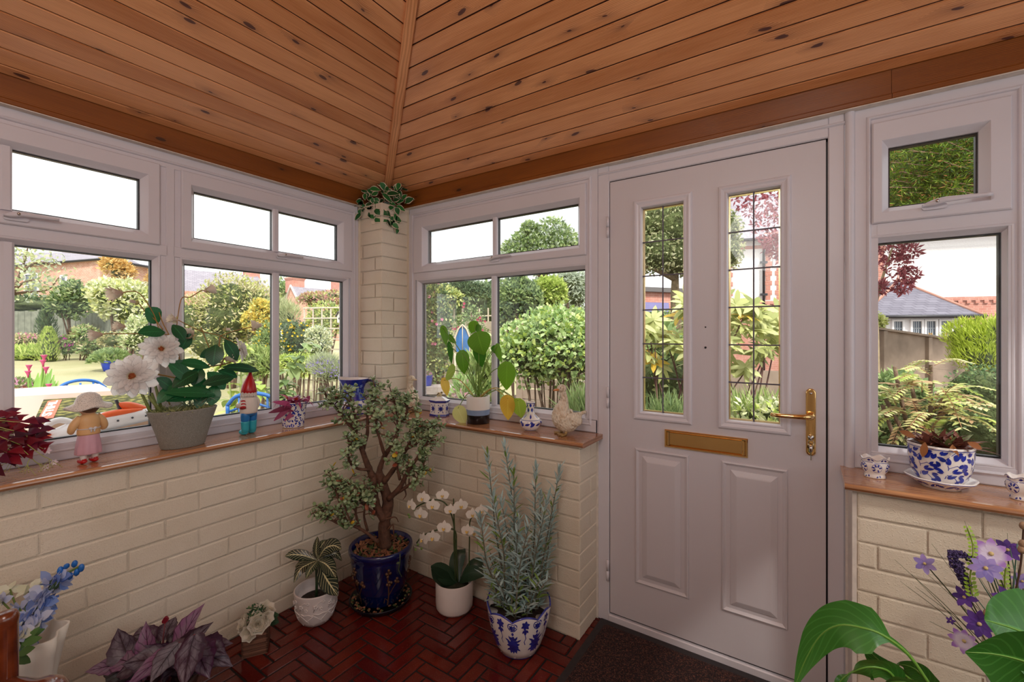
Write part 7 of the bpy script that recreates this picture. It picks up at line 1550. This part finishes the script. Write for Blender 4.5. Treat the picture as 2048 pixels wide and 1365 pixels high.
def rhodo(name,label,x0,y0,x1,y1,d,nw,Ll,Lw,bare=True):
    c=at((x0+x1)/2,(y0+y1)/2,d); rx=(x1-x0)/2/FPX*d; rz=(y1-y0)/2/FPX*d; g=V((c.x,c.y,-.12)); t=root(name,label,'shrub',g); o=c-g; fo=MB(); st_=MB()
    for i in range(nw):
        q=rdir()*(.35+.65*math.sqrt(rd(0,1))); p=o+RGT*q.x*rx+FWD*q.y*rx*.45+V((0,0,q.z*rz)); ax=(rdir()*.5+V((0,0,.8))-FWD*.5).normalized(); u=ax.orthogonal().normalized(); w_=ax.cross(u); n=RN.choice((7,8,9)); yl=1 if RN.random()<.10 else 0
        for k in range(n):
            a=2*PI*k/n+rd(-.2,.2); fo.leaf(p,(u*cos(a)+w_*sin(a))+ax*rd(-.25,.35),ax,Ll*rd(.75,1.15),Lw*rd(.85,1.15),yl,4,.5,.15,2)
        if i%3==0: b=V((RGT*rd(-.7,.7)*rx)+FWD*rd(-.3,.3)*rx); b.z=-.02; st_.tube(bez([b,b.lerp(p,.45)+RGT*rd(-.08,.08),p],5),[.014-.010*j/10 for j in range(11)],6)
    fo.build('foliage',[LM('rhod'),leafmat('yellowing_leaf','d8b040','e8c860',None,.5,.3)],t); st_.build('stems',[mat('bare_brown_stem','6a4a44',.8,.2,20)],t); return t
rhodo('rhododendron','yellow green rhododendron with whorled leaves outside the door panes',1262,590,1590,752,3.55,105,.14,.042)
bush('strap_leaf_clump','dense clump of strappy leaves filling the foot of the left door pane','plant',1268,805,1400,900,2.7,'mid',520,.16,.009,8,0,1.2)
bush('bulb_leaf_clump','long green bulb leaves low in the second door pane','plant',1430,800,1600,890,2.9,'lawn',420,.17,.012,8,0,1.2)
bush('understory_shrub','leafy green shrub behind the rhododendron in the left door pane','shrub',1240,640,1405,860,4.5,'mid',1900,.09,.045,10,.85,k2='yg')
bush('far_low_hedge','low clipped hedge in front of the lilac garage door','hedge',1255,612,1440,690,12.5,'mid',1300,.16,.1,10,.9,dep=.3)
bush('ground_euonymus','low cream and yellow variegated ground cover below the door handle','shrub',1440,800,1620,890,2.75,'var',900,.05,.028,9,.6,k2='lime')
fence('low_panel_fence','grey weathered wooden panel fence behind the rhododendron stems',[(1380,5.0),(1640,4.6)],1.08,M_fb,.15,1.4,.008,True)
# ---- white house to the right
wA,wB=plan(1440,17),plan(2150,13.8); t=root('white_house','white pebbledashed house with brick plinth and slate roof beyond the side fence',"house",V((wA.x,wA.y,-.3))); g=V(t.location); e=(wB-wA); e.z=0; Lh=e.length; e.normalize(); nb=V((-e.y,e.x,0)); Mh=lambda x,y,z:e*x+nb*y+V((0,0,z+.0))
ZE=4.95+.3; ZP=2.55+.3
def wq(mb,x0,x1,z0,z1,y=0,m=0): p=[Mh(x0,y,z0),Mh(x1,y,z0),Mh(x1,y,z1),Mh(x0,y,z1)]; mb.poly(p,m,[(x0,z0),(x1,z0),(x1,z1),(x0,z1)])
mb=MB(); wq(mb,0,Lh,ZP,ZE); mb.poly([Mh(0,0,ZP),Mh(0,0,ZE),Mh(0,7,ZE),Mh(0,7,ZP)],0); wq(mb,0,Lh,0,ZE,7); mb.build('walls',[M_ren],t)
mb=MB(); mb.box(-.02,Lh,-.05,.2,0,ZP-.12,0,Mh); mb.box(-.04,Lh,-.10,.2,ZP-.12,ZP,0,Mh)
k=0
while k*.225<Lh: mb.box(k*.225,k*.225+.11,-.10,-.04,ZP-.22,ZP-.12,0,Mh); k+=1
mb.box(-.02,Lh,-.03,.02,ZE-.42,ZE-.30,0,Mh)
def sx_at(px): q=lin(wA,wB,px); return (q-V((wA.x,wA.y,0))).dot(e)
for px in (1458,1536,1558,1762): 
    s0=sx_at(px)
    for k in range(14): w_=.26 if k%2 else .16; mb.box(s0-w_/2,s0+w_/2,-.02,.01,ZP+.05+k*.18,ZP+.05+k*.18+.17,0,Mh)
mb.build('brickwork',[M_ob2],t)
mb=MB(); a,b=Mh(-.3,-.35,ZE-.12),Mh(Lh,-.35,ZE-.12); c,d=Mh(Lh,3.5,ZE+2.6),Mh(-.3,3.5,ZE+2.6); quadr(mb,a,b,c,d); quadr(mb,Mh(Lh,7.3,ZE-.1),Mh(-.3,7.3,ZE-.1),d,c); mb.build('roof',[M_slate],t)
mb=MB(); mb.tube([Mh(-.3,-.42,ZE-.14),Mh(Lh,-.42,ZE-.14)],.06,8); mb.tube([Mh(sx_at(1526),-.40,ZE-.16),Mh(sx_at(1526),-.12,ZE-.5),Mh(sx_at(1526),-.12,.1)],.045,8); 
for z in (ZE-1.0,ZE-2.2): mb.box(sx_at(1526)-.12,sx_at(1526)+.12,-.17,-.06,z,z+.08,0,Mh)
mb.build('downpipe',[M_black],t)
for p0,p1 in ((1550,1580),): win(t,g+V((0,0,-.3+.3)),lin(wA,wB,p0),lin(wA,wB,p1),3.6+.3,4.4+.3,(2,2))
# bay window with its own hipped roof
t=root('bay_window_annexe','low white bay with grey hipped slate roof and leaded windows in front of white house','building',plan(1735,12.9)); g=V(t.location); t.location.z=g.z=-.3
B0,B1,B2,B3=plan(1700,13.6),plan(1738,12.9),plan(1918,12.3),plan(1935,14.2); bz=at(1840,632,12.6).z
mb=MB()
for a,b in ((B0,B1),(B1,B2),(B2,B3)): mb.poly([V((a.x,a.y,-.3))-g,V((b.x,b.y,-.3))-g,V((b.x,b.y,bz))-g,V((a.x,a.y,bz))-g])
mb.build('walls',[M_wht],t)
ap=at(1796,562,13.9)-g; ap2=at(1775,566,14.6)-g; mb=MB(); cx_=(B1+B2)/2; EE=[]
for q in (B0,B1,B2,B3): dd=V((q.x-cx_.x,q.y-cx_.y,0)); dd=dd.normalized()*.38; EE.append(V((q.x,q.y,bz-.03))+dd-FWD*.25-g)
for i in range(3): quadr(mb,EE[i],EE[i+1],ap if i else ap,ap if i!=0 else ap2,0,.05)
mb.build('roof',[M_slate2],t); mb=MB(); mb.lathe([(.10,-.05),(.06,.04),(.02,.10),(.015,.2),(0,.22)],10,0,(ap.x,ap.y,ap.z)); mb.tube([ap,EE[1]],.045,6); mb.tube([ap,EE[2]],.045,6); mb.build('ridge_tiles',[mat('red_ridge_tile','b08070',.8,.1,9)],t)
mb=MB(); mb.tube(EE,.05,8); q=B2-g; mb.tube([EE[2]+V((0,0,-.02)),V((q.x,q.y,bz-g.z-.25)),V((q.x,q.y,bz-g.z-.55))],.035,8); mb.build('gutter',[M_black],t)
for p0,p1 in ((1750,1762),(1786,1803),(1823,1841),(1851,1869),(1880,1899)): win(t,g,lin(B1,B2,p0),lin(B1,B2,p1),bz-.95,bz-.16,(1,1),.05,'window',True)
bush('grey_lean_bush','pale green bush between fence and white bay','shrub',1730,620,1772,680,7.4,'yg',400,.10,.05,5)
# side fence stepping down
a,b=plan(1690,6.2),plan(1960,6.9); t=root('side_fence','grey brown panel fence with sloping top rail below the white bay','fence',a); e=V((b.x-a.x,b.y-a.y,0)); L=e.length; e.normalize(); nn=V((-e.y,e.x,0)); za=at(1690,648,6.2).z-a.z; zb=at(1960,687,6.9).z-a.z; Z_=lambda x:za+(zb-za)*x/L
mb=MB()
for r in range(7): mb.box(0,L,-.01,.01,-.004,.158,0,lambda x,y,z:e*x+nn*y+V((0,0,Z_(x)-.16*(r+1)+z)))
mb.build('boards',[M_fb],t); mb=MB(); mb.box(0,L,-.06,.02,0,.03,0,lambda x,y,z:e*x+nn*y+V((0,0,Z_(x)-.02+z))); mb.build('top_rail',[M_fb],t)
for px in (1763,1852,1935): s=(lin(a,b,px)-V((a.x,a.y,0))).dot(e); mb=MB(); mb.box(s-.035,s+.035,-.06,-.01,-.02,Z_(s)-.03,0,lambda x,y,z:e*x+nn*y+V((0,0,z))); mb.build('post',[M_fb],t)
tree('red_maple','red leaved maple with slender pale trunk right of the front door',[(1752,760,5.2),(1752,660,5.2),(1748,600,5.2)],[[(1748,620,5.2),(1764,560,5.1),(1780,510,5.0),(1790,480,5.0)],[(1748,600,5.2),(1752,540,5.2),(1755,480,5.2)],[(1748,600,5.2),(1690,520,5.2),(1640,460,5.1),(1600,430,5.1),(1560,410,5.0)],[(1640,460,5.1),(1600,440,5.1),(1530,430,5.1)]],'maple',2600,.062,.026,.045,.35,base=-.12,bark=mat('pale_maple_bark','a89474',.8,.2,20),clumps=[(1530,400,5.0,.22),(1560,430,5.0,.24),(1540,455,5.0,.18),(1500,395,5.05,.16),(1590,400,5.0,.28),(1640,420,5.1,.32),(1700,440,5.1,.3),(1550,490,5.1,.12),(1570,500,5.1,.14),(1780,500,5.0,.14),(1815,505,5.0,.10),(1790,530,5.0,.12),(1820,550,5.0,.08),(1760,485,5.1,.14),(1805,575,5.0,.07),(1760,575,5.1,.06)])
bush('golden_thuja','feathery bright yellow green conifer bush at the right end of the side fence','conifer',1905,620,2065,760,5.2,'thuja',5200,.10,.016,12,.8,1.2)
bush('box_shrub','dense small leaved dark green shrub filling the lower right window','shrub',1890,735,2090,960,3.3,'ivy',4200,.032,.018,13,.9,k2='mid',ls=.5)
def mahonia():
    c=at(1835,815,3.0); g=V((c.x,c.y,-.12)); t=root('mahonia','mahonia with long yellow green pinnate leaves outside the right window','shrub',g); o=c-g; fo=MB(); st_=MB()
    for i in range(64):
        q=rdir()*(.3+.7*rd(0,1)); p=o+RGT*q.x*.30+FWD*q.y*.18+V((0,0,q.z*.34)); d=(RGT*(q.x*.8+rd(-.6,.6))-FWD*rd(-.1,.6)+V((0,0,rd(-.3,.6)))).normalized(); L=rd(.18,.30); P=bez([p,p+d*L*.5,p+d*L+V((0,0,-.07))],5); st_.tube(P,.0022,4,1); mi=RN.choice((0,0,0,1,2))
        for j,c_ in enumerate(P[1:]):
            dd=(P[min(j+2,len(P)-1)]-P[j]).normalized(); sd=dd.cross(V((0,0,1))).normalized()
            for s in (-1,1): fo.leaf(c_,sd*s+dd*.5,(0,-.2,1),.052,.022,mi,3,.3,.1,4)
    for i in range(9): b=V((rd(-.15,.15),rd(-.1,.1),-.02)); st_.tube(bez([b,b.lerp(o,.5)+RGT*rd(-.1,.1),o+RGT*rd(-.25,.25)+V((0,0,rd(.0,.3)))],5),.012,6,0)
    fo.build('foliage',[LM('maho'),LM('lime'),leafmat('bronze_mahonia_leaf','b08a6a','ccaa84','a0a060',.5,.3)],t); st_.build('stems',[M_wood,mat('reddish_leaf_stalk','a87a5c',.7)],t)
mahonia()
bush('background_shrub','dark leafy undergrowth behind the mahonia','shrub',1700,740,1905,930,4.0,'mid',1500,.09,.05,9,.9)
def leyl():
    t=root('cypress_tree','overhanging dark green cypress branches in the top right pane','tree',plan(2140,5.6)); g=V(t.location); g.z=t.location.z=-.12; wd=MB(); fo=MB(); top=V((0,0,5.2)); wd.tube([(0,0,-.02),(0,0,2.5),(0,0,5.2)],[.16,.13,.03],10)
    for i in range(150):
        z=rd(2.0,4.4); tip=at(rd(1700,2060),rd(215,440),rd(3.9,5.2))-g
        if i<125: tip=at(1745+215*rd(0,1),245+170*(i/125)+rd(-8,8),rd(4.0,4.9))-g
        b=V((0,0,max(1.9,tip.z+rd(-.2,.5)))); P=bez([b,b.lerp(tip,.5)+V((0,0,rd(0,.15))),tip],9); wd.tube(P,[.022*(1-.85*j/(len(P)-1)) for j in range(len(P))],5)
        for j in range(5,len(P)):
            for k in range(9):
                d=rdir(); d.z=d.z*.5-.25; d=(d+(P[-1]-P[0]).normalized()*.6).normalized(); p=P[j]+rdir()*.03; l=rd(.09,.19)
                for m_ in range(5): fo.quad(p+d*l*m_*.2,d+rdir()*.5,rdir(),.055,.009,1 if RN.random()<.06 else 0)
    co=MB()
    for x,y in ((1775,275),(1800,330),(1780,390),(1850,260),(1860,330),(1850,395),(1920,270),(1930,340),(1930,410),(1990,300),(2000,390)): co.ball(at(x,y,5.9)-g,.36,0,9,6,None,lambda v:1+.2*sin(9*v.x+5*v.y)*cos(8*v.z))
    co.build('shaded_inner_core',[mat('shaded_cypress_core','4a4428',.95,.6,14,24,1,.05)],t)  # dark backing balls, shade between the branches put into their colour
    wd.build('trunk',[mat('red_brown_cypress_bark','8a6a58',.9,.3,10)],t); fo.build('foliage',[LM('conif'),leafmat('brown_cypress_leaf','a0683c','b88450',None,.7,.2)],t)
leyl()
